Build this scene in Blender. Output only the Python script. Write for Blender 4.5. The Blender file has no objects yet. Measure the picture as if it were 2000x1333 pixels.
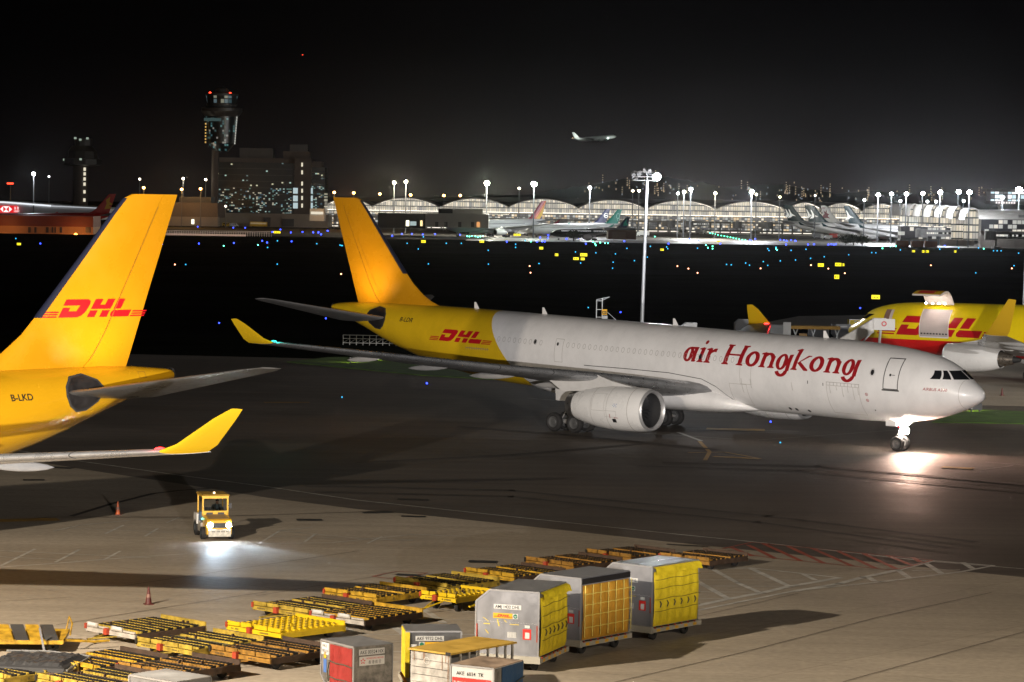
import bpy, bmesh, math, random
from mathutils import Vector, Matrix
from math import sin, cos, pi, radians as R_, sqrt, atan2, tan
random.seed(7)
scn = bpy.context.scene
C = scn.collection

# ---------------------------------------------------------------- camera
FPX, CAMH, ROLL = 5700.0, 16.985, 0.0163          # focal length in pixels of a 2000 px wide frame
PITCH = math.atan(274.5 / FPX)
_cp, _sp, _cr, _sr = cos(PITCH), sin(PITCH), cos(ROLL), sin(ROLL)
_R0, _U0, _F0 = Vector((1, 0, 0)), Vector((0, _sp, _cp)), Vector((0, _cp, -_sp))
_R, _U = _R0 * _cr + _U0 * _sr, _U0 * _cr - _R0 * _sr
cam_d = bpy.data.cameras.new('camera'); cam = bpy.data.objects.new('camera', cam_d); C.objects.link(cam)
cam_d.sensor_width = 36; cam_d.lens = 36 * FPX / 2000; cam_d.clip_start = 1; cam_d.clip_end = 20000
M = Matrix((( _R.x, _U.x, -_F0.x, 0), (_R.y, _U.y, -_F0.y, 0), (_R.z, _U.z, -_F0.z, CAMH), (0, 0, 0, 1)))
cam.matrix_world = M
scn.camera = cam

def ray(u, v): return _F0 + _R * ((u - 1000) / FPX) - _U * ((v - 666.5) / FPX)
def G(u, v, z=0.0):                                # where the photo's pixel meets height z
    d = ray(u, v); t = (z - CAMH) / d.z
    return Vector((0, 0, CAMH)) + d * t
def At(u, v, Y):                                   # where it lies at distance Y
    d = ray(u, v); return Vector((0, 0, CAMH)) + d * (Y / d.y)

# ---------------------------------------------------------------- night sky, view
scn.view_settings.view_transform = 'Standard'; scn.view_settings.look = 'None'
scn.view_settings.exposure = 0; scn.view_settings.gamma = 1
w = bpy.data.worlds.new('World'); scn.world = w; w.use_nodes = True
nt = w.node_tree; nt.nodes.clear()
def wn(t, **k):
    n = nt.nodes.new(t)
    for a, b in k.items(): setattr(n, a, b)
    return n
tc = wn('ShaderNodeTexCoord'); sx = wn('ShaderNodeSeparateXYZ'); nt.links.new(tc.outputs['Generated'], sx.inputs[0])
ramp = wn('ShaderNodeValToRGB'); nt.links.new(sx.outputs['Z'], ramp.inputs[0])
els = ramp.color_ramp.elements
els[0].position = 0.0; els[0].color = (0.0175, 0.0150, 0.0150, 1)
els[1].position = 0.075; els[1].color = (0.0004, 0.0003, 0.0005, 1)
for ps, cc in ((0.012, (0.0120, 0.0102, 0.0104)), (0.03, (0.0052, 0.0044, 0.0047)), (0.05, (0.0014, 0.0012, 0.0014))):
    e = els.new(ps); e.color = (*cc, 1)
az = wn('ShaderNodeValToRGB'); az.color_ramp.elements[0].position = 0.40; az.color_ramp.elements[0].color = (.12, .12, .13, 1)
az.color_ramp.elements[1].position = 0.52; az.color_ramp.elements[1].color = (1, 1, 1, 1)
e = az.color_ramp.elements.new(0.455); e.color = (.42, .42, .43, 1)
e = az.color_ramp.elements.new(0.60); e.color = (.8, .8, .8, 1)
mp = wn('ShaderNodeMath', operation='MULTIPLY_ADD'); mp.inputs[1].default_value = 0.5; mp.inputs[2].default_value = 0.5
nt.links.new(sx.outputs['X'], mp.inputs[0]); nt.links.new(mp.outputs[0], az.inputs[0])
mx = wn('ShaderNodeMix', data_type='RGBA', blend_type='MULTIPLY'); mx.inputs[0].default_value = 1
nt.links.new(ramp.outputs[0], mx.inputs[6]); nt.links.new(az.outputs[0], mx.inputs[7])
nz = wn('ShaderNodeTexNoise'); nz.inputs['Scale'].default_value = 9; nz.inputs['Detail'].default_value = 3
nt.links.new(tc.outputs['Generated'], nz.inputs[0])
mr = wn('ShaderNodeMapRange'); mr.inputs[3].default_value = .75; mr.inputs[4].default_value = 1.25; nt.links.new(nz.outputs[0], mr.inputs[0])
mx2 = wn('ShaderNodeMix', data_type='RGBA', blend_type='MULTIPLY'); mx2.inputs[0].default_value = 1
nt.links.new(mx.outputs[2], mx2.inputs[6]); nt.links.new(mr.outputs[0], mx2.inputs[7])
bg = wn('ShaderNodeBackground'); nt.links.new(mx2.outputs[2], bg.inputs[0]); bg.inputs[1].default_value = 1.0
ow = wn('ShaderNodeOutputWorld'); nt.links.new(bg.outputs[0], ow.inputs[0])

# ---------------------------------------------------------------- apron floodlights outside the frame, with added fill lamps
def lamp(name, kind, loc, energy, col=(1, .9, .75), size=.4, target=None, spot=None, blend=.3, parent=None):
    d = bpy.data.lights.new(name, kind); d.energy = energy; d.color = col; d.shadow_soft_size = size
    if kind == 'SPOT': d.spot_size = spot; d.spot_blend = blend
    o = bpy.data.objects.new(name, d); C.objects.link(o); o.location = loc
    if target is not None:
        o.rotation_euler = (Vector(target) - Vector(loc)).to_track_quat('-Z', 'Y').to_euler()
    if parent: o.parent = parent
    return o
WARM = (1, .86, .68)
lamp('flood_or_fill_beam', 'SPOT', (-33, 78, 21.5), 205000, WARM, .3, (10, 150, 0), R_(150), .5)
lamp('flood_or_fill_beam', 'SPOT', (34, 52, 19), 70000, WARM, .4, (2, 112, 0), R_(70), .8)  # added fill lamp for the right-hand sides of the containers
lamp('flood_or_fill_beam', 'SPOT', (80, 232, 24), 42000, (1, .93, .82), .4, (46, 238, 0), R_(100), .6)  # unseen lamp added to brighten the cargo apron paving
lamp('flood_or_fill_beam', 'SPOT', (88, 110, 22), 560000, (1, .97, .92), .5, (54, 282, 4), R_(27), .5)  # unseen lamp added to light the yellow and red freighter evenly
lamp('flood_or_fill_beam', 'SPOT', (14, -5, 12), 1300000, (1, .95, .91), .3, (-3, 205, 24), R_(33), .2)

# ---------------------------------------------------------------- materials
MT = {}
def mat(name, col=(.5, .5, .5), rough=.5, metal=0., var=0., vscale=1., emit=None, es=0., coat=0., bump=0., bscale=20., streak=None, spec=.5):
    """plain procedural material: colour broken up by noise in the object's own coordinates"""
    if name in MT: return MT[name]
    m = bpy.data.materials.new(name); m.use_nodes = True; t = m.node_tree; b = t.nodes['Principled BSDF']
    b.inputs['Base Color'].default_value = (*col, 1); b.inputs['Roughness'].default_value = rough
    b.inputs['Metallic'].default_value = metal; b.inputs['Specular IOR Level'].default_value = spec
    if coat: b.inputs['Coat Weight'].default_value = coat; b.inputs['Coat Roughness'].default_value = .08
    if var or bump or streak:
        c = t.nodes.new('ShaderNodeTexCoord'); src = c.outputs['Object']
        if streak:
            mpn = t.nodes.new('ShaderNodeMapping'); mpn.inputs['Scale'].default_value = streak; t.links.new(src, mpn.inputs[0]); src = mpn.outputs[0]
    if var:
        n = t.nodes.new('ShaderNodeTexNoise'); n.inputs['Scale'].default_value = vscale; n.inputs['Detail'].default_value = 6
        n.inputs['Roughness'].default_value = .62
        t.links.new(src, n.inputs[0])
        r = t.nodes.new('ShaderNodeMapRange'); r.inputs[1].default_value = .3; r.inputs[2].default_value = .7
        r.inputs[3].default_value = 1 - var; r.inputs[4].default_value = 1 + var * .6
        t.links.new(n.outputs[0], r.inputs[0])
        x = t.nodes.new('ShaderNodeMix'); x.data_type = 'RGBA'; x.blend_type = 'MULTIPLY'; x.inputs[0].default_value = 1
        x.inputs[6].default_value = (*col, 1); t.links.new(r.outputs[0], x.inputs[7]); t.links.new(x.outputs[2], b.inputs['Base Color'])
        r2 = t.nodes.new('ShaderNodeMapRange'); r2.inputs[1].default_value = .3; r2.inputs[2].default_value = .7
        r2.inputs[3].default_value = max(.03, rough - .12); r2.inputs[4].default_value = min(1, rough + .12)
        t.links.new(n.outputs[0], r2.inputs[0]); t.links.new(r2.outputs[0], b.inputs['Roughness'])
    if bump:
        n = t.nodes.new('ShaderNodeTexNoise'); n.inputs['Scale'].default_value = bscale; n.inputs['Detail'].default_value = 3; t.links.new(src, n.inputs[0])
        bp = t.nodes.new('ShaderNodeBump'); bp.inputs['Strength'].default_value = bump; bp.inputs['Distance'].default_value = .05
        t.links.new(n.outputs[0], bp.inputs['Height']); t.links.new(bp.outputs[0], b.inputs['Normal'])
    if emit:
        b.inputs['Emission Color'].default_value = (*emit, 1); b.inputs['Emission Strength'].default_value = es
        if es < 1e6: m.cycles.emission_sampling = 'NONE'
    MT[name] = m
    return m

def glow(name, col=None, s=1):            # small lamps: the lens glass itself gives off the light
    return MT.get('glow_' + name) or mat('glow_' + name, (.02, .02, .02), .4, emit=col, es=s)

# ---------------------------------------------------------------- mesh helper
class MB:
    def __init__(s): s.v = []; s.f = []; s.mi = []
    def add(s, vs, fs, mi=0):
        o = len(s.v); s.v += [tuple(p) for p in vs]
        for f in fs: s.f.append(tuple(o + i for i in f)); s.mi.append(mi)
        return s
    def box(s, c, d, mi=0, rz=0., rx=0., ry=0.):
        m = Matrix.Translation(Vector(c)) @ Matrix.Rotation(rz, 4, 'Z') @ Matrix.Rotation(ry, 4, 'Y') @ Matrix.Rotation(rx, 4, 'X')
        x, y, z = d[0] / 2, d[1] / 2, d[2] / 2
        vs = [m @ Vector(p) for p in ((-x, -y, -z), (x, -y, -z), (x, y, -z), (-x, y, -z), (-x, -y, z), (x, -y, z), (x, y, z), (-x, y, z))]
        return s.add(vs, [(0, 3, 2, 1), (4, 5, 6, 7), (0, 1, 5, 4), (1, 2, 6, 5), (2, 3, 7, 6), (3, 0, 4, 7)], mi)
    def bb(s, lo, hi, mi=0):
        return s.box([(a + b) / 2 for a, b in zip(lo, hi)], [abs(b - a) for a, b in zip(lo, hi)], mi)
    def cyl(s, p, q, r, n=12, r2=None, mi=0, cap=True):
        p, q = Vector(p), Vector(q); d = (q - p).normalized(); r2 = r if r2 is None else r2
        a = d.orthogonal().normalized(); b = d.cross(a)
        vs = [p + (a * cos(2 * pi * i / n) + b * sin(2 * pi * i / n)) * r for i in range(n)] + [q + (a * cos(2 * pi * i / n) + b * sin(2 * pi * i / n)) * r2 for i in range(n)]
        fs = [(i, (i + 1) % n, n + (i + 1) % n, n + i) for i in range(n)]
        if cap: fs += [tuple(range(n - 1, -1, -1)), tuple(range(n, 2 * n))]
        return s.add(vs, fs, mi)
    def tube(s, pts, r, n=8, mi=0):
        for a, b in zip(pts, pts[1:]): s.cyl(a, b, r, n, mi=mi)
        return s
    def loft(s, rings, mi=0, cap=True, close=True):
        n = len(rings[0]); o = len(s.v); k = len(rings)
        vs = [p for r in rings for p in r]; fs = []
        for j in range(k - 1):
            for i in range(n if close else n - 1):
                fs.append((j * n + i, j * n + (i + 1) % n, (j + 1) * n + (i + 1) % n, (j + 1) * n + i))
        if cap: fs += [tuple(range(n - 1, -1, -1)), tuple(range((k - 1) * n, k * n))]
        return s.add(vs, fs, mi)
    def lathe(s, prof, c, ax='x', n=40, mi=0):     # prof: (along, radius) about an axis through c
        rings = []
        for t, r in prof:
            ring = []
            for i in range(n):
                a = 2 * pi * i / n; u, v = r * cos(a), r * sin(a)
                ring.append((c[0] + t, c[1] + u, c[2] + v) if ax == 'x' else (c[0] + u, c[1] + t, c[2] + v) if ax == 'y' else (c[0] + u, c[1] + v, c[2] + t))
            rings.append(ring)
        return s.loft(rings, mi, cap=False)
    def prism(s, poly, lo, hi, ax='y', mi=0):      # poly in the other two axes
        def P(a, b, t): return (a, t, b) if ax == 'y' else (t, a, b) if ax == 'x' else (a, b, t)
        n = len(poly); vs = [P(*p, lo) for p in poly] + [P(*p, hi) for p in poly]
        return s.add(vs, [tuple(range(n)), tuple(range(2 * n - 1, n - 1, -1))] + [(i, (i + 1) % n, n + (i + 1) % n, n + i) for i in range(n)], mi)
    def sphere(s, c, r, n=10, mi=0, sq=(1, 1, 1)):
        rings = [[(c[0] + sq[0] * r * sin(pi * j / n) * cos(2 * pi * i / n), c[1] + sq[1] * r * sin(pi * j / n) * sin(2 * pi * i / n), c[2] + sq[2] * r * cos(pi * j / n)) for i in range(n)] for j in range(n + 1)]
        rings[0] = [(p[0], p[1], p[2]) for p in rings[0]]
        return s.loft(rings, mi, cap=False)
    def build(s, name, mats, parent=None, smooth=None, xf=None):
        me = bpy.data.meshes.new(name); me.from_pydata([xf(p) for p in s.v] if xf else s.v, [], s.f)
        mats = mats if isinstance(mats, (list, tuple)) else [mats]
        for m in mats: me.materials.append(m)
        if len(mats) > 1: me.polygons.foreach_set('material_index', s.mi)
        bm = bmesh.new(); bm.from_mesh(me); bmesh.ops.remove_doubles(bm, verts=bm.verts, dist=1e-5)
        bmesh.ops.recalc_face_normals(bm, faces=bm.faces); bm.to_mesh(me); bm.free()
        if smooth is not None:
            me.polygons.foreach_set('use_smooth', [True] * len(me.polygons)); me.set_sharp_from_angle(angle=R_(smooth))
        o = bpy.data.objects.new(name, me); C.objects.link(o); o.parent = parent
        return o

def tag(o, label=None, cat=None, group=None, kind=None):
    if label: o['label'] = label
    if cat: o['category'] = cat
    if group: o['group'] = group
    if kind: o['kind'] = kind
    return o
def thing(name, label, cat, loc=(0, 0, 0), rz=0., group=None, scale=None):
    o = bpy.data.objects.new(name, None); C.objects.link(o); o.location = loc; o.rotation_euler = (0, 0, rz)
    if scale: o.scale = scale
    return tag(o, label, cat, group)
def clone(o, parent=None):
    c = o.copy(); C.objects.link(c); c.parent = parent
    for ch in KIDS(o): clone(ch, c)
    return c
def KIDS(o): return [x for x in C.objects if x.parent == o]
def copy_thing(o, loc, rz=None, label=None, scale=None):
    c = clone(o); c.location = loc
    if rz is not None: c.rotation_euler = (0, 0, rz)
    if label: c['label'] = label
    if scale: c.scale = scale
    return c

# ---------------------------------------------------------------- lettering and marks laid on surfaces
def poly2d(splines):
    cu = bpy.data.curves.new('outline', 'CURVE'); cu.dimensions = '2D'; cu.fill_mode = 'BOTH'
    for sp in splines:
        s = cu.splines.new('POLY'); s.points.add(len(sp) - 1); s.use_cyclic_u = True
        for p, q in zip(s.points, sp): p.co = (q[0], q[1], 0, 1)
    o = bpy.data.objects.new('outline', cu); me = bpy.data.meshes.new_from_object(o)
    r = ([tuple(v.co) for v in me.vertices], [tuple(p.vertices) for p in me.polygons])
    bpy.data.objects.remove(o); bpy.data.curves.remove(cu); bpy.data.meshes.remove(me)
    return r
def text2d(txt, h=1.0, width=None, bold=0.0, shear=0., center=False):
    cu = bpy.data.curves.new('text', 'FONT'); cu.body = txt; cu.size = h / .72; cu.offset = bold * h * 2.5; cu.shear = shear; cu.resolution_u = 4
    o = bpy.data.objects.new('text', cu); me = bpy.data.meshes.new_from_object(o)
    vs = [tuple(v.co) for v in me.vertices]; fs = [tuple(p.vertices) for p in me.polygons]
    bpy.data.objects.remove(o); bpy.data.curves.remove(cu); bpy.data.meshes.remove(me)
    if not vs: return ([], [])
    x0 = min(v[0] for v in vs); x1 = max(v[0] for v in vs); k = width / (x1 - x0) if width else 1
    off = -(x1 - x0) * k / 2 if center else 0
    return ([((v[0] - x0) * k + off, v[1], 0) for v in vs], fs)
def decal(name, m, pieces, fn, parent, step=0., lift=.003):
    """pieces: [(verts, faces)] flat shapes; fn(x, y, k) puts a point on the surface, k metres proud of it"""
    bm = bmesh.new()
    for i, (vs, fs) in enumerate(pieces):
        b2 = bmesh.new(); bv = [b2.verts.new((v[0], v[1], 0)) for v in vs]
        for f in fs:
            try: b2.faces.new([bv[k] for k in f])
            except ValueError: pass
        if step and vs:
            for ax in (0, 1):
                lo = min(v[ax] for v in vs); hi = max(v[ax] for v in vs); t = lo + step
                while t < hi:
                    co = [0, 0, 0]; no = [0, 0, 0]; co[ax] = t; no[ax] = 1
                    bmesh.ops.bisect_plane(b2, geom=b2.verts[:] + b2.edges[:] + b2.faces[:], plane_co=co, plane_no=no); t += step
        b2.verts.index_update()
        nv = [bm.verts.new(fn(v.co.x, v.co.y, lift * (1 + .35 * (i % 4)))) for v in b2.verts]
        for f in b2.faces:
            try: bm.faces.new([nv[v.index] for v in f.verts])
            except ValueError: pass
        b2.free()
    me = bpy.data.meshes.new(name); bm.to_mesh(me); bm.free(); me.materials.append(m)
    o = bpy.data.objects.new(name, me); C.objects.link(o); o.parent = parent
    return o
def rect2d(x0, y0, x1, y1): return ([(x0, y0, 0), (x1, y0, 0), (x1, y1, 0), (x0, y1, 0)], [(0, 1, 2, 3)])
def sp2(ps, sh=0., sc=1., dx=0., dy=0.): return [((x + sh * y) * sc + dx, y * sc + dy) for x, y in ps]
def courier_mark(h, lines=True):
    """three slanted capitals with a gap across them and speed lines either side; h = letter height"""
    D = [(-.05, .66), (-.05, 1), (1.42, 1), (1.62, .9), (1.68, .72), (1.62, .3), (1.45, .08), (1.2, 0), (0, 0), (0, .54), (.46, .54), (.46, .34), (.98, .34), (1.05, .66)]
    parts = [D, [(1.9, .45), (1.9, 1), (2.42, 1), (2.42, .68), (2.76, .68), (2.76, 1), (3.28, 1), (3.28, .45)],
             [(1.9, 0), (1.9, .37), (2.42, .37), (2.42, 0)], [(2.76, 0), (2.76, .37), (3.28, .37), (3.28, 0)],
             [(3.5, .45), (3.5, 1), (4.02, 1), (4.02, .45)], [(3.52, .37), (3.44, .22), (3.5, .05), (3.66, 0), (4.85, 0), (4.85, .37)]]
    if lines:
        for k in range(3):
            y = k * .13
            parts += [[(-1.2, y), (-.14, y), (-.14, y + .075), (-1.2, y + .075)], [(4.98, y), (6.0, y), (6.0, y + .075), (4.98, y + .075)]]
    return [poly2d([sp2(q, .62, h)]) for q in parts]
def ring2d(cx, cy, rx, ry, t, n=28, a0=0., a1=2 * pi, thin=.45, sh=0.):
    """ring or arc whose stroke is heavy at the sides and thin at top and bottom"""
    out, inn = [], []
    full = abs(a1 - a0 - 2 * pi) < 1e-6
    for i in range(n + (0 if full else 1)):
        a = a0 + (a1 - a0) * i / n; tt = t * (thin + (1 - thin) * abs(cos(a)))
        out.append((cx + rx * cos(a), cy + ry * sin(a))); inn.append((cx + (rx - tt) * cos(a), cy + (ry - tt) * sin(a)))
    out = [(x + sh * y, y) for x, y in out]; inn = [(x + sh * y, y) for x, y in inn]
    return poly2d([out, inn]) if full else poly2d([out + inn[::-1]])
def serif_word(glyphs, sh=.14):
    """old-style lower-case letters with slab feet, x-height 1"""
    P = []
    def pl(pts, x): P.append(poly2d([[(a + x + sh * b, b) for a, b in pts]]))
    def stem(x, a, y0, y1, w=.31, foot=True, head=True):
        pl([(a, y0), (a + w, y0), (a + w, y1), (a, y1 - .04)], x)
        if foot: pl([(a - .12, y0), (a + w + .12, y0), (a + w + .12, y0 + .06), (a + w, y0 + .13), (a, y0 + .13), (a - .12, y0 + .06)], x)
        if head: pl([(a - .17, y1 - .14), (a - .15, y1 - .07), (a + w * .6, y1 + .03), (a + w * .6, y1 - .17)], x)
    for ch, x, wd in glyphs:
        if ch == 'a':
            P.append(ring2d(x + .42, .48, .42, .5, .32, sh=sh)); stem(x, wd - .34, 0.0, 1.0, .3, False, False); pl([(wd - .3, 0), (wd - .05, 0), (wd + .04, .1), (wd - .12, .16)], x); pl([(.4, .84), (.4, .99), (wd - .1, 1.0), (wd - .1, .86)], x)
        if ch == 'i':
            stem(x, .12, 0, 1.0); P.append(poly2d([[(x + .24 + .13 * cos(k * pi / 8) + sh * 1.35, 1.35 + .13 * sin(k * pi / 8)) for k in range(16)]]))
        if ch == 'r':
            stem(x, .15, 0, 1.0); pl([(.3, .62), (.45, .84), (.62, .98), (.86, 1.0), (.86, .74), (.7, .76), (.52, .68), (.34, .45)], x)
        if ch == 'H':
            stem(x, .1, 0, 1.33, .34, True, False); stem(x, wd - .46, 0, 1.33, .34, True, False)
            for a in (.12, wd - .38): pl([(a - .12, 1.33), (a + .42, 1.33), (a + .42, 1.26), (a + .22, 1.2), (a, 1.2), (a - .12, 1.26)], x)
            pl([(.3, .62), (wd - .3, .62), (wd - .3, .74), (.3, .74)], x)
        if ch == 'o': P.append(ring2d(x + wd / 2, .5, wd / 2, .52, .34, sh=sh))
        if ch == 'n':
            stem(x, .15, 0, 1.0); stem(x, wd - .4, 0, .8, .31, True, False)
            P.append(ring2d(x + wd / 2 + .01, .62, wd / 2 - .13, .38, .31, a0=0, a1=pi * .93, thin=.5, sh=sh))
        if ch == 'g':
            P.append(ring2d(x + .47, .46, .47, .54, .32, sh=sh)); stem(x, wd - .36, -.1, 1.0, .31, False, False)
            P.append(ring2d(x + wd / 2 - .03, -.1, wd / 2 - .11, .42, .3, a0=-pi * .93, a1=0, thin=.6, sh=sh))
        if ch == 'k':
            stem(x, .12, 0, 1.38, .3); pl([(.3, .38), (wd - .3, 1.0), (wd - .02, 1.0), (wd - .02, .93), (wd - .16, .92), (.52, .48)], x)
            pl([(.42, .48), (.62, .6), (wd - .02, .1), (wd + .04, 0), (wd - .3, 0)], x)
    return P
# ---------------------------------------------------------------- airliners
def hermite(pts, x):
    if x <= pts[0][0]: return pts[0][1]
    if x >= pts[-1][0]: return pts[-1][1]
    n = len(pts)
    for i in range(n - 1):
        if x <= pts[i + 1][0]: break
    def sl(k):
        if k == 0 or k == n - 1:
            a, b = (0, 1) if k == 0 else (n - 2, n - 1); return (pts[b][1] - pts[a][1]) / (pts[b][0] - pts[a][0])
        d0 = (pts[k][1] - pts[k - 1][1]) / (pts[k][0] - pts[k - 1][0]); d1 = (pts[k + 1][1] - pts[k][1]) / (pts[k + 1][0] - pts[k][0])
        return 0 if d0 * d1 <= 0 else 2 * d0 * d1 / (d0 + d1)
    h = pts[i + 1][0] - pts[i][0]; t = (x - pts[i][0]) / h
    return ((2 * t**3 - 3 * t**2 + 1) * pts[i][1] + (t**3 - 2 * t**2 + t) * h * sl(i) + (-2 * t**3 + 3 * t**2) * pts[i + 1][1] + (t**3 - t**2) * h * sl(i + 1))

WIDE = dict(
    top=[(0, 4.25), (.1, 4.47), (.5, 4.86), (1.0, 5.2), (1.6, 5.66), (2.24, 6.13), (3.24, 6.61), (4.87, 7.01), (7.4, 7.35), (11.3, 7.58), (17, 7.7), (22, 7.83), (30, 8.07), (39, 8.31), (43.5, 8.43), (50, 8.56), (54.6, 8.63), (59, 8.56), (61.2, 8.42), (61.8, 8.3)],
    bot=[(0, 4.15), (.1, 3.92), (.5, 3.62), (1.06, 3.32), (2.88, 2.66), (4.12, 2.36), (6.6, 2.06), (9.2, 1.98), (13, 2.02), (20, 2.14), (30, 2.42), (39, 2.7), (42.5, 2.88), (46.3, 3.3), (52.3, 4.55), (55.5, 5.56), (58.9, 6.85), (61.2, 7.6), (61.8, 7.8)],
    wid=[(0, .05), (.1, .38), (.5, .9), (1.06, 1.3), (1.6, 1.58), (2.24, 1.85), (2.9, 2.08), (4.1, 2.4), (6.6, 2.71), (9.2, 2.81), (12, 2.82), (40, 2.82), (43, 2.8), (46.3, 2.69), (50, 2.38), (54.6, 1.75), (59, .98), (61.2, .58), (61.8, .4)],
    end=61.8,
    wing=[(2.0, 21.0, 3.45, 12.4, .125), (2.9, 21.7, 3.6, 11.5, .12), (6, 23.8, 4.05, 9.6, .115), (9.4, 25.95, 4.5, 7.9, .11), (15, 29.65, 5.1, 6.2, .105), (22, 34.25, 6.0, 4.4, .1), (29.3, 39.05, 6.9, 2.4, .1)],
    winglet=[(29.3, 39.05, 6.9, 2.4, .09), (29.6, 39.6, 7.15, 2.05, .08), (30.05, 41.0, 8.1, 1.15, .08), (30.2, 41.7, 8.45, .6, .08)],
    stab=[(.9, 54.2, 7.35, 6.1, .085), (2.5, 55.2, 7.6, 5.1, .075), (9.2, 59.2, 8.85, 2.1, .07), (9.7, 59.9, 8.95, 1.3, .06)],
    fin=[(8.3, 49.5, 59.07), (8.55, 50.2, 59.16), (8.9, 51.15, 59.29), (9.35, 51.95, 59.45), (10.2, 53.05, 59.75), (11, 53.8, 60.03), (12.5, 55.13, 60.56), (14, 56.46, 61.1), (16, 58.2, 61.8), (16.8, 58.95, 62.09), (17.0, 59.4, 62.16)],
    eng=(9.37, 21.15, 2.36, 1.0), gear=(32.05, 5.34), nose=6.67, pyl=True)
NARROW = dict(
    top=[(0, 4.1), (.1, 4.3), (.5, 4.75), (1.2, 5.15), (1.9, 5.55), (2.7, 6.25), (4, 6.75), (6, 7.12), (9, 7.3), (14, 7.36), (40, 7.5), (48, 7.45), (53, 7.0)],
    bot=[(0, 4.0), (.1, 3.8), (.5, 3.45), (1.2, 3.0), (3, 2.5), (6, 2.1), (9, 1.98), (14, 1.95), (34, 2.1), (40, 3.0), (48, 5.0), (53, 6.3)],
    wid=[(0, .05), (.1, .4), (.5, .9), (1.2, 1.4), (3, 2.0), (6, 2.42), (9, 2.51), (36, 2.51), (42, 2.1), (48, 1.2), (53, .4)], end=53,
    wing=[(1.8, 15.5, 3.1, 10.8, .12), (2.6, 16.2, 3.2, 10, .12), (8, 19.3, 3.7, 6.9, .11), (16, 24.0, 4.6, 4.5, .1), (24, 28.5, 5.5, 2.3, .1)],
    winglet=[(24, 28.5, 5.5, 2.3, .08), (24.5, 29.2, 5.95, 2.1, .08), (25.1, 30.4, 7.3, 1.5, .07), (25.5, 31.6, 8.8, .8, .07)],
    stab=[(.9, 45.5, 6.3, 5.2, .1), (9.3, 51, 7.2, 1.9, .08)],
    fin=[(7.2, 41.0, 50.3), (7.6, 42.6, 50.5), (8.4, 44, 50.8), (15.6, 50.2, 53.4), (15.9, 50.8, 53.5)],
    eng=(7.92, 15.9, 2.35, .88), gear=(24.6, 4.65), nose=6.0, pyl=True)

def airfoil(le, y, z, ch, th, n=10, vert=False, part=(0, 1)):
    """ring of points (a, y, z) round a symmetric-ish section"""
    def ht(t): return th * ch * 5 * (.2969 * sqrt(max(t, 0)) - .126 * t - .3516 * t * t + .2843 * t**3 - .1036 * t**4)
    ts = [part[0] + (part[1] - part[0]) * (1 - cos(pi * i / n)) / 2 for i in range(n + 1)]
    up = [(t, ht(t)) for t in ts]; lo = [(t, -ht(t) * (.8 if not vert else 1)) for t in reversed(ts)]
    if part[0] == 0: lo = lo[:-1]
    if part[1] == 1: lo = lo[1:]
    return [((le + t * ch, y, z + h - (0 if vert else t * ch * .05)) if not vert else (le + t * ch, h, z)) for t, h in up + lo]

class Fuse:
    """the body's outline: where its skin is, for lettering and panes"""
    def __init__(s, sp, ds): s.sp = sp; s.ds = ds
    def u(s, a): return a + s.ds if a > 44 - s.ds else (a if a < 34 else 34 + (a - 34) * (10) / (10 - s.ds))
    def top(s, a): return hermite(s.sp['top'], s.u(a))
    def bot(s, a): return hermite(s.sp['bot'], s.u(a))
    def wid(s, a): return hermite(s.sp['wid'], s.u(a))
    def y(s, a, z, k=0):
        t, b = s.top(a), s.bot(a); q = (z - (t + b) / 2) / ((t - b) / 2)
        return s.wid(a) * sqrt(max(0, 1 - q * q)) + k
    def a_front(s, y, z):
        lo, hi = 0.0, 9.0
        for _ in range(34):
            m = (lo + hi) / 2
            if s.top(m) > z > s.bot(m) and s.y(m, z) >= abs(y): hi = m
            else: lo = m
        return hi

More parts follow.
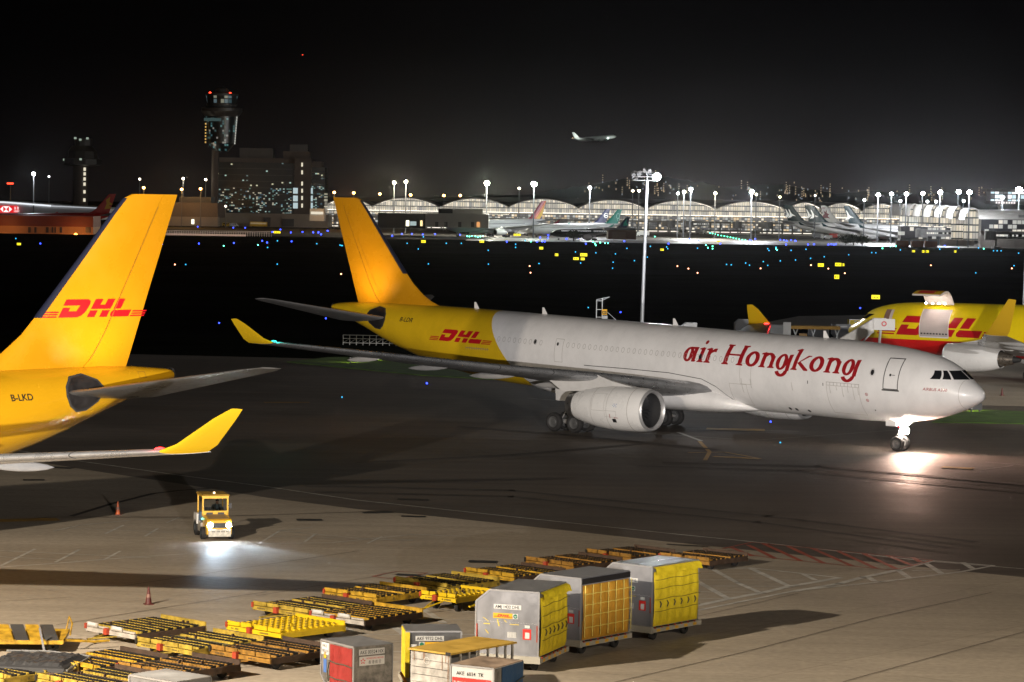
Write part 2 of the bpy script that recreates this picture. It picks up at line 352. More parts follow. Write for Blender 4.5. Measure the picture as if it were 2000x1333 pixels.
def liner(name, label, sp, loc, rz, ds=0., side=-1, body=None, finm=None, wingm=None, wlm=None, cowl=None, group=None, detail=2, gear=True, stabm=None, winglets=True, wings=(1, -1)):
    """side: the flank that faces the camera (+1 port, -1 starboard)"""
    W = sp; F = Fuse(sp, ds)
    X = lambda p: (W['nose'] - p[0], p[1], p[2])
    T = lambda a: a - ds
    root = thing(name, label, 'airliner', loc, rz, group)
    NS = 56 if detail > 1 else 20
    end = W['end'] - ds
    st = [0.0, .03, .1, .2, .35, .5, .75, 1.0, 1.3, 1.6, 2, 2.4, 2.9, 3.4, 4, 4.8, 5.6, 6.6, 8, 9.5, 11.3, 14, 17, 20, 24, 28, 32, 36, 40, 42, 44, 46, 48, 50, 52, 54, 56, 58, 60, 61.2]
    if detail < 2: st = [0, .1, .5, 1.2, 2.2, 3.5, 5.5, 9, 20, 38, 42, 46, 50, 54, 58]
    st = [a for a in st if a < end - .1] + [end]
    rings = []
    for a in st:
        t, b, ww = F.top(a), F.bot(a), F.wid(a); zc, hz = (t + b) / 2, (t - b) / 2
        rings.append([(a, ww * sin(2 * pi * i / NS), zc + hz * cos(2 * pi * i / NS)) for i in range(NS)])
    m = MB(); m.loft(rings); m.build('fuselage', body, root, 40, X)
    # fin and rudder
    fs = W['fin']
    def finsec(part): return [airfoil(T(le), 0, z, te - le, min(.1, .85 / (te - le)), 9, True, part) for z, le, te in fs]
    MB().loft(finsec((0, .69))).build('vertical_fin', finm, root, 35, X)
    MB().loft(finsec((.695, 1))[1:]).build('rudder', finm, root, 35, X)
    if detail > 1:
        rr = [airfoil(T(le) - .05, 0, z, te - le, min(.115, .95 / (te - le)), 5, True, (0, .05)) for z, le, te in fs if 10.9 < z < 16.9]
        MB().loft(rr).build('leading_edge_strip', mat('fin_boot', (.012, .014, .03), .35), root, 35, X)
        # tail cone outlet
        MB().lathe([(0, F.wid(end) * .9), (.12, F.wid(end) * .9)], (end - .02, 0, (F.top(end) + F.bot(end)) / 2), n=20).build('exhaust_outlet', mat('sooty', (.02, .02, .02), .6), root, 30, X)
    for s in (1, -1):
        sec = [airfoil(T(le), y * s, z, ch, th, 9) for y, le, z, ch, th in W['stab']]
        MB().loft(sec).build('stabilizer', stabm or wingm, root, 35, X)
    for s in wings:
        sec = [airfoil(le, y * s, z, ch, th, 12) for y, le, z, ch, th in W['wing']]
        wg = MB().loft(sec).build('wing', wingm, root, 35, X)
        if winglets:
            sec = [airfoil(le, y * s, z, ch, th, 9) for y, le, z, ch, th in W['winglet']]
            MB().loft(sec).build('winglet', wlm or wingm, wg, 35, X)
        if detail > 1:
            sec = [airfoil(le - .03, y * s, z, ch, th + .012, 5, False, (0, .1)) for y, le, z, ch, th in W['wing'][1:]]
            sec[0] = airfoil(W['wing'][1][1] + .35, W['wing'][1][0] * s * 1.15, W['wing'][1][2] + .02, W['wing'][1][3], W['wing'][1][4] + .012, 5, False, (0, .1))
            MB().loft(sec).build('leading_edge', mat('slat_metal', (.42, .43, .45), .3, .75, var=.12, vscale=1.5), wg, 35, X)
            wl = W['wing']
            def at(y):
                for p, q in zip(wl, wl[1:]):
                    if p[0] <= y <= q[0]: break
                t = (y - p[0]) / (q[0] - p[0]); return [p[i] + (q[i] - p[i]) * t for i in range(5)]
            # joints between slats
            for yy in (12.3, 15.6, 19.2, 22.8, 26.2):
                if yy < wl[-1][0] - 1:
                    _, le, z, ch, th = at(yy); ring = airfoil(le - .04, yy * s, z, ch, th + .016, 5, False, (0, .1)); ring2 = [(p[0] + .03, p[1] + .05 * s, p[2]) for p in ring]; MB().loft([ring, ring2]).build('slat_joint', mat('seam', (.03, .03, .03), .7), wg, None, X)
            for yy, L in ((6.4, 5.0), (12.2, 4.6), (17.0, 4.0), (21.6, 3.3)):
                if yy > wl[-1][0] - 4: continue
                _, le, z, ch, th = at(yy); te = le + ch; r = .27 if L > 4 else .21
                mm = MB(); rg = []
                for k in range(11):
                    t = k / 10; q = sin(pi * min(1, t * 1.0)) ** .6 if 0 < t < 1 else .02
                    ca = te - L * .74 + L * t; cz = z - ch * .05 - .02 - .26 * t
                    rg.append([(ca, yy * s + r * .62 * q * cos(2 * pi * i / 14), cz + r * q * sin(2 * pi * i / 14)) for i in range(14)])
                mm.loft(rg).build('flap_fairing', mat('fairing_white', (.28, .275, .27), .4, var=.15), wg, 40, X)
            yt, let, zt, cht, _ = wl[-1]
            lamp('navigation_light_glow', 'POINT', X((let - .4, (yt - .3) * s, zt + .5)), 14 if s > 0 else 40, (1, .03, .03) if s > 0 else (.03, .9, .7), .1, parent=wg)
            MB().sphere((let + .25, (yt - .35) * s, zt + .02), .16, 10, sq=(1.6, 1, .7)).build('navigation_light', glow('port', (1, .02, .02), 12) if s > 0 else glow('starboard', (.03, .9, .7), 5), wg, 60, X)
    # engines
    ey, ea, ez, k = W['eng']; white = cowl or mat('cowl_white', (.7, .69, .68), .32, var=.06, vscale=.7, coat=.3)
    for s in wings:
        c = (ea, ey * s, ez)
        en = MB().lathe([(x * k, r * k) for x, r in ((.18, 1.46), (.6, 1.535), (1.2, 1.57), (2.4, 1.6), (3.6, 1.57), (4.8, 1.45), (5.8, 1.26), (6.5, 1.08), (6.75, 1.01), (6.72, .97))], c, n=48 if detail > 1 else 16).build('engine', white, root, 50, X)
        MB().lathe([(x * k, r * k) for x, r in ((.18, 1.465), (.04, 1.42), (0, 1.35), (.05, 1.28), (.3, 1.22))], c, n=48 if detail > 1 else 16).build('intake_lip', mat('lip_metal', (.42, .42, .43), .4, .55), en, 60, X)
        MB().lathe([(x * k, r * k) for x, r in ((.28, 1.225), (.9, 1.2), (1.5, 1.22), (1.5, .0))], c, n=40 if detail > 1 else 12).build('intake_duct', mat('duct', (.03, .03, .032), .5), en, 30, X)
        if detail > 1:
            mf = MB()
            for b in range(26):
                t0 = 2 * pi * b / 26
                mf.add([(c[0] + 1.3 * k, c[1] + .32 * k * cos(t0), c[2] + .32 * k * sin(t0)), (c[0] + 1.45 * k, c[1] + .32 * k * cos(t0 + .2), c[2] + .32 * k * sin(t0 + .2)),
                        (c[0] + 1.42 * k, c[1] + 1.19 * k * cos(t0 + .26), c[2] + 1.19 * k * sin(t0 + .26)), (c[0] + 1.2 * k, c[1] + 1.19 * k * cos(t0 + .04), c[2] + 1.19 * k * sin(t0 + .04))], [(0, 1, 2, 3)])
            mf.build('fan', mat('fan_metal', (.05, .05, .055), .45, .5), en, None, X)
            MB().lathe([(1.0 * k, .01), (1.1 * k, .14 * k), (1.3 * k, .3 * k), (1.48 * k, .34 * k)], c, n=24).build('spinner', mat('spinner', (.2, .2, .21), .4), en, 60, X)
            if sp is not NARROW:
                for x0, x1, cm in ((1.15, 1.19, 'seam'), (3.02, 3.05, 'seam'), (4.55, 4.58, 'seam')):
                    MB().lathe([(x0, hermite([(.6, 1.535), (1.2, 1.57), (2.4, 1.6), (3.6, 1.57), (4.8, 1.45), (5.8, 1.26)], x0) + .004), (x1, hermite([(.6, 1.535), (1.2, 1.57), (2.4, 1.6), (3.6, 1.57), (4.8, 1.45), (5.8, 1.26)], x1) + .004)], c, n=48).build('cowl_joint', mat('seam_soft', (.33, .31, .29), .7), en, 30, X)
        if sp is not NARROW:
            MB().lathe([(6.7, 1.02), (7.0, .93), (7.45, .86), (7.45, .8), (6.9, .85)], c, n=40).build('exhaust_nozzle', mat('nozzle_metal', (.34, .33, .32), .35, .9, var=.2, vscale=3), en, 50, X)
            MB().lathe([(6.9, .84), (6.9, .45), (7.6, .3), (8.0, .02)], c, n=24).build('exhaust_plug', mat('sooty', (.02, .02, .02), .6), en, 50, X)
        else:
            MB().lathe([(x * k, r * k) for x, r in ((6.7, .98), (6.3, .8), (6.9, .8), (7.0, .78), (8.3, .5), (8.3, .44), (7.9, .44))], c, n=32).build('exhaust_nozzle', mat('nozzle_warm', (.42, .38, .34), .32, .95, var=.2, vscale=3), en, 50, X)
            MB().lathe([(7.9 * k, .42 * k), (8.6 * k, .3 * k), (9.1 * k, .2 * k), (9.1 * k, .01)], c, n=24).build('exhaust_plug', mat('sooty', (.02, .02, .02), .6), en, 50, X)
        MB().prism([(ea + 1.2 * k, ez + 1.5 * k), (ea + 3.6 * k, ez + 1.9 * k), (ea + 5.2 * k, ez + 2.35 * k), (ea + 8.0 * k, ez + 2.2 * k), (ea + 9.6 * k, ez + 1.75 * k), (ea + 8.2 * k, ez + .95 * k), (ea + 5.5 * k, ez + 1.1 * k)], ey * s - .24, ey * s + .24, 'y').build('pylon', mat('pylon_grey', (.5, .49, .48), .4, var=.12), root, 30, X)
    # belly fairing
    if sp is not NARROW:
        rg = []
        for a, zt, zb, ww in ((18.2, 2.6, 2.12, .9), (19.2, 3.0, 2.02, 2.0), (20.8, 3.6, 1.86, 2.75), (23, 4.0, 1.78, 3.12), (27, 4.1, 1.78, 3.2), (32, 4.1, 1.86, 3.2), (35, 4.0, 2.1, 3.0), (38, 3.7, 2.55, 2.3), (39.6, 3.4, 2.8, 1.3)):
            zc, hz = (zt + zb) / 2, (zt - zb) / 2
            ring = []
            for i in range(36):
                t = 2 * pi * i / 36; cx, cy = cos(t), sin(t)
                ring.append((a, ww * math.copysign(abs(cx) ** .75, cx), zc + hz * math.copysign(abs(cy) ** .75, cy)))
            rg.append(ring)
        MB().loft(rg).build('belly_fairing', body, root, 45, X)
        if detail > 1:   # dirty line where the fairing meets the barrel
            for s in (side,):
                ln = [(18.7, 2.3), (19.4, 2.75), (20.1, 3.3), (20.8, 3.85), (22, 4.35), (25, 4.65), (29, 4.75), (33, 4.8)]
                pv = [];
                for a, z in ln: pv += [(a, z, 0), (a, z - .05, 0)]
                decal('wing_root_seal', mat('seam', (.03, .03, .03), .7), [(pv, [(2 * i, 2 * i + 1, 2 * i + 3, 2 * i + 2) for i in range(7)])], lambda x, y, k: X((x, s * F.y(x, y, .02 + k), y)), root, .5)
    if gear:
        tyre = mat('tyre', (.018, .017, .017), .8, var=.3, vscale=4); rim = mat('wheel_rim', (.10, .10, .10), .5, .3); strut = mat('gear_grey', (.35, .34, .33), .4, .4)
        def wheel(par, c, r, wd):
            h = wd / 2
            wh = MB().lathe([(-h * .7, r * .6), (-h, r * .72), (-h * .95, r * .9), (-h * .5, r), (h * .5, r), (h * .95, r * .9), (h, r * .72), (h * .7, r * .6)], c, 'y', 28).build('wheel', tyre, par, 40, X)
            MB().lathe([(-h * .72, .02), (-h * .72, r * .3), (-h * .45, r * .35), (-h * .7, r * .6), (h * .7, r * .6), (h * .45, r * .35), (h * .72, r * .3), (h * .72, .02)], c, 'y', 20).build('rim', rim, wh, 30, X)
        ga, gy = W['gear']
        for s in (1, -1):
            m = MB(); m.cyl((ga, gy * s, .72), (ga - .1, gy * s * .98, 4.2), .2, 14); m.cyl((ga - 1.05, gy * s, .72), (ga + 1.05, gy * s, .72), .17, 12)
            for aa in (-1, 1): m.cyl((ga + aa, gy * s - .72, .72), (ga + aa, gy * s + .72, .72), .09, 10)
            m.cyl((ga, gy * s, 2.0), (ga - .3, gy * s * .55, 3.2), .1, 8); m.cyl((ga + .9, gy * s, .85), (ga + .15, gy * s, 2.0), .05, 8)
            g = m.build('main_gear', strut, root, 40, X)
            MB().prism([(ga - .9, 2.3), (ga + .9, 2.3), (ga + 1.1, 3.9), (ga - 1.1, 3.9)], gy * s * 1.11, gy * s * 1.125, 'y').build('gear_door', mat('pylon_grey'), g, None, X)
            for aa in (-1, 1):
                for yy in (-.7, .7): wheel(g, (ga + aa, gy * s + yy, .7), .7, .5)
        na = W['nose']; m = MB(); m.cyl((na, 0, .5), (na - .1, 0, 2.6), .11, 14); m.cyl((na, 0, .9), (na, 0, 1.4), .15, 14); m.cyl((na, -.42, .53), (na, .42, .53), .07, 10); m.cyl((na, 0, 1.4), (na - 1.3, 0, 2.3), .06, 8)
        m.tube([(na + .12, .0, 1.35), (na + .34, 0, .98), (na + .1, 0, .62)], .04)
        ng = m.build('nose_gear', strut, root, 40, X)
        for yy in (-.36, .36): wheel(ng, (na, yy, .53), .53, .34)
        for s in (1, -1): MB().box((na + .35, s * .62, 1.93), (.9, .03, .35)).build('gear_door', mat('panel_white', (.66, .65, .64), .4), ng, None, X)
        root['_ng'] = ng.name
    return root, F, X

def windscreen(F, X, root, panes, zlo, zhi, m):
    for s in (1, -1):
        for (ya, yb, yc, yd) in panes:      # lower inner, lower outer, upper outer, upper inner
            n = 6; vs = []
            for i in range(n + 1):
                for j in range(n + 1):
                    t, q = i / n, j / n
                    yy = (ya + (yb - ya) * t) * (1 - q) + (yd + (yc - yd) * t) * q; zz = zlo + (zhi - zlo) * q
                    a = F.a_front(yy, zz); vs.append((a - .03, s * (yy + .012), zz + .01))
            MB().add(vs, [(i * (n + 1) + j, (i + 1) * (n + 1) + j, (i + 1) * (n + 1) + j + 1, i * (n + 1) + j + 1) for i in range(n) for j in range(n)]).build('cockpit_window', m, root, 60, X)

def livery(name, base, other, plane, rough=.3, grime=.25, coat=.4):
    """paint in two colours, the edge being a plane through the body: plane = (nx, ny, nz, d) in object coordinates"""
    m = mat(name, base, rough, coat=coat); t = m.node_tree; b = t.nodes['Principled BSDF']
    c = t.nodes.new('ShaderNodeTexCoord'); d = t.nodes.new('ShaderNodeVectorMath'); d.operation = 'DOT_PRODUCT'; d.inputs[1].default_value = plane[:3]
    t.links.new(c.outputs['Object'], d.inputs[0])
    g = t.nodes.new('ShaderNodeMath'); g.operation = 'GREATER_THAN'; g.inputs[1].default_value = plane[3]; t.links.new(d.outputs['Value'], g.inputs[0])
    x = t.nodes.new('ShaderNodeMix'); x.data_type = 'RGBA'; x.inputs[6].default_value = (*base, 1); x.inputs[7].default_value = (*other, 1); t.links.new(g.outputs[0], x.inputs[0])
    mp_ = t.nodes.new('ShaderNodeMapping'); mp_.inputs['Scale'].default_value = (.5, .4, .3); t.links.new(c.outputs['Object'], mp_.inputs[0])
    n = t.nodes.new('ShaderNodeTexNoise'); n.inputs['Scale'].default_value = 1.6; n.inputs['Detail'].default_value = 7; n.inputs['Roughness'].default_value = .65; t.links.new(mp_.outputs[0], n.inputs[0])
    r = t.nodes.new('ShaderNodeMapRange'); r.inputs[1].default_value = .42; r.inputs[2].default_value = .72; r.inputs[3].default_value = 1; r.inputs[4].default_value = 1 - grime; t.links.new(n.outputs[0], r.inputs[0])
    y = t.nodes.new('ShaderNodeMix'); y.data_type = 'RGBA'; y.blend_type = 'MULTIPLY'; y.inputs[0].default_value = 1
    t.links.new(x.outputs[2], y.inputs[6]); t.links.new(r.outputs[0], y.inputs[7]); t.links.new(y.outputs[2], b.inputs['Base Color'])
    return m

YEL = (.66, .42, .01)
finy = mat('fin_lamplit_yellow', (.50, .225, .006), .3, var=.05, vscale=.5, coat=.5)  # body yellow with the fin lamps' orange light put into the colour
yellow = mat('yellow_paint', YEL, .3, var=.05, vscale=.5, coat=.5)
grey_wing = mat('wing_grey', (.2, .2, .205), .42, .2, var=.22, vscale=.8)
redp = mat('red_lettering', (.27, .006, .01), .4); black = mat('black_paint', (.012, .012, .014), .35)
seam = mat('seam', (.03, .03, .03), .7); seam_soft = mat('seam_soft', (.33, .31, .29), .7)
glass = mat('dark_glass', (.01, .011, .013), .06, spec=.8)

# --- the white and yellow freighter that fills the middle of the picture
TH = .7143
white = livery('white_yellow_body', (.68, .67, .67), YEL, (-1, 0, -.78, 40.92 - 6.67 - .78 * 5.03), .38, .13, .25)
pA, FA, XA = liner('freighter_airliner', 'white freighter with yellow tail and red script along its side, taxiing on dark asphalt', WIDE, (27.12, 202.56, 0), -TH, 0, -1, white, finy, grey_wing, yellow)
def sideA(x0, z0, s=-1, dirn=-1, tilt=.0175):
    return lambda x, y, k: XA((x0 + dirn * x, s * FA.y(x0 + dirn * x, z0 + y - tilt * x * (1 if dirn < 0 else -1), .012 + k), z0 + y - tilt * x * (1 if dirn < 0 else -1)))
U = 1.06
gl = [('a', 0, 1.14), ('i', 1.27, .5), ('r', 1.85, .95), ('H', 3.45, 1.8), ('o', 5.36, 1.14), ('n', 6.56, 1.3), ('g', 7.95, 1.27), ('k', 9.28, 1.4), ('o', 10.72, 1.14), ('n', 11.98, 1.3), ('g', 13.4, 1.3)]
decal('lettering', redp, [([(v[0] * U * .978, v[1] * U, 0) for v in vs], fs) for vs, fs in serif_word(gl)], sideA(23.8, 5.56), pA, .22)
decal('lettering', mat('red_mark', (.42, .006, .012), .4), courier_mark(.92), sideA(47.9, 5.98), pA, .25)
decal('registration', black, [text2d('B-LDR', .34, 1.5, .008, .2)], sideA(52.75, 7.28), pA, .2)
decal('type_name', redp, [text2d('AIRBUS A330', .2, 1.62, .006, .15)], sideA(2.72 + .75, 4.5), pA, .12)
dl = lambda x0, y0, x1, y1, t=.035: [rect2d(x0, y0, x1, y0 + t), rect2d(x0, y1 - t, x1, y1), rect2d(x0, y0 + t, x0 + t, y1 - t), rect2d(x1 - t, y0 + t, x1, y1 - t)]
def ov(cx, cy, rx, ry, t): return ring2d(cx, cy, rx, ry, t, 16, thin=1)
def oval(cx, cy, rx, ry, n=16): return poly2d([[(cx + rx * cos(2 * pi * i / n), cy + ry * sin(2 * pi * i / n)) for i in range(n)]])
# main passenger door at the front, its surround and sill
decal('door', seam, dl(0, 0, 1.16, 2.15, .06) + [rect2d(-.08, -.1, 1.24, -.005)], sideA(6.42, 4.44), pA, .3)
decal('door_handle', seam, [oval(.5, 1.0, .09, .09), rect2d(.62, .98, .85, 1.02)], sideA(6.42, 4.44), pA, .3)
decal('door', seam_soft, dl(0, 0, .8, 1.75, .03), sideA(35.9, 4.9), pA, .3); decal('door_window', black, [oval(.25, 1.35, .1, .13)], sideA(35.9, 4.9), pA)
decal('cargo_door', mat('panel_line', (.4, .38, .36), .6), dl(0, 0, 2.75, 2.0, .035), sideA(11.05, 2.5), pA, .25)
decal('cargo_hinge', mat('panel_line_dark', (.2, .18, .17), .6), [rect2d(k * .3, 1.98, k * .3 + .03, 2.2) for k in range(10)] + [rect2d(0, 2.19, 2.75, 2.215)], sideA(11.05, 2.5), pA, .3)
decal('cargo_door', mat('panel_line'), dl(0, 0, 1.0, 1.5, .03) + dl(-1.0, -1.55, .55, .0, .03), sideA(18.55, 4.15), pA, .25)
wa = 41.55
pw = []
for k in range(70):
    a = wa - .53 * k
    if a < 19.2: break
    if abs(a - 36.0) < 1.0 or abs(a - 38.05) < .2: continue
    decal('plugged_window', mat('window_ring', (.3, .285, .275), .6), [ov(wa - a, .0, .135, .195, .028)], sideA(wa, 6.38, tilt=.0245), pA)
decal('cabin_window', black, [oval(0, 0, .13, .19)], sideA(37.9, 6.32), pA); decal('cabin_window', black, [oval(0, 0, .13, .19)], sideA(22.2, 5.94), pA)
decal('cabin_window', black, [oval(0, 0, .14, .2), ], sideA(7.35, 5.55), pA)
decal('cabin_window', mat('window_ring'), [ov(0, 0, .2, .27, .02)], sideA(7.35, 5.55), pA)
for dz in (0, -.42): decal('static_port', redp, [ov(0, dz, .11, .11, .035), oval(0, dz, .035, .035)], sideA(7.75, 4.0), pA)
for rc in (oval(.35, -1.1, .05, .05), rect2d(-4.9, .4, -4.84, .62), rect2d(-3.6, .35, -3.54, .55)): decal('small_vent', seam, [rc], sideA(7.75, 4.0), pA)
for oo in (0, .55, 1.6): decal('outflow_valve', black, [oval(oo, -.03 * oo, .12, .1)], sideA(14.9, 2.55), pA)
decal('vent_grille', mat('panel_line_dark'), [rect2d(k * .19, 0, k * .19 + .03, .2) for k in range(13)] + [rect2d(0, .1, 2.4, .13)], sideA(44.9, 5.45), pA, .3)
for k, (x, l) in enumerate(((.25, .55), (.8, .3), (1.3, .75), (1.75, .4), (2.2, .9), (2.6, .5), (-7.4, 1.1), (-6.6, .7), (-3.0, .6))):
    decal('grime_streak', mat('streak_grey', (.47, .455, .44), .55, var=.15, vscale=3), [([(x, 0, 0), (x + .05, 0, 0), (x + .1, -l, 0), (x + .03, -l * .9, 0)], [(3, 2, 1, 0)])], sideA(11.05, 4.45), pA, .25)
rr = []
for i in range(49):
    t = 2 * pi * i / 48; a = 1.15; zt, zb = FA.top(a), FA.bot(a)
    a2 = a + .03; h1 = (zt - zb) / 2 + .006; h2 = (FA.top(a2) - FA.bot(a2)) / 2 + .006
    rr.append((XA((a, (FA.wid(a) + .006) * sin(t), (zt + zb) / 2 + h1 * cos(t))), XA((a2, (FA.wid(a2) + .006) * sin(t), (zt + zb) / 2 + h2 * cos(t)))))
MB().add([p for q in rr for p in q], [(2 * i, 2 * i + 1, 2 * i + 3, 2 * i + 2) for i in range(48)]).build('radome_joint', mat('panel_line'), pA)
windscreen(FA, XA, pA, [(.04, 1.2, 1.0, .04), (1.32, 1.66, 1.27, 1.08), (1.73, 2.0, 1.58, 1.34)], 5.28, 5.86, glass)
# hollow round the root of the tailplane, with the black seal plate
def hollow(F, X, par, a0, z0, s):
    pts = [(-1.3, .12), (-.9, .62), (-.1, .92), (.75, .8), (1.18, .35), (1.25, -.1), (1.05, -.6), (.6, -.9), (-.1, -.85), (-.8, -.45)]
    fn = lambda x, y, k: X((a0 + x, s * F.y(a0 + x, z0 + y, .015 + k), z0 + y))
    o = decal('tailplane_cutout', mat('cutout_dark', (.018, .016, .016), .45, var=.5, vscale=1.2), [poly2d([[(-p[0], p[1]) for p in pts]])], fn, par, .2)
    decal('cutout_rim', seam, [poly2d([[(-p[0], p[1]) for p in pts], [(-p[0] * .9, p[1] * .9) for p in pts]])], lambda x, y, k: fn(x, y, k + .01), o, .3)
for s in (-1, 1): hollow(FA, XA, pA, 55.75, 7.42, s)
# rudder hinge lines and access panel
def finline(X, ds, par, s, m):
    def yv(a, z):
        fs = WIDE['fin']
        for p, q in zip(fs, fs[1:]):
            if p[0] <= z <= q[0]: break
        t = (z - p[0]) / (q[0] - p[0]); le = p[1] + (q[1] - p[1]) * t - ds; te = p[2] + (q[2] - p[2]) * t - ds; ch = te - le; u = min(1, max(0, (a - le) / ch)); th = min(.1, .85 / ch)
        return th * ch * 5 * (.2969 * sqrt(u) - .126 * u - .3516 * u * u + .2843 * u**3 - .1036 * u**4), le, ch
    return yv
yvA = finline(XA, 0, pA, -1, seam)
def onfin(X, yv, s, x0, z0, dirn):
    return lambda x, y, k: X((x0 + dirn * x, s * (yv(x0 + dirn * x, z0 + y)[0] + .014 + k), z0 + y))
pl_ = mat('hinge_line', (.25, .12, .01), .6)
for X_, yv_, pp, ds_, s_ in ((XA, yvA, pA, 0, -1),):
    vs = []
    for z in [8.9 + i * .5 for i in range(16)]:
        _, le, ch = yv_(55, z); a = le + ch * .693; vs += [(a, z, 0), (a + .035, z, 0)]
    decal('rudder_hinge', pl_, [(vs, [(2 * i, 2 * i + 1, 2 * i + 3, 2 * i + 2) for i in range(15)])], lambda x, y, k: X_((x, s_ * (yv_(x, y)[0] + .02), y)), pp)
    vs = []
    for z in [9.2 + i * .5 for i in range(10)]:
        _, le, ch = yv_(55, z); a = le + ch * .60; vs += [(a, z, 0), (a + .025, z, 0)]
    decal('panel_line', pl_, [(vs, [(2 * i, 2 * i + 1, 2 * i + 3, 2 * i + 2) for i in range(9)])], lambda x, y, k: X_((x, s_ * (yv_(x, y)[0] + .02), y)), pp)
# blade aerials along the crown
for a in (46.2, 39.2, 26.5, 13.0):
    z = FA.top(a); MB().loft([[(a - .2, .03, z - .05), (a + .3, .03, z - .05), (a + .3, -.03, z - .05), (a - .2, -.03, z - .05)], [(a + .15, .01, z + .5), (a + .32, .01, z + .5), (a + .32, -.01, z + .5), (a + .15, -.01, z + .5)]]).build('aerial', mat('panel_white'), pA, None, XA)
# cowl details: latches, drain and the dark inspection square
e0 = (WIDE['eng'][1], -WIDE['eng'][0], WIDE['eng'][2])
def oncowl(x0, ang0):
    pr = [(.18, 1.46), (.6, 1.535), (1.2, 1.57), (2.4, 1.6), (3.6, 1.57), (4.8, 1.45), (5.8, 1.26), (6.5, 1.08)]
    def fn(x, y, k):
        t = x0 - x; r = hermite(pr, t) + .006 + k; a = ang0 + y / 1.55
        return XA((e0[0] + t, e0[1] - r * cos(a), e0[2] + r * sin(a)))
    return fn
en_A = [o for o in KIDS(pA) if o.name.startswith('engine')][-1]
decal('cowl_mark', black, [rect2d(0, -.28, .34, 0)], oncowl(2.55, -.42), en_A, .1)
decal('cowl_mark', mat('blue_decal', (.05, .12, .35), .5), [rect2d(.1 * i, .09 * j, .1 * i + .06, .09 * j + .05) for i in range(4) for j in range(3) if (i + j) % 2] , oncowl(2.45, .12), en_A)
decal('cowl_mark', redp, [rect2d(-.45, 0, -.4, .12), rect2d(-.35, .04, -.1, .07), rect2d(-.85, .0, -.8, .3)], oncowl(1.9, -.4), en_A)
decal('cowl_panel', seam_soft, dl(0, -.6, 1.2, .7, .02) + dl(1.25, -1.0, 2.3, -.55, .02), oncowl(4.45, .3), en_A, .3)
# registration board and taxi lights on the nose leg
ngA = bpy.data.objects[pA['_ng']]
MB().box((6.67 - .05, -.28, 2.0), (.5, .04, .34)).build('number_board', mat('board_white', (.7, .7, .7), .5), ngA, None, XA)
decal('number_letters', black, [text2d('DR', .22, .36, .01)], lambda x, y, k: XA((6.67 + .13 - x, -.302 - k, 1.89 + y)), ngA)
MB().box((6.67 - .05, -.27, 1.73), (.3, .03, .1)).build('warning_flag', mat('red_mark'), ngA, None, XA)
for y, z in ((-.3, 1.98), (.3, 1.98), (-.28, 1.42), (.28, 1.42)):
    MB().lathe([(0, .01), (.03, .25), (.14, .24), (.2, .08)], (6.67 - .42, y, z), 'x', 16).build('taxi_light', glow('taxi', (1, .85, .72), 260), ngA, 60, XA)
lamp('taxi_light_beam', 'SPOT', (.9, 0, 1.7), 9500, (1, .62, .47), .12, (15, -7, -1), R_(118), 1, ngA)
for s in (1, -1):      # lamps in the tailplane that light the fin
    lamp('fin_lamp_beam', 'SPOT', (6.67 - 57.2, s * 4.4, 8.45), 2200, (1, .72, .36), .08, (6.67 - 57.6, 0, 12.0), R_(95), .9, pA)

WIDEB = dict(WIDE); sh_ = lambda y: max(0, (y - 9) / 20.2)
dz_ = lambda y: .5 + (.3 * (29.3 - y) / 9.3 if y > 20 else .3) if y > 14 else .8 * max(0, (y - 3) / 11)
WIDEB['wing'] = [(y, le - .55 * sh_(y), z + dz_(y), c_, t_) for y, le, z, c_, t_ in WIDE['wing']]; WIDEB['winglet'] = [(y, le - .6, z + .5, c_ * .95, t_) for y, le, z, c_, t_ in WIDE['winglet']]
# --- the all-yellow freighter cut by the left edge, its tail towards us
DSB = 1.45; THB = .7485
yB = mat('yellow_body', (.50, .26, .007), .2, var=.04, vscale=.4, coat=.7)
wB = mat('wing_white', (.5, .49, .47), .35, .1, var=.12, vscale=.6)
pB, FB, XB = liner('freighter_airliner', 'all yellow freighter entering the picture at the left edge, tall lit tail fin', WIDEB, (-56.35, 108.5, 0), pi + THB, DSB, 1, yB, finy, wB, mat('winglet_yellow', (.48, .29, .008), .35), stabm=mat('tail_metal', (.15, .145, .14), .35, .5, var=.2))
for s in (-1, 1): hollow(FB, XB, pB, 55.75 - DSB, 7.42, s)
yvB = finline(XB, DSB, pB, 1, seam)
decal('lettering', mat('red_mark'), courier_mark(.87), onfin(XB, yvB, 1, 53.5, 11.0, 1), pB, .5)
decal('registration', black, [text2d('B-LKD', .31, 1.28, .01)], lambda x, y, k: XB((49.75 + x, FB.y(49.75 + x, 7.22 + y, .012 + k), 7.22 + y)), pB, .2)
vs = []
for z in [8.9 + i * .5 for i in range(16)]:
    _, le, ch = yvB(55, z); a = le + ch * .693; vs += [(a, z, 0), (a + .035, z, 0)]
decal('rudder_hinge', pl_, [(vs, [(2 * i, 2 * i + 1, 2 * i + 3, 2 * i + 2) for i in range(15)])], lambda x, y, k: XB((x, (yvB(x, y)[0] + .02), y)), pB)
decal('access_panel', pl_, dl(0, 0, .45, .5, .03), lambda x, y, k: XB((57.9 + x, FB.y(57.9 + x, 8.0 + y * .6, .012 + k), 8.0 + y * .6)), pB)
for s in (1, -1):
    lamp('fin_lamp_beam', 'SPOT', (6.67 - 57.2 + DSB, s * 4.4, 8.45), 2100, (1, .68, .32), .08, (6.67 - 57.4 + DSB, 0, 12.0), R_(95), .9, pB)
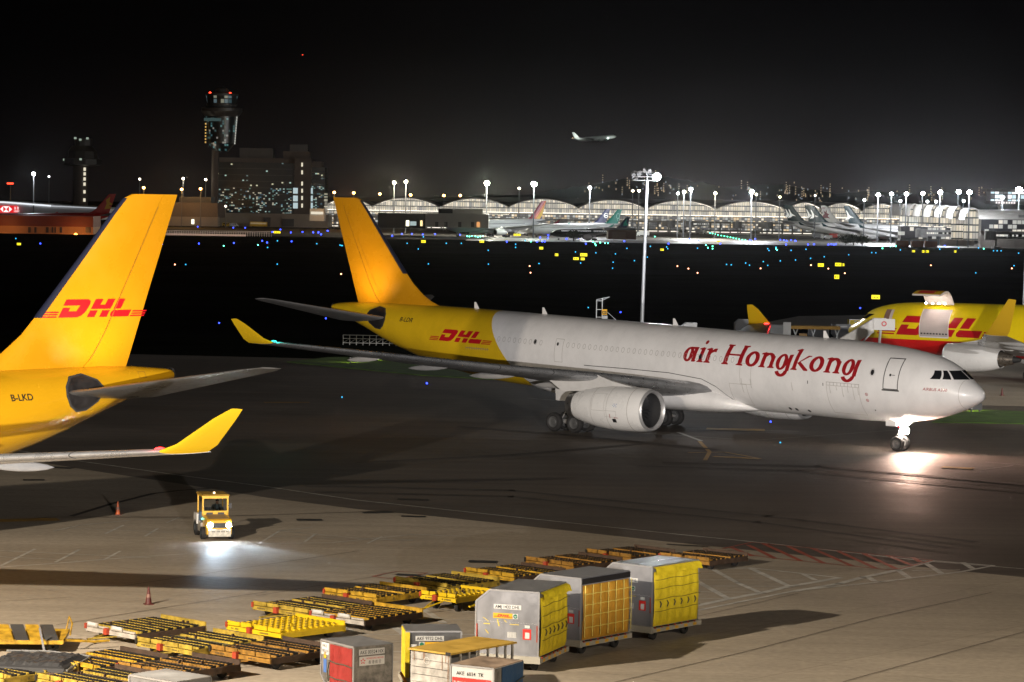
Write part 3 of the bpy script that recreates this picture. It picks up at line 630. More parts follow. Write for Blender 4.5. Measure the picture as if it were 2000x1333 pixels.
# ---------------------------------------------------------------- ground, pavement and paint
def surface(name, col, rough, patch, joint=None, stain=.5):
    m = bpy.data.materials.new(name); m.use_nodes = True; t = m.node_tree; b = t.nodes['Principled BSDF']; L = t.links.new
    c = t.nodes.new('ShaderNodeTexCoord'); mp_ = t.nodes.new('ShaderNodeMapping'); mp_.inputs['Rotation'].default_value = (0, 0, -R_(50)); L(c.outputs['Object'], mp_.inputs[0])
    n1 = t.nodes.new('ShaderNodeTexNoise'); n1.inputs['Scale'].default_value = patch; n1.inputs['Detail'].default_value = 8; n1.inputs['Roughness'].default_value = .6; L(mp_.outputs[0], n1.inputs[0])
    n2 = t.nodes.new('ShaderNodeTexNoise'); n2.inputs['Scale'].default_value = 3.5; n2.inputs['Detail'].default_value = 5; L(c.outputs['Object'], n2.inputs[0])
    st = t.nodes.new('ShaderNodeMapping'); st.inputs['Scale'].default_value = (.018, .5, 1); st.inputs['Rotation'].default_value = (0, 0, R_(8)); L(c.outputs['Object'], st.inputs[0])
    n3 = t.nodes.new('ShaderNodeTexNoise'); n3.inputs['Scale'].default_value = 1.3; n3.inputs['Detail'].default_value = 6; n3.inputs['Roughness'].default_value = .7; L(st.outputs[0], n3.inputs[0])
    def rng(o, lo, hi, a=.3, z=.7):
        r = t.nodes.new('ShaderNodeMapRange'); r.inputs[1].default_value = a; r.inputs[2].default_value = z; r.inputs[3].default_value = lo; r.inputs[4].default_value = hi; L(o, r.inputs[0]); return r.outputs[0]
    def mul(a, b_):
        x = t.nodes.new('ShaderNodeMix'); x.data_type = 'RGBA'; x.blend_type = 'MULTIPLY'; x.inputs[0].default_value = 1
        if isinstance(a, tuple): x.inputs[6].default_value = (*a, 1)
        else: L(a, x.inputs[6])
        L(b_, x.inputs[7]); return x.outputs[2]
    o = mul(col, rng(n1.outputs[0], 1 - stain * .6, 1 + stain * .35)); o = mul(o, rng(n2.outputs[0], .86, 1.1)); o = mul(o, rng(n3.outputs[0], 1 - stain * .4, 1.12))
    if joint:
        br = t.nodes.new('ShaderNodeTexBrick'); br.offset = 0; br.inputs['Scale'].default_value = 1; br.inputs['Brick Width'].default_value = joint; br.inputs['Row Height'].default_value = joint
        br.inputs['Mortar Size'].default_value = .018; br.inputs['Mortar Smooth'].default_value = .3; br.inputs['Color1'].default_value = (1, 1, 1, 1); br.inputs['Color2'].default_value = (.93, .93, .93, 1); br.inputs['Mortar'].default_value = (.5, .48, .45, 1)
        L(mp_.outputs[0], br.inputs[0]); o = mul(o, br.outputs[0])
    L(o, b.inputs['Base Color']); L(rng(n1.outputs[0], rough - .14, rough + .1), b.inputs['Roughness'])
    n4 = t.nodes.new('ShaderNodeTexNoise'); n4.inputs['Scale'].default_value = 12; n4.inputs['Detail'].default_value = 4; L(c.outputs['Object'], n4.inputs[0])
    bp = t.nodes.new('ShaderNodeBump'); bp.inputs['Strength'].default_value = .35; bp.inputs['Distance'].default_value = .02; L(n4.outputs[0], bp.inputs['Height']); L(bp.outputs[0], b.inputs['Normal'])
    return m
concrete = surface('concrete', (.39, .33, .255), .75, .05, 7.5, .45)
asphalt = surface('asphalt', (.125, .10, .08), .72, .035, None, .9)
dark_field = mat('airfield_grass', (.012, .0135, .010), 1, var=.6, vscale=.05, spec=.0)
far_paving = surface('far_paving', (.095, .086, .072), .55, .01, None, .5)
grass = mat('mown_grass', (.05, .11, .008), .95, var=.5, vscale=.6, bump=.8, bscale=9)
def sheet(name, pts, z, m, px=True, thick=None):
    P = [G(*p) if px else Vector((*p, 0)) for p in pts]; P = [(p.x, p.y) for p in P]
    mb = MB(); n = len(P); mb.add([(x, y, z) for x, y in P], [tuple(range(n))])
    o = mb.build(name, m); tag(o, kind='structure'); return o
g0 = MB().add([(-2600, -300, -.02), (2600, -300, -.02), (2600, 6400, -.02), (-2600, 6400, -.02)], [(0, 1, 2, 3)]).build('ground', dark_field); tag(g0, kind='structure')
BND = [(-300, 850), (42, 897), (175, 919), (350, 945), (525, 973), (700, 995), (860, 1010), (1000, 1025), (1300, 1058), (1475, 1076), (1650, 1093), (1860, 1114), (2000, 1128), (2300, 1152)]
P = [G(*p) for p in BND]
cc = [(p.x, p.y) for p in P] + [(150, 60), (150, -40), (-190, -40), (-190, 215)]
sheet('apron', cc, 0, concrete, False)
sheet('taxiway', [(-190, 216), *[(p.x, p.y + .01) for p in P], (150, 160), (150, 290), (30, 300), (-40, 310), (-190, 330)], -.004, asphalt, False)
sheet('cargo_apron', [(1380, 652), (1560, 618), (2300, 606), (2300, 800), (1905, 792), (1850, 800), (1500, 790), (1380, 700)], .002, concrete)
# verges of grass with a kerb of their own height
def island(pts):
    P = [G(*p) for p in pts]; n = len(P)
    tag(MB().prism([(p.x, p.y) for p in P], -.01, .06, 'z').build('grass_verge', grass), kind='structure')
island([(560, 708), (640, 699), (760, 697), (880, 703), (1000, 720), (1060, 745), (960, 742), (820, 734), (700, 722)])
island([(1820, 826), (1850, 812), (1905, 801), (2000, 805), (2300, 816), (2300, 845), (2000, 829), (1900, 827)])
paintw = mat('white_line', (.5, .48, .44), .6, var=.5, vscale=1.2); paintd = mat('tar_line', (.05, .035, .025), .7, var=.3); paintr = mat('red_line', (.36, .075, .04), .6, var=.5, vscale=.9)
painty = mat('yellow_line', (.5, .28, .04), .6, var=.45, vscale=1.5); patchk = mat('tar_patch', (.02, .018, .016), .7); linef = mat('faint_line', (.36, .33, .28), .65, var=.3)
def stripes(name, m, lst, z=.008):
    mb = MB()
    for i, (pts, wd) in enumerate(lst):
        P = [G(*p) for p in pts]
        for a, b in zip(P, P[1:]):
            d = (b - a); d.z = 0
            if d.length < .01: continue
            n = Vector((-d.y, d.x, 0)).normalized() * wd / 2; e = d.normalized() * wd * .3; zz = z + .0012 * (i % 7)
            mb.add([(*(a - e + n).xy, zz), (*(b + e + n).xy, zz), (*(b + e - n).xy, zz), (*(a - e - n).xy, zz)], [(0, 1, 2, 3)])
    tag(mb.build(name, m), kind='structure')
q8 = lambda *l: [(1300 + x / 2.857, 880 + y / 2.857) for x, y in l]; q7 = lambda *l: [(x / 2.857, 880 + y / 2.857) for x, y in l]
stripes('pavement_white_lines', paintw, [(q8((160, 870), (350, 830), (540, 795), (690, 760), (970, 712)), .34), (q8((280, 660), (480, 657), (780, 690), (970, 712)), .2),
    (q8((120, 700), (355, 832)), .3), (q8((270, 668), (400, 740), (530, 797)), .26), (q8((470, 657), (690, 760)), .3), (q8((770, 692), (835, 725)), .25),
    (q8((100, 690), (560, 692)), .09), (q8((100, 723), (860, 725)), .09), (q8((100, 757), (690, 760)), .09), (q8((100, 790), (520, 793)), .09), (q8((100, 828), (350, 830)), .09),
    (q8((160, 898), (720, 785), (1200, 735), (1640, 680), (1830, 645)), .2), (q8((720, 787), (970, 745), (1100, 710), (1290, 670), (1480, 620)), .34), (q8((1480, 616), (1830, 645)), .2),
    (q8((1125, 705), (1165, 730)), .3), (q8((1290, 665), (1360, 712)), .3), (q8((1450, 630), (1540, 688)), .3), (q8((1660, 628), (1715, 662)), .3), (q8((1380, 672), (1640, 668)), .1),
    (q7((100, 1), (300, 40), (1000, 140), (1500, 205), (2000, 280)), .16), ([(700, 978), (1000, 1010), (1300, 1042), (1500, 1062), (1800, 1096), (2000, 1112), (2300, 1140)], .16),
    (q7((0, 652), (300, 632), (700, 600), (1040, 578)), .16), (q7((0, 560), (840, 600)), .1), (q7((0, 595), (430, 615)), .1), (q7((5, 645), (195, 552)), .16), (q7((310, 625), (440, 556)), .16), (q7((580, 612), (670, 564)), .14),
    (q7((300, 452), (440, 420), (740, 390), (1070, 378)), .12), (q7((590, 465), (690, 418)), .14), (q7((810, 480), (880, 437)), .14), (q7((400, 436), (1050, 462)), .09), (q7((930, 405), (1000, 375)), .1),
    (q7((1440, 525), (1560, 450), (1740, 430)), .14), (q7((1560, 450), (2000, 492), (2300, 505)), .12), (q7((1700, 512), (1760, 468)), .14), (q7((1450, 522), (1850, 516), (2300, 470), (2600, 480)), .12), (q7((1500, 480), (2300, 500)), .08), (q7((2050, 520), (2130, 482)), .12),
    ([(745, 1180), (960, 1200)], .09), ([(680, 1165), (930, 1166)], .09), ([(822, 1187), (866, 1217)], .3), ([(660, 1222), (690, 1235)], .3), ([(770, 1226), (790, 1240)], .3), ([(650, 1240), (930, 1240)], .09), ([(840, 1211), (930, 1212)], .09), ([(760, 1274), (930, 1274)], .1), ([(760, 1294), (790, 1294)], .1), ([(700, 1252), (900, 1256)], .08),
    ([(1324, 845), (1370, 862)], .3), ([(1250, 846), (1432, 858)], .12), ([(1340, 838), (1560, 843)], .1), ([(1738, 897), (1765, 898)], .1), ([(1925, 903), (2010, 910)], .12), ([(1905, 920), (1978, 910)], .12), ([(1590, 935), (2000, 958)], .05), ([(1030, 778), (1110, 785)], .12), ([(1480, 860), (1760, 840)], .06)])
stripes('red_hatching', paintr, [(q8((320, 550), (480, 515), (1100, 575), (1490, 615)), .13), (q8((300, 560), (600, 603), (1240, 668), (1300, 665), (1490, 615)), .13)] + [(q8(a, b), .26) for a, b in
    (((370, 545), (480, 590)), ((460, 530), (610, 605)), ((545, 522), (750, 617)), ((685, 538), (885, 633)), ((820, 550), (1040, 648)), ((965, 565), (1170, 660)), ((1105, 578), (1290, 665)), ((1240, 590), (1365, 640)), ((1380, 600), (1420, 625)))]
    + [([(727, 1127), (775, 1117), (835, 1120), (775, 1133), (727, 1127)], .08)], .018)
stripes('tar_joints', paintd, [([(0, 1019), (100, 1011), (380, 1011), (700, 1001), (760, 998)], .14), ([(140, 1009), (215, 986), (300, 965), (350, 959), (425, 954)], .34),
    (q8((-300, 1300), (0, 1230), (430, 1130), (1180, 935), (1820, 795)), .05), (q8((990, 1294), (2000, 1015)), .05), (q8((150, 935), (740, 800)), .04), ([(0, 1176), (130, 1168)], .04), ([(110, 1222), (290, 1193), (520, 1157)], .05), ([(230, 1147), (600, 1092), (700, 1077)], .05),
    ([(500, 1165), (745, 1125)], .04), ([(1580, 912), (1700, 925), (2000, 957)], .12), ([(1820, 943), (2000, 950)], .12), ([(330, 933), (560, 915)], .06)], .02)
stripes('yellow_marks', painty, [([(8, 1018), (100, 1016)], 1.3), (q8((130, 15), (330, 12), (510, 45)), .25), ([(1366, 863), (1386, 884), (1377, 900)], .28), ([(1400, 893), (1478, 897)], .8), ([(520, 787), (600, 787)], .6), ([(1395, 839), (1478, 841)], 2.0), ([(1850, 914), (1890, 916)], 1.2)], .03)
stripes('tar_patches', patchk, [([(100, 914), (136, 916)], .8), ([(52, 939), (80, 939)], .7), ([(588, 1017), (620, 1017)], .8), ([(785, 977), (828, 978)], .8), ([(715, 1003), (760, 1002)], .7), ([(790, 1010), (825, 1011)], .6), ([(780, 1124), (815, 1126)], .5), ([(925, 1098), (960, 1099)], .8), ([(1305, 1065), (1380, 1069)], .3)], .042)

stripes('rubber_marks', mat('rubber_mark', (.07, .058, .05), .8, var=.5, vscale=.6), [([(1300, 905), (1600, 912), (1800, 930), (2000, 948)], .7), ([(1250, 912), (1560, 921), (1760, 940), (2000, 962)], .5), ([(700, 905), (1000, 890), (1250, 868)], .5), ([(600, 950), (1000, 960), (1500, 1010), (1900, 1060)], .6), ([(620, 962), (1000, 972), (1480, 1022), (1850, 1072)], .5), ([(900, 835), (1100, 850), (1400, 880)], .6)], .05)
# ---------------------------------------------------------------- empty pallet dollies
yw = mat('worn_yellow', (.42, .245, .015), .55, var=.6, vscale=3.5); yb = mat('fresh_yellow', (.62, .42, .01), .4, var=.12, vscale=2); rust = mat('rusty_steel', (.06, .034, .02), .75, var=.5, vscale=4)
dk = mat('dark_roller', (.02, .019, .018), .5, var=.3); tyr = mat('tyre'); ored = mat('orange_red_rubber', (.33, .04, .015), .5, var=.2); wht = mat('dirty_white', (.38, .35, .31), .5, var=.3, vscale=3); deckb = mat('deck_brown', (.10, .065, .04), .7, var=.5, vscale=2)
olive = mat('deck_olive', (.10, .10, .06), .7, var=.4, vscale=2)
def at_corner(px, ang, w, l, z=.5):
    p = G(*px, z); return p.x, p.y
ywb = mat('brown_yellow', (.27, .135, .018), .6, var=.6, vscale=4); ywo = mat('faded_yellow', (.36, .25, .03), .6, var=.55, vscale=3)
DIRT = mat('grime', (.05, .035, .02), .8)
def dolly(name, label, corner, ang, w=3.1, l=3.45, style='worn', h=.5, fresh=None):
    """corner: where the front rail's left end stands; the rail runs along ang, the deck back from it"""
    y_ = yb if style in ('fresh', 'small') else (yw, ywo, ywb)[int(abs(corner[0] * 7 + corner[1] * 3)) % 3]; fr = {'worn': rust, 'olive': olive, 'fresh': yb, 'small': yb, 'white': rust}[style]
    t = thing(name, label, 'dolly', (corner[0], corner[1], 0), ang, 'empty pallet dollies parked in rows')
    m = MB()
    for x in (.12, w / 2, w - .12): m.box((x, l / 2, h - .17), (.14, l, .14))
    for y in (.1, l * .33, l * .66, l - .1): m.box((w / 2, y, h - .15), (w, .1, .1))
    m.build('chassis', fr, t)
    rnd = random.Random(int(corner[0] * 97 + corner[1] * 31))
    nb = 7 if style not in ('small',) else 4
    pitch = (l - .5) / nb
    if style in ('fresh', 'small'):
        MB().box((w / 2, l / 2, h - .07), (w - .12, l - .2, .05)).build('deck', yb, t)
        m = MB(); n = 0
        for j in range(nb + 3):
            for i in range(9 if style == 'fresh' else 6):
                m.box((.3 + i * (w - .6) / (8 if style == 'fresh' else 5), .3 + j * (l - .6) / (nb + 2), h - .01), (.2, .15, .09), rz=.1 * (i % 2))
        m.build('ball_transfer_rows', yb, t)
        m = MB()
        for j in range(nb + 3):
            for i in range(9 if style == 'fresh' else 6): m.cyl((.3 + i * (w - .6) / (8 if style == 'fresh' else 5), .3 + j * (l - .6) / (nb + 2), h + .03), (.3 + i * (w - .6) / (8 if style == 'fresh' else 5), .3 + j * (l - .6) / (nb + 2), h + .055), .055, 8)
        tag(m.build('transfer_balls', dk, t), kind='stuff')
    else:
        if style != 'white': MB().box((w * .5, l * .5, h - .045), (w * .92, pitch * .8, .03)).build('deck_plate', deckb if style == 'worn' else olive, t)
        for j in range(nb):
            y = .3 + pitch * (j + .5)
            if style != 'white' and abs(y - l / 2) < pitch * .5: continue
            m = MB()
            m.box((w / 2, y - .16, h - .04), (w - .16, .035, .13)); m.box((w / 2, y + .16, h - .04), (w - .16, .035, .1))
            k = int(w / .17)
            for i in range(k): m.box((.12 + (w - .24) * i / (k - 1), y - .185, h - .02), (.09, .02, .08 + .03 * rnd.random()))
            m.build('roller_rail', y_, t)
            m = MB()
            for i in range(k): m.cyl((.16 + (w - .32) * i / (k - 1), y - .15, h - .01), (.16 + (w - .32) * i / (k - 1), y + .15, h - .012), .05, 8)
            m.build('rollers', dk, t, 50)
    # rails
    m = MB(); rm = wht if style == 'white' else y_
    n = 4; g = .03
    for i in range(n):
        x0, x1 = w * i / n + g, w * (i + 1) / n - g
        if i == 1: x1 -= .12
        hh = .16 if style != 'white' or i in (0, 2) else .07
        m.bb((x0, -.05, h - .03), (x1, .0, h - .03 + hh))
    m.bb((0, -.06, h - .22), (w, .05, h - .06)); m.build('front_rail', rm, t)
    MB().bb((w * .1, l - .03, h - .1), (w, l + .02, h + .13)).bb((0, l - .05, h - .28), (w, l + .04, h - .12)).build('rear_rail', y_ if style != 'worn' else rust, t)
    MB().bb((w - .06, 0, h - .26), (w, l, h - .03)).bb((0, 0, h - .26), (.06, l, h - .03)).build('side_rails', y_ if style in ('fresh', 'small', 'olive') else rust, t)  # worn and white styles: flank shade put into the dark rusty colour
    MB().box((w * .45, -.12, h - .1), (.2, .16, .24)).build('brake_box', ored, t)
    MB().box((.03, -.07, h - .02), (.09, .09, .2)).build('corner_bumper', ored if rnd.random() < .7 else dk, t)
    if style == 'white': MB().bb((.15, -.065, h + .03), (.6, -.052, h + .14)).bb((w * .55, -.065, h + .03), (w * .72, -.052, h + .14)).build('number_plate', mat('plate_white', (.5, .5, .5), .5), t)
    else:
        sg = []
        for kk, (x0, wdt) in enumerate(((.3, .5), (w * .62, .55))): sg += [rect2d(x0 + i * .07, 0, x0 + i * .07 + .045, .06) for i in range(int(wdt / .07)) if rnd.random() < .8]
        decal('stencil_dashes', DIRT, sg, lambda x, y, k: (x, -.061 - k, h - .17 + y), t)
    m = MB(); m.tube([(w * .38, -.02, h - .25), (w / 2, -.95, .22)], .035, 6); m.tube([(w * .62, -.02, h - .25), (w / 2, -.95, .22)], .035, 6); m.box((w / 2, -1.02, .22), (.12, .2, .06)); m.build('tow_bar', y_, t)
    for x in (.35, w - .35):
        for y in ((.55, l - .55)):
            wh = MB().lathe([(-.09, .08), (-.1, .17), (-.06, .21), (.06, .21), (.1, .17), (.09, .08)], (x, y, .21), 'x', 18).build('wheel', tyr, t, 40)
            MB().lathe([(-.07, .01), (-.075, .1), (.075, .1), (.07, .01)], (x, y, .21), 'x', 12).build('hub', rust, wh, 40)
    # posts and lock stops along the edges
    for i in range(5): MB().box((w * .15 + rnd.random() * w * .75, .25 + rnd.random() * (l - .5), h + .06), (.05, .1, .12)).build('pallet_stop', rust if style != 'fresh' else yb, t)
    return t
LBL = 'pallet_dolly'; A45 = 0
for lab, cx, cy, st, ww, ll, an in (
    ('brown rusty pallet dolly right above the bright yellow studded dolly, dark wheel showing', -10.3, 117.6, 'worn', 3.3, 3.5, -43),
    ('bright fresh yellow pallet dolly with rows of studs across its whole deck', -10.8, 112.0, 'fresh', 3.1, 3.3, -43),
    ('olive decked yellow dolly between the small studded dolly and the brown rusty one', -7.7, 122.0, 'olive', 3.0, 3.1, -40),
    ('yellow railed dolly with dark deck behind the small studded trolley', -4.9, 126.0, 'olive', 3.2, 3.2, -43),
    ('white railed roller dolly with number plates beside the bright yellow studded dolly', -7.8, 115.4, 'white', 2.9, 3.4, -40),
    ('white railed roller dolly farthest left of the empty row, under the lone cone', -16.1, 111.1, 'white', 3.0, 3.4, -44),
    ('olive decked yellow dolly just below the bright yellow studded dolly, to its left', -13.7, 107.5, 'olive', 3.1, 3.5, -42),
    ('brown decked dolly with a yellow rail left of the red curtained container', -10.8, 105.9, 'worn', 3.2, 3.3, -42),
    ('rusty dolly next to the dark netted pallet at the lower left', -16.5, 102.8, 'worn', 2.9, 3.4, -42),
    ('yellow roller dolly just above the lone grey container roof at the bottom edge', -13.6, 101.6, 'worn', 2.7, 3.3, -40),
    ('rusty yellow dolly above and left of the nearest silver container', -1.9, 129.6, 'worn', 3.1, 3.2, -45),
    ('yellow roller dolly above the middle silver container with the netted side', .8, 133.9, 'worn', 3.1, 3.2, -45),
    ('brown dolly at the upper end of the row, orange bumper showing', 3.7, 137.3, 'worn', 2.9, 3.0, -45),
    ('last yellow dolly of the row, half behind the roof of the farthest silver container', 7.1, 136.2, 'worn', 2.9, 3.0, -40),
    ('yellow dolly cut by the bottom left corner of the picture', -19.3, 100.6, 'olive', 3.0, 3.2, -42),
    ('yellow dolly cut by the bottom edge, below the rusty roller dolly', -16.0, 98.9, 'worn', 2.9, 3.2, -42)):
    dolly(LBL, lab, (cx, cy), R_(an), ww, ll, st)
dolly(LBL, 'small bright yellow studded trolley standing high on four dark wheels', (-3.6, 120.3), R_(-38), 1.9, 2.4, 'small', .68)
dolly(LBL, 'orange ended yellow trolley half hidden behind the nearest silver container', (-1.6, 121.2), R_(-40), 1.9, 2.6, 'small', .6)

# ---------------------------------------------------------------- freight containers
alu = mat('scuffed_aluminium', (.27, .275, .30), .4, .5, var=.12, vscale=1.4); alud = mat('dull_aluminium', (.20, .20, .205), .5, .5, var=.25, vscale=2.5); alub = mat('bright_roof', (.33, .34, .35), .36, .6, var=.6, vscale=1.2, streak=(.4, 3, 1))
dirty = mat('dirty_aluminium', (.19, .175, .155), .55, .3, var=.75, vscale=3.2); ycur = mat('yellow_curtain', (.62, .47, .015), .55, var=.2, vscale=3, bump=.6, bscale=5); ocur = mat('ochre_curtain', (.48, .24, .02), .6, var=.2, vscale=3, bump=.6, bscale=5)
strap = mat('strap', (.05, .045, .03), .7); ystrap = mat('yellow_strap', (.62, .52, .12), .6); rcur = mat('red_curtain', (.22, .016, .013), .55, var=.25, vscale=3, bump=.5, bscale=4); bcur = mat('blue_curtain', (.012, .05, .12), .55, var=.2, bump=.4, bscale=5)
pw_ = mat('label_white', (.5, .5, .49), .5); green = mat('label_green', (.01, .14, .08), .5); redl = mat('label_red', (.55, .02, .015), .5); amber = mat('label_yellow', (.6, .33, .01), .5)
def uld(label, corner, ang, prof, depth, z0, mats, group='freight containers waiting by the dollies', name='freight_container'):
    t = thing(name, label, 'container', (corner[0], corner[1], z0), ang, group)
    MB().prism(prof, 0, depth, 'x').build('shell', mats[0], t)
    hi = max(p[1] for p in prof); ys = [p[0] for p in prof if abs(p[1] - hi) < 1e-6]
    MB().bb((-.015, min(ys) - .015, hi + .003), (depth + .015, max(ys), hi + .03)).build('roof_sheet', mats[1], t)
    m = MB(); r = .03
    n = len(prof)
    for i in range(n):
        a, b = prof[i], prof[(i + 1) % n]
        for x in (-.008, depth + .008):
            d = Vector((0, b[0] - a[0], b[1] - a[1])); m.add([Vector((x, a[0], a[1])) + q for q in (Vector((-.012, 0, 0)),)] , []) if False else None
            L = d.length; ang_ = atan2(d.z, d.y)
            m.box((x, (a[0] + b[0]) / 2, (a[1] + b[1]) / 2), (.03, L, .06), rx=ang_)
    m.build('edge_frame', mats[2], t)
    return t
def onF(x0, z0, W=None): return lambda x, y, k: (-.006 - k, x0 - x, z0 + y)       # front face, reading left to right
def onS(x0, z0): return lambda x, y, k: (x0 + x, -.006 - k, z0 + y)
rail_white = mat('rail_white', (.34, .32, .27), .5, var=.2)
def carrier(label, corner, ang, W=2.5, D=3.2, z=.5):
    t = thing('container_dolly', label, 'dolly', (corner[0], corner[1], 0), ang, 'dollies under freight containers')
    MB().bb((-.1, -.12, z - .18), (D + .1, .0, z - .02)).build('side_beam', rail_white, t); MB().bb((-.1, W, z - .18), (D + .1, W + .1, z - .02)).build('side_beam', rail_white, t)
    MB().bb((-.14, -.12, z - .2), (-.02, W + .1, z + .05)).build('end_beam', rail_white, t); MB().bb((D + .02, -.1, z - .2), (D + .12, W + .1, z)).build('end_beam', rail_white, t)
    MB().bb((0, .02, z - .14), (D, W - .02, z - .05)).build('deck', rust, t)
    m = MB()
    for i in range(5): m.bb((.2 + i * .62, -.135, z - .15), (.42 + i * .62, -.122, z - .05))
    m.build('hazard_patches', amber, t)
    m = MB()
    for i in range(7): m.bb((.05 + i * .45, -.15, z - .02), (.1 + i * .45, -.1, z + .04))
    m.build('side_stops', ored, t)
    m = MB(); m.tube([(-.1, W * .35, z - .2), (-1.1, W / 2, .25)], .03, 6); m.tube([(-.1, W * .65, z - .2), (-1.1, W / 2, .25)], .03, 6); m.build('tow_bar', rail_white, t)
    for x in (.5, D - .5):
        for y in (.3, W - .3):
            MB().lathe([(-.09, .05), (-.1, .17), (-.06, .21), (.06, .21), (.1, .17), (.09, .05)], (x, y, .21), 'y', 18).build('wheel', tyr, t, 40)
    return t
def crate_mark(t, x, z, h):
    decal('courier_sticker', amber, [rect2d(0, 0, h * 7.4, h * 1.9)], onF(x, z), t); decal('courier_letters', redl, courier_mark(h, True), lambda a, b, k: (-.012 - k, x - h * 1.45 - a, z + h * .45 + b), t)
    decal('round_sticker', pw_, [rect2d(0, 0, h * 2, h * 1.9)], onF(x - h * 7.5, z), t); decal('round_badge', green, [oval(0, 0, h * .8, h * .8)], lambda a, b, k: (-.012 - k, x - h * 8.5 - a, z + h * .95 + b), t)
    decal('badge_lines', pw_, [rect2d(-h * .5, -h * .08, h * .5, h * .08), rect2d(-h * .1, -h * .45, h * .1, -h * .1)], lambda a, b, k: (-.018 - k, x - h * 8.5 - a, z + h * .95 + b), t)
AMJ = [(0, 0), (2.4, 0), (2.4, 1.92), (1.88, 2.35), (0, 2.35)]
def amj(label, px, ang, code, cur, roof, netted, dlabel):
    c = G(*px, .55); t = uld(label, (c.x, c.y), ang, AMJ, 3.15, .55, (alu, roof, mat('frame_alu', (.36, .36, .37), .35, .6)))
    carrier(dlabel, (c.x, c.y), ang, 2.42, 3.15, .53)
    # curtain bulging on the open side
    n, k = 22, 14; vs = []
    rnd = random.Random(len(label))
    for j in range(k + 1):
        for i in range(n + 1):
            x = .06 + 3.03 * i / n; z = .03 + (2.12 if not netted else 2.05) * j / k
            b = .02 + .10 * abs(sin(pi * i / n * 6)) ** .5 * abs(sin(pi * j / k * 4)) ** .3 * (1 if netted else .75) + .05 * sin(pi * j / k) + rnd.random() * .015
            vs.append((x, -b, z))
    MB().add(vs, [(j * (n + 1) + i, j * (n + 1) + i + 1, (j + 1) * (n + 1) + i + 1, (j + 1) * (n + 1) + i) for j in range(k) for i in range(n)]).build('curtain', cur, t, 60)
    m = MB()
    if netted:
        for i in range(7): m.tube([(.06 + 3.03 * i / 6, -.16, z) for z in (.15, .8, 1.4, 2.1)], .016, 5)
        for z in (.5, .95, 1.35, 1.75): m.tube([(.06 + 3.03 * i / 12, -.15 - .01 * (i % 2), z + .02 * (i % 2)) for i in range(13)], .018, 5)
        m.build('strap_net', ystrap, t); MB().bb((0, -.06, 2.13), (3.15, -.005, 2.34)).build('roof_flap', mat('black_paint'), t)
    else:
        for z in (.62, 1.08, 1.5, 1.85): m.tube([(.03 + 3.09 * i / 12, -.14 - .015 * (i % 2), z - .02 * sin(pi * i / 3)) for i in range(13)], .012, 5)
        m.build('strap_net', mat('strap_olive', (.16, .13, .02), .7), t)
        m = MB()
        for i in range(6): m.tube([(.35 + .47 * i, -.16, .75), (.38 + .47 * i, -.2, .9), (.33 + .47 * i, -.17, 1.0)], .022, 5)
        m.build('buckles', strap, t)
        vs = []
        for i in range(13):
            x = .03 + 3.09 * i / 12; vs += [(x, -.02, 2.34), (x, -.16 - .03 * sin(i * 2.1), 2.28), (x, -.2 - .04 * sin(i * 1.7), 2.06 + .03 * sin(i * 2.9))]
        MB().add(vs, [(3 * i + j, 3 * i + 3 + j, 3 * i + 4 + j, 3 * i + 1 + j) for i in range(12) for j in (0, 1)]).build('roof_flap', cur, t, 60)
    decal('code_plate', pw_, [rect2d(0, 0, 1.05, .17)], onF(1.72, 1.68), t); decal('code', black, [text2d(code, .115, .94, .004)], lambda a, b, k: (-.012 - k, 1.665 - a, 1.71 + b), t)
    crate_mark(t, 1.74, 1.34, .1)
    decal('scratches', mat('yellow_scuff', (.6, .46, .05), .6), [poly2d([[(a, b), (a + .05, b - .01), (c_ + .04, d), (c_, d)]]) for a, b, c_, d in ((.2, 1.25, .42, 1.1), (.75, 1.2, .83, .95), (.3, .8, .42, .66), (1.0, 1.2, 1.12, 1.1))] + [rect2d(.25, 1.0, .5, 1.03), rect2d(1.25, 1.03, 1.6, 1.05)], onF(2.35, .1), t)
    decal('document_pocket', redl, [rect2d(0, 0, .32, .38)], onF(.6, .62), t); decal('document', pw_, [rect2d(.09, .04, .26, .26)], lambda a, b, k: (-.012 - k, .6 - a, .62 + b), t)
    decal('data_label', pw_, [rect2d(0, 0, .34, .2), rect2d(.65, .38, .85, .48)], onF(1.18, .66), t)
    decal('data_lines', mat('grey_print', (.3, .3, .3), .6), [rect2d(.03 + .11 * i, .03 + .045 * j, .12 + .11 * i, .05 + .045 * j) for i in range(3) for j in range(4)], lambda a, b, k: (-.012 - k, 1.18 - a, .66 + b), t)
    decal('rivet_row', mat('rivet', (.75, .75, .76), .3, .6), [rect2d(.05 + i * .06, 1.19 + .01 * (i % 3), .07 + i * .06, 1.205 + .01 * (i % 3)) for i in range(38)], onF(2.38, .0), t)
    MB().bb((-.03, .03, .55), (-.01, .07, 1.15)).bb((-.03, 2.33, .6), (-.01, 2.37, 1.1)).build('door_strap', ored, t)
    return t
amj('nearest of three tall silver containers, plate AMJ 1432, bulging yellow curtain', (1051, 1285), R_(71), 'AMJ 1432 DHL', ycur, alud, False, 'white beamed dolly carrying the nearest tall silver container')
amj('middle tall silver container with ochre curtain under a pale strap net', (1133, 1253), R_(53), 'AMJ 1440 DHL', ocur, alud, True, 'white beamed dolly carrying the middle silver container with ochre curtain')
amj('farthest tall silver container, shiny bright roof and smooth yellow curtain', (1272, 1226), R_(52), 'AMJ 1422 DHL', ycur, alub, False, 'white beamed dolly carrying the farthest tall silver container')
AKE = [(0, 0), (1.56, 0), (2.0, .46), (2.0, 1.62), (0, 1.62)]
fr_ = mat('frame_alu')
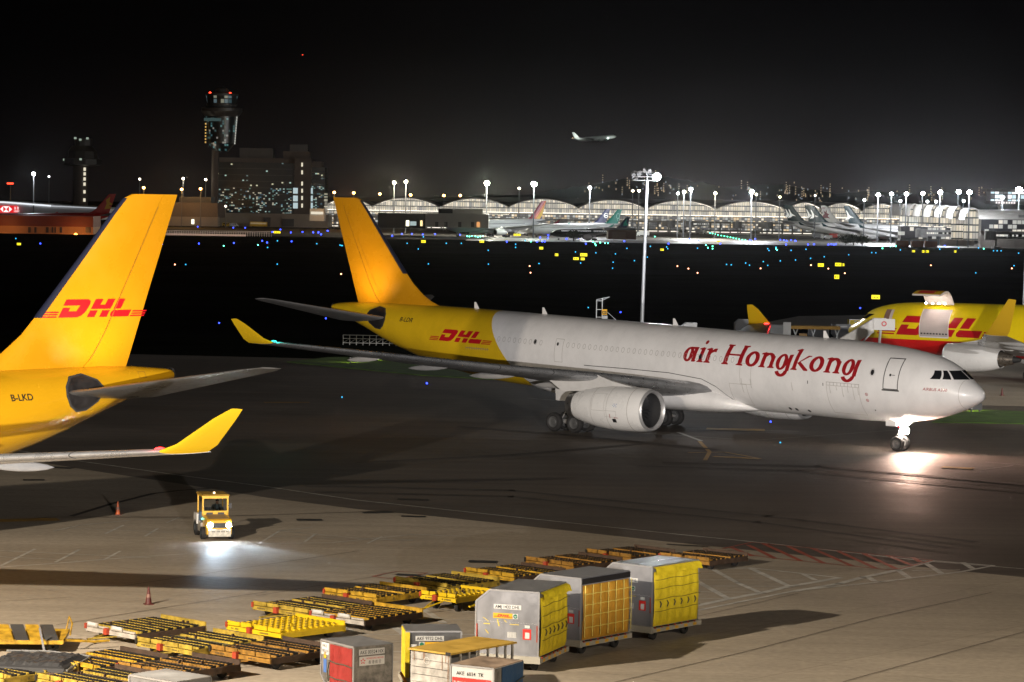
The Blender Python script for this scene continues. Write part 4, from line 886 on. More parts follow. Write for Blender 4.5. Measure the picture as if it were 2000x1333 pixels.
# AKE 00324
c = G(691, 1265, 2.12); t = uld('grimy grey container with a red curtain and black straps, plate AKE 00324', (c.x, c.y), R_(36), AKE, 1.53, .5, (dirty, alud, fr_))
carrier('dolly under the grimy container with the red curtain', (c.x, c.y), R_(36), 1.6, 1.6, .48)
MB().bb((-.03, .05, .05), (-.008, 1.42, 1.55)).build('curtain', rcur, t)
m = MB()
for z in (.42, .95): m.tube([(-.05, .02, z - .02), (-.05, .5, z + .02), (-.05, 1.0, z), (-.05, 1.46, z + .05)], .022, 6)
m.tube([(-.05, 1.42, .95), (-.07, 1.5, .6), (-.06, 1.45, .3)], .025, 6); m.tube([(.0, -.02, .45), (-.05, .03, .2), (.0, .0, .02)], .03, 6); m.build('straps', strap, t)
decal('code_plate', pw_, [rect2d(.0, 1.1, .44, 1.5)], onF(1.97, .05), t)
decal('code', black, [text2d('AKE', .1, .3), ([(v[0], v[1] - .17, 0) for v in text2d('00324', .1, .36)[0]], text2d('00324', .1, .36)[1])], lambda a, b, k: (-.012 - k, 1.93 - a, 1.4 + b), t)
decal('sticker', mat('blue_decal'), [rect2d(.1, .5, .28, .95)], onF(1.94, .05), t); decal('sticker', amber, [rect2d(.12, .98, .26, 1.18)], onF(1.94, .05), t)
decal('code_plate', pw_, [rect2d(0, 0, 1.02, .2)], onS(.2, 1.33), t); decal('code', black, [text2d('AKE 00324 HX', .125, .94, .004)], lambda a, b, k: (.24 + a, -.012 - k, 1.365 + b), t)
decal('airline_plate', mat('plate_grey', (.55, .54, .52), .5), [rect2d(0, 0, 1.0, .3)], onS(.22, .98), t)
petal = []
for i in range(5):
    a = pi / 2 + i * 2 * pi / 5; petal.append(poly2d([[(.02 * cos(a), .02 * sin(a)), (.07 * cos(a - .4), .07 * sin(a - .4)), (.11 * cos(a - .1), .11 * sin(a - .1)), (.08 * cos(a + .3), .08 * sin(a + .3))]]))
decal('flower_emblem', redl, petal, lambda a, b, k: (.36 + a, -.013 - k, 1.13 + b), t)
decal('airline_letters', mat('label_red'), [text2d('HONGKONG AIRLINES', .065, .68)], lambda a, b, k: (.5 + a, -.013 - k, 1.18 + b), t); decal('airline_letters', black, [text2d('香 港 航 空', .1, .5)], lambda a, b, k: (.58 + a, -.013 - k, 1.03 + b), t)
# AKE 9732
c = G(901, 1234, 2.12); t = uld('grey container with a yellow side strip and plate AKE 9732', (c.x, c.y), R_(97), [(0, 0), (1.9, 0), (1.9, 1.62), (0, 1.62)], 1.6, .5, (mat('grey_aluminium', (.13, .13, .135), .45, .45, var=.35, vscale=1.6), alud, fr_))
carrier('dolly under the grey container with the yellow side strip', (c.x, c.y), R_(97), 1.92, 1.6, .48)
MB().bb((.04, 1.905, .02), (1.56, 1.93, 1.6)).bb((-.05, 1.78, .0), (-.02, 1.93, 1.6)).build('side_curtain', ycur, t)
decal('code_plate', pw_, [rect2d(0, 0, .98, .17)], onF(1.58, 1.3), t); decal('code', black, [text2d('AKE 9732 DHL', .12, .9, .004)], lambda a, b, k: (-.012 - k, 1.54 - a, 1.33 + b), t)
decal('courier_sticker', amber, [rect2d(0, 0, .78, .18)], onF(1.25, 1.08), t); decal('courier_letters', redl, courier_mark(.1, True), lambda a, b, k: (-.012 - k, 1.08 - a, 1.12 + b), t)
decal('round_sticker', pw_, [rect2d(0, 0, .2, .18), rect2d(-.28, 0, -.08, .1)], onF(1.46, 1.08), t); decal('round_badge', green, [oval(.1, .09, .08, .08)], lambda a, b, k: (-.012 - k, 1.46 - a, 1.08 + b), t)
m = MB(); m.tube([(-.04, 1.6, .9), (-.08, 1.62, .6), (-.04, 1.55, .5)], .03, 6); m.build('door_strap', rust, t)
m = MB(); m.bb((-.35, 1.6, -.25), (-.1, 2.0, -.1)); m.tube([(-.2, 1.9, -.1), (-.25, 2.1, .25)], .05, 6); m.build('lock_lever', mat('orange_lever', (.7, .25, .02), .5), t)
# slatted crate with a flat yellow top
c = G(879, 1276, 2.1); t = thing('slatted_crate', 'white slatted crate with a flat yellow roof and open right side', 'container', (c.x, c.y, .5), R_(52), 'freight containers waiting by the dollies')
carrier('dolly under the slatted crate with the yellow roof', (c.x, c.y), R_(52), 1.7, 3.4, .48)
MB().bb((-.08, -.08, 1.54), (3.48, 1.75, 1.6)).build('roof', mat('yellow_board', (.40, .25, .04), .6, var=.25, vscale=1.5), t)
wsl = mat('stained_white', (.36, .345, .32), .5, .1, var=.5, vscale=2.5)
m = MB()
for k in range(6): m.bb((-.03 - .01 * (k % 2), .06, .02 + k * .25), (0, 1.64, .25 + k * .25))
m.build('front_slats', wsl, t)
m = MB()
for x in (0, .55, 1.0, 1.5, 2.0, 2.5, 2.95, 3.33): m.bb((x, 0, 0), (x + .07, .06, 1.54))
for x in (0, 3.33): m.bb((x, 1.6, 0), (x + .07, 1.68, 1.54))
m.build('posts', wsl, t); MB().bb((.1, .3, .0), (3.3, 1.62, .05)).bb((.1, 1.58, .05), (3.3, 1.62, 1.5)).build('back_panel', mat('back_panel_grey', (.12, .12, .12), .7), t)  # floor and back panel in one plain dark grey
decal('corner_cap', black, [rect2d(-.1, -.03, .12, .08)], lambda a, b, k: (-.09 - k + 0, .02 - a, 1.55 + b), t); decal('faded_badge', mat('faded', (.45, .45, .43), .6), [ov(0, 0, .12, .12, .02)], lambda a, b, k: (-.05 - k, .95 - a, 1.25 + b), t)
decal('rust_runs', mat('rust_stain', (.22, .1, .04), .7), [rect2d(x, 1.5 - l, x + .02, 1.5) for x, l in ((.1, .3), (.5, .2), (.55, .35), (1.3, .5), (1.45, .25), (1.56, 1.0))], lambda a, b, k: (-.047 - k, 1.6 - a, b), t)
# AKE 6034
c = G(964.6, 1307, 2.12); t = uld('white fronted container, plate AKE 6034, with dusty roof and dark blue curtain', (c.x, c.y), R_(62), [(0, 0), (1.56, 0), (1.56, 1.62), (0, 1.62)], 1.95, .5, (mat('white_panel', (.45, .45, .44), .45, var=.12), mat('dusty_roof', (.3, .22, .16), .5, .2, var=.5, vscale=1.5), fr_))
carrier('dolly under the white fronted container with the blue curtain', (c.x, c.y), R_(62), 1.6, 2.0, .48)
MB().bb((.5, -.04, .03), (1.93, -.005, 1.6)).build('curtain', bcur, t); MB().bb((.0, -.02, .0), (.48, -.004, 1.6)).build('side_plate', dirty, t); m = MB(); m.tube([(.5, -.06, .95), (1.3, -.07, .98), (1.97, -.05, 1.12)], .025, 6); m.build('straps', strap, t)
decal('code', black, [text2d('AKE  6034  TK', .12, 1.0, .004)], onF(1.36, 1.32), t); decal('airline_band', redl, [rect2d(0, 0, 1.42, .32)], onF(1.5, .92), t)
decal('airline_letters', pw_, [text2d('TURKISH AIRLINES', .12, 1.08, .004)], lambda a, b, k: (-.012 - k, 1.46 - a, 1.0 + b), t); decal('airline_emblem', pw_, [ov(0, 0, .11, .11, .03), poly2d([[(-.08, -.02), (.03, .02), (.09, .08), (.05, -.01), (-.02, -.05)]])], lambda a, b, k: (-.012 - k, .22 - a, 1.07 + b), t)
# a container roof at the bottom edge
c = G(340, 1334, 2.12); t = uld('plain grey container of which only the roof shows at the bottom edge', (c.x, c.y), R_(50), AKE, 1.55, .5, (alud, mat('pale_roof', (.33, .33, .33), .5, .3, var=.2), fr_))
c2 = c; carrier('dolly under the plain grey container at the bottom edge', (c.x, c.y), R_(50), 1.6, 1.6, .48)
# dolly with tilted panels, and a sheeted pallet, at the left edge
c = G(-10, 1250, .5); t = thing('panelled_dolly', 'flat dolly carrying tilted grey and yellow panels at the left edge', 'dolly', (c.x, c.y, 0), R_(4))
MB().bb((-1, 0, .34), (2.5, 3.0, .48)).build('chassis', yw, t); dgp = mat('dark_panel', (.045, .045, .045), .5, var=.2)
for k, mm in enumerate((yw, dgp, yw, dgp, yw, dgp)):
    MB().add([(-.9 + k * .55, .05, .5), (-.42 + k * .55, .05, .5), (-.8 + k * .55, 1.9, .8), (-1.28 + k * .55, 1.9, .8), (-.9 + k * .55, .05, .44), (-.42 + k * .55, .05, .44), (-.8 + k * .55, 1.9, .75), (-1.28 + k * .55, 1.9, .75)], [(0, 1, 2, 3), (7, 6, 5, 4), (0, 1, 5, 4), (1, 2, 6, 5), (2, 3, 7, 6), (3, 0, 4, 7)]).build('tilted_panel', mm, t)
m = MB(); m.tube([(2.4, 2.6, .5), (2.5, 2.6, 1.0), (2.7, 1.6, .9), (2.7, .6, .6)], .03, 6); m.tube([(2.5, .6, .4), (3.6, 1.0, .3), (4.1, 1.3, .3)], .05, 6); m.build('tow_bar', yw, t)
for x in (-.6, 2.1):
    for y in (.4, 2.5): MB().lathe([(-.09, .05), (-.1, .17), (-.06, .21), (.06, .21), (.1, .17), (.09, .05)], (x, y, .21), 'y', 18).build('wheel', tyr, t, 40)
MB().box((1.75, -.3, .55), (.08, .03, .9), ry=-.2).build('lock_arm', alu, t)
c = G(-40, 1292, .75); t = thing('sheeted_pallet', 'low pallet under a dark glossy plastic sheet and net at the left edge', 'pallet', (c.x, c.y, 0), R_(-8))
n = 26; vs = []; rnd = random.Random(3)
for j in range(n + 1):
    for i in range(n + 1):
        x, y = i / n, j / n; e = min(x, 1 - x, y, 1 - y); vs.append((x * 3.1, y * 3.0, .45 + .22 * min(1, e * 9) ** .5 + (.09 * rnd.random() if e > .08 else 0)))
MB().add(vs, [(j * (n + 1) + i, j * (n + 1) + i + 1, (j + 1) * (n + 1) + i + 1, (j + 1) * (n + 1) + i) for j in range(n) for i in range(n)]).build('plastic_sheet', mat('wet_plastic', (.035, .035, .037), .35), t)
MB().bb((-.1, -.1, .3), (3.2, 3.1, .45)).build('pallet_base', rust, t)
m = MB(); m.tube([(.0, 3.02, .66), (1.5, 3.02, .7), (3.1, 3.0, .58), (3.12, .0, .55)], .04, 6); m.build('edge_roll', mat('grey_sheet', (.15, .15, .15), .5), t)
for x in (.4, 2.7):
    for y in (.4, 2.6): MB().lathe([(-.09, .05), (-.1, .17), (-.06, .21), (.06, .21), (.1, .17), (.09, .05)], (x, y, .21), 'y', 18).build('wheel', tyr, t, 40)

# ---------------------------------------------------------------- cones
def cone(label, px, col, s=1.0, band=True):
    p = G(*px); t = thing('traffic_cone', label, 'cone', p, .3, 'traffic cones on the apron', (s, s, s))
    MB().bb((-.19, -.19, 0), (.19, .19, .035)).build('base', mat('cone_base', (.09, .02, .015), .7), t)
    MB().lathe([(.035, .14), (.74, .03), (.75, .01)], (0, 0, 0), 'z', 20).build('body', col, t, 40)
    if band: MB().lathe([(.30, .108), (.44, .087)], (0, 0, 0), 'z', 20).build('pale_band', mat('cone_band', (.24, .13, .10), .6, var=.3), t, 40)
cone('dark red traffic cone alone on the pale apron above the dollies', (290, 1181), mat('cone_red', (.09, .012, .01), .55, var=.3, vscale=6), 1.0)
cone('orange traffic cone with a white top beside the curved dark line', (230, 1006), mat('cone_orange', (.45, .09, .02), .55, var=.3), .95)
cone('small dark cone on bright paving beyond the freighter nose', (1957, 773), mat('cone_red'), .95, False)
# ---------------------------------------------------------------- baggage tractor and its driver
p = G(428, 1056); TR = atan2(-.97, .27)
tg = thing('baggage_tractor', 'yellow baggage tractor with cab, both headlamps shining, driving across the apron', 'tractor', (p.x, p.y, 0), TR)
ty = mat('tractor_yellow', (.68, .38, .015), .38, var=.15, vscale=3, coat=.3); tw = mat('tractor_grey', (.36, .33, .28), .5, var=.25, vscale=3); tb = mat('tractor_black', (.02, .02, .022), .5)
# x forward from the front bumper (0) back to -3.0
body = MB().prism([(0, .3), (0, .98), (-.12, 1.04), (-1.25, 1.14), (-1.25, .3)], -.62, .62, 'y').build('bonnet', ty, tg)
MB().prism([(-.1, 1.06), (-1.2, 1.16), (-1.2, 1.17), (-.12, 1.08)], -.5, .5, 'y').build('bonnet_plate', mat('bonnet_brown', (.3, .2, .1), .45, var=.3), body)
MB().prism([(-1.25, .3), (-1.25, .75), (-2.0, .7), (-2.0, 1.05), (-2.9, 1.05), (-2.98, .9), (-2.98, .3)], -.72, .72, 'y').build('chassis', tw, tg)
MB().bb((-2.9, .5, .62), (-2.0, .8, 1.12)).bb((-2.9, -.8, .62), (-2.0, -.5, 1.12)).build('rear_wing', mat('wing_white_paint', (.6, .58, .55), .5, var=.2), tg)
gr = MB().bb((.0, -.34, .62), (.025, .34, .86)).build('grille', tb, tg)
MB().bb((.0, -.55, .2), (.16, .55, .55)).build('bumper', mat('bumper_pale', (.55, .52, .45), .5, var=.35, vscale=8), tg)
decal('bumper_print', tb, [rect2d(-.45 + i * .06, .42, -.42 + i * .06, .5) for i in range(15) if i % 4] , lambda x, y, k: (.162 + k, x, y), tg)
m = MB()
for y in (-.62, .62):
    m.bb((-1.28, y - .04, 1.1), (-1.2, y + .04, 2.1)); m.bb((-2.72, y - .03, 1.0), (-2.66, y + .03, 2.08))
m.bb((-1.28, -.66, 1.1), (-1.2, .66, 1.2)); m.bb((-1.29, -.66, 1.95), (-1.19, .66, 2.1)); m.bb((-2.72, -.66, 1.98), (-2.66, .66, 2.08)); m.bb((-2.72, -.67, 2.02), (-1.2, -.6, 2.1)); m.bb((-2.72, .6, 2.02), (-1.2, .67, 2.1))
cab = m.build('cab_frame', ty, tg)
MB().bb((-1.27, -.6, .9), (-1.21, .6, 1.13)).build('dash_panel', ty, tg)
decal('dash_slots', tb, [rect2d(-.45, 1.16, -.12, 1.26), rect2d(.12, 1.16, .45, 1.26)], lambda x, y, k: (-1.19 + k, x, y), tg)
MB().bb((-1.27, -.6, 1.12), (-1.195, .6, 1.34)).build('scuttle', ty, tg)
MB().add([(-2.8, -.72, 2.1), (-1.1, -.72, 2.1), (-1.1, .72, 2.1), (-2.8, .72, 2.1), (-2.75, -.66, 2.16), (-1.18, -.66, 2.16), (-1.18, .66, 2.16), (-2.75, .66, 2.16)], [(0, 1, 5, 4), (1, 2, 6, 5), (2, 3, 7, 6), (3, 0, 4, 7), (4, 5, 6, 7), (0, 3, 2, 1)]).build('roof', mat('roof_brown', (.34, .2, .03), .5, var=.3, vscale=2), tg)
gm = mat('windscreen_glass', (.9, .95, .95), .05); gm.node_tree.nodes['Principled BSDF'].inputs['Transmission Weight'].default_value = 1; gm.node_tree.nodes['Principled BSDF'].inputs['IOR'].default_value = 1.1
MB().bb((-1.245, -.58, 1.34), (-1.239, .58, 1.95)).build('windscreen', gm, tg)
for y, e in ((-.46, 1), (.46, 1)):
    h = MB().lathe([(.03, .12), (.0, .14), (-.05, .14)], (.03, y, .76), 'x', 16).build('headlamp', tb, tg, 50)
    MB().lathe([(.045, .005), (.04, .09), (.02, .135)], (.03, y, .76), 'x', 16).build('lens', glow('headlamp', (.75, .87, 1), 320), h, 50)
    lamp('headlamp_beam', 'SPOT', (.14, y, .76), 1900, (.6, .80, 1), .06, (20, y * 6 + 2.5, -1.0), R_(34), 1, tg)
MB().cyl((-1.6, .0, 2.16), (-1.6, 0, 2.24), .05, 12).build('beacon', glow('beacon', (1, .75, .4), 4), tg)
MB().box((-1.1, .73, 1.6), (.05, .14, .26)).box((-1.15, .68, 1.6), (.03, .12, .03)).build('mirror', tb, tg)
MB().sphere((-1.2, -.66, .95), .035, 8).build('side_lamp', glow('green', (.1, 1, .5), 10), tg)
for x, r in ((-.62, .31), (-2.45, .4)):
    for y in (-.7, .7):
        wh = MB().lathe([(-.12, r * .5), (-.13, r * .8), (-.1, r), (.1, r), (.13, r * .8), (.12, r * .5)], (x, y, r), 'y', 26).build('wheel', tyr, tg, 40)
        MB().lathe([(-.1, .01), (-.1, r * .5), (.1, r * .5), (.1, .01)], (x, y, r), 'y', 18).build('rim', mat('rim_blue', (.2, .26, .3), .5), wh, 40)
MB().bb((-2.35, -.35, .85), (-1.9, .6, .95)).bb((-2.38, -.35, .95), (-2.28, .6, 1.4)).build('seat', tb, tg)
m = MB(); m.cyl((-1.3, .3, 1.15), (-1.5, .3, 1.35), .02, 6)
for i in range(14):
    a, b = 2 * pi * i / 14, 2 * pi * (i + 1) / 14; m.cyl((-1.5 + .09 * cos(a), .3 + .17 * sin(a), 1.35 + .11 * cos(a)), (-1.5 + .09 * cos(b), .3 + .17 * sin(b), 1.35 + .11 * cos(b)), .014, 6)
m.build('steering_wheel', tb, tg)
m = MB(); m.cyl((-1.9, -.55, .8), (-1.9, -.55, 1.25), .16, 14); m.build('gas_bottle', mat('bottle_blue', (.06, .1, .16), .4), tg)
m = MB(); m.bb((-3.1, -.15, .4), (-2.98, .15, .55)); m.build('tow_hitch', tb, tg)
lamp('headlamp_spill', 'SPOT', (.2, 0, .8), 220, (.62, .82, 1), .1, (4, 0, -.6), R_(130), 1, tg)
# driver, seated: one skinned body
def person(name, label, cat, joints, edges, radii, root_i, m, loc, rz, sub=2):
    me = bpy.data.meshes.new(name); me.from_pydata(joints, edges, []); o = bpy.data.objects.new(name, me); C.objects.link(o)
    o.modifiers.new('skin', 'SKIN'); sm = o.modifiers.new('smooth', 'SUBSURF'); sm.levels = sub; sm.render_levels = sub
    if not me.skin_vertices:
        bm = bmesh.new(); bm.from_mesh(me); bm.verts.layers.skin.verify(); bm.to_mesh(me); bm.free()
    for i, r in enumerate(radii):
        sv = me.skin_vertices[0].data[i]; sv.radius = r if isinstance(r, tuple) else (r, r); sv.use_root = (i == root_i)
    me.materials.append(m); o.location = loc; o.rotation_euler = (0, 0, rz)
    return tag(o, label, cat)
jk = mat('work_jacket', (.2, .25, .29), .7, var=.3, vscale=8); skin = mat('skin', (.42, .24, .16), .5); hair = mat('dark_hair', (.012, .01, .01), .6)
J = [(0, 0, 0), (.0, 0, .18), (.02, 0, .38), (.07, 0, .52), (.11, 0, .585), (.13, 0, .64), (.15, 0, .73),
     (.05, .19, .5), (.18, .29, .3), (.38, .2, .34), (.45, .17, .36), (.05, -.19, .5), (.18, -.3, .3), (.38, -.22, .34), (.45, -.19, .36),
     (.02, .1, -.02), (.42, .13, .0), (.45, .13, -.35), (.02, -.1, -.02), (.42, -.13, .0), (.45, -.13, -.35)]
Ed = [(0, 1), (1, 2), (2, 3), (3, 4), (4, 5), (5, 6), (3, 7), (7, 8), (8, 9), (9, 10), (3, 11), (11, 12), (12, 13), (13, 14), (0, 15), (15, 16), (16, 17), (0, 18), (18, 19), (19, 20)]
Rd = [(.15, .13), (.15, .12), (.17, .13), (.13, .1), .055, .08, .075, .07, .052, .04, .032, .07, .052, .04, .032, .09, .075, .05, .09, .075, .05]
dr = person('person', 'driver in a dark work jacket, head bent down, hands on the wheel of the tractor', 'person', J, Ed, Rd, 0, jk, (p.x, p.y, 0), TR)
off = Matrix.Rotation(TR, 4, 'Z') @ Vector((-2.02, .2, 1.02)); dr.location = (p.x + off.x, p.y + off.y, off.z)
hd = MB()
prof = [(-.12, .02), (-.11, .05), (-.07, .07), (0, .083), (.06, .082), (.1, .055), (.118, .01)]
rg = [[(r * 1.12 * cos(2 * pi * i / 20) + (.012 if cos(2 * pi * i / 20) > .5 else 0), r * .9 * sin(2 * pi * i / 20), z) for i in range(20)] for z, r in prof]
hd.loft(rg); hd.add([(.09, -.014, .005), (.09, .014, .005), (.122, 0, -.025), (.09, 0, .04)], [(0, 1, 2), (0, 2, 3), (1, 3, 2)])
hm = Matrix.Translation((.16, 0, .70)) @ Matrix.Rotation(.35, 4, 'Y')
h = hd.build('head', skin, dr, 60, lambda q: tuple(hm @ Vector(q)))
MB().sphere((.086, .032, .015), .011, 8).sphere((.086, -.032, .015), .011, 8).build('eyes', hair, h, 60, lambda q: tuple(hm @ Vector(q)))
MB().box((.088, 0, -.055), (.01, .045, .008)).build('mouth', mat('lips', (.3, .1, .08), .5), h, None, lambda q: tuple(hm @ Vector(q)))
MB().loft([[(-.012 + r * 1.2 * cos(2 * pi * i / 18), r * .98 * sin(2 * pi * i / 18), z) for i in range(18)] for z, r in ((.035, .084), (.07, .088), (.105, .068), (.135, .02))]).build('hair', hair, h, 60, lambda q: tuple(hm @ Vector(q)))
for s in (1, -1):
    hnd = MB().sphere((.47, s * .18, .37), .045, 8, sq=(1, .7, .6))
    for k in range(4): hnd.tube([(.49, s * .18 + (k - 1.5) * .018, .38), (.53, s * .18 + (k - 1.5) * .018, .375), (.535, s * .18 + (k - 1.5) * .018, .345), (.51, s * .18 + (k - 1.5) * .018, .33)], .009, 6)
    hnd.tube([(.46, s * .18 - s * .03, .38), (.5, s * .18 - s * .045, .36), (.52, s * .18 - s * .035, .35)], .01, 6)
    hnd.build('hand', skin, dr, 50)

# unseen ledge added below the camera: keeps the roof floodlight off the near apron
MB_ = MB().bb((-60, 3.5, 0), (80, 5, 11.15)).bb((-60, 3.4, 11.15), (80, 5.1, 11.27)); tag(MB_.build('building', mat('light_blocker_grey', (.3, .3, .29), .7, var=.2)), 'unseen grey ledge below the viewpoint, added to block the roof floodlight', 'building')
# ================================================================ the far side of the field
def bx(name, u0, v0, u1, v1, D, depth, m, parent, D1=None):
    """box whose camera-side face spans those pixels at distance D"""
    a, b = At(u0, v0, D), At(u1, v1, D); c = At((u0 + u1) / 2, v1, D)
    zt, zb = At((u0 + u1) / 2, v0, D).z, c.z
    return MB().bb((a.x, D, zb), (b.x, D + depth, zt)).build(name, m, parent)
def ground_D(u, v): return G(u, v).y
def litwin(name, base=None, cols=None, nx=1, nz=1, frac=.5, es=1, rough=.3, dim=.0):
    """glazing in which some panes are lit: cells nx by nz metres in the wall's own plane, lit ones picked at random"""
    if name in MT: return MT[name]
    m = mat(name, base, rough); t = m.node_tree; b = t.nodes['Principled BSDF']; L = t.links.new
    c = t.nodes.new('ShaderNodeTexCoord'); s = t.nodes.new('ShaderNodeVectorMath'); s.operation = 'DIVIDE'; s.inputs[1].default_value = (nx, 9999, nz); L(c.outputs['Object'], s.inputs[0])
    f = t.nodes.new('ShaderNodeVectorMath'); f.operation = 'FLOOR'; L(s.outputs[0], f.inputs[0])
    wn_ = t.nodes.new('ShaderNodeTexWhiteNoise'); L(f.outputs[0], wn_.inputs[0])
    r = t.nodes.new('ShaderNodeValToRGB'); r.color_ramp.interpolation = 'CONSTANT'; e = r.color_ramp.elements
    e[0].position = 0; e[0].color = (dim, dim, dim, 1); e[1].position = 1 - frac; e[1].color = (*cols[0], 1)
    for i, cl in enumerate(cols[1:], 1):
        k = e.new(1 - frac + frac * i / len(cols)); k.color = (*cl, 1)
    L(wn_.outputs['Value'], r.inputs[0])
    g = t.nodes.new('ShaderNodeVectorMath'); g.operation = 'FRACTION'; L(s.outputs[0], g.inputs[0]); sp = t.nodes.new('ShaderNodeSeparateXYZ'); L(g.outputs[0], sp.inputs[0])
    a1 = t.nodes.new('ShaderNodeMath'); a1.operation = 'GREATER_THAN'; a1.inputs[1].default_value = .12; L(sp.outputs[0], a1.inputs[0])
    a2 = t.nodes.new('ShaderNodeMath'); a2.operation = 'GREATER_THAN'; a2.inputs[1].default_value = .2; L(sp.outputs[2], a2.inputs[0])
    a3 = t.nodes.new('ShaderNodeMath'); a3.operation = 'MULTIPLY'; L(a1.outputs[0], a3.inputs[0]); L(a2.outputs[0], a3.inputs[1])
    a4 = t.nodes.new('ShaderNodeMath'); a4.operation = 'MULTIPLY'; L(a3.outputs[0], a4.inputs[0]); a4.inputs[1].default_value = es
    L(r.outputs[0], b.inputs['Emission Color']); L(a4.outputs[0], b.inputs['Emission Strength']); m.cycles.emission_sampling = 'NONE'
    return m
# paving of the far aprons, in strips
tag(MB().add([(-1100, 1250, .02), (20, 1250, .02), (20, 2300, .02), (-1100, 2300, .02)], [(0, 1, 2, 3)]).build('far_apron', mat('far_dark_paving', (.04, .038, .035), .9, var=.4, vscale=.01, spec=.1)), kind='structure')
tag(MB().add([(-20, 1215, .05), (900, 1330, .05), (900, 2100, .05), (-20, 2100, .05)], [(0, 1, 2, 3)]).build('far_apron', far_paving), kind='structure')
def strip(name, v_l, v_r, u0, u1, wd, m, z=.06):
    a, b = G(u0, v_l), G(u1, v_r); d = (b - a).normalized(); n = Vector((-d.y, d.x, 0)) * wd / 2
    tag(MB().add([(*(a - n).xy, z), (*(b - n).xy, z), (*(b + n).xy, z), (*(a + n).xy, z)], [(0, 1, 2, 3)]).build(name, m), kind='structure')
txm = mat('taxiway_dark', (.016, .016, .016), 1, var=.3, vscale=.02, spec=.0)
for vl, vr, wd in ((486, 498, 60), (520, 540, 45), (560, 590, 38), (640, 660, 40)): strip('runway', vl, vr, -200, 2200, wd, txm, .03)
strip('taxiway_edge', 467, 470, 720, 1200, 5, mat('orange_verge', (.25, .10, .045), .7), .08); strip('taxiway_edge', 471, 478, 1250, 1560, 7, mat('orange_verge'), .08)

# hills beyond, with the lights of houses on them
hm_ = MB(); ridge = [(850, 386), (1050, 380), (1130, 366), (1200, 352), (1280, 346), (1340, 352), (1420, 366), (1500, 360), (1560, 366), (1640, 380), (1700, 372), (1760, 380), (1850, 378), (1930, 384), (2050, 376), (2250, 384)]
top = []
for (u, v), (u2, v2) in zip(ridge, ridge[1:]):
    for k in range(6):
        q = k / 6; top.append((u + (u2 - u) * q, v + (v2 - v) * q + random.uniform(-1.2, 1.2)))
rows = []
for j in range(7):
    rows.append([(At(u, v, 5200).x * (1 - .09 * (6 - j) / 6), 5200 - (6 - j) * 160 + (0 if j < 6 else 60), At(u, v, 5200).z * sin(pi / 2 * j / 6) + (random.uniform(-4, 4) if 0 < j < 6 else 0)) for u, v in top])
tag(MB().loft(rows, cap=False, close=False).build('hills', mat('dark_hillside', (.02, .02, .018), .95, var=.4, vscale=.004), None, 60), kind='structure')

m = MB(); m2 = MB(); rnd = random.Random(11)
spots = [(1205, 352), (1280, 348), (1225, 362), (1215, 380), (1150, 372)] + [(rnd.gauss(1250, 60), rnd.gauss(368, 9)) for _ in range(40)] + [(rnd.gauss(1560, 55), rnd.gauss(376, 8)) for _ in range(34)] + [(rnd.uniform(1420, 1990), rnd.uniform(366, 392)) for _ in range(50)]
for i, (u, v) in enumerate(spots):
    q = At(u, v, 4000); (m if i % 3 else m2).box(q, (1.4, 1, 1.6 + rnd.random()))
    if rnd.random() < .3:
        for k in range(3): m.box((q.x, 4000, q.z + 3.2 * (k + 1)), (1.3, 1, 1.3))
tag(m.build('hillside_house_lights', glow('town', (1, .75, .45), .35)), 'scatter of faint lit house windows on the dark hill', 'town lights', kind='stuff')
tag(m2.build('hillside_house_lights', glow('town_white', (.7, .85, 1), .3)), 'scatter of faint cool lights on the dark hill', 'town lights', kind='stuff')

# ---- terminal with its vaulted roofs
DT = 1680.0
HZ = lambda z: max(0, CAMH - (CAMH - z) * DT / 1440)
shellm = mat('roof_shell', (.25, .24, .22), .45, .1, var=.15, vscale=.05); ridgem = mat('roof_grey', (.09, .088, .085), .6, var=.2, vscale=.03)
tglass = litwin('terminal_glass', (.05, .06, .06), [(.56, .49, .37), (.68, .6, .48), (.45, .41, .34), (.33, .3, .26)], 1.3, 3.1, .96, 1.15, dim=.2)
tband = litwin('concourse_glass', (.05, .05, .05), [(1, .9, .74), (.5, .52, .5), (.32, .3, .26), (.8, .6, .36)], 1.6, 1.5, .6, .9, dim=.1)
bright = glow('interior_strip', (1, .92, .78), 1.8); soffit = glow('lit_soffit', (1, .9, .76), 2.0)
tm = thing('terminal_building', 'long low terminal with a row of brightly lit glass fronted roof vaults', 'terminal', (0, 0, 0))
arches = [(635, 728, 387, 402), (729, 859, 386, 403), (862, 995, 387, 404), (995, 1128, 388, 404), (1132, 1258, 390, 405), (1264, 1397, 391, 407), (1398, 1533, 393, 408), (1536, 1602, 395, 408), (1604, 1679, 396, 410), (1680, 1758, 398, 412)]
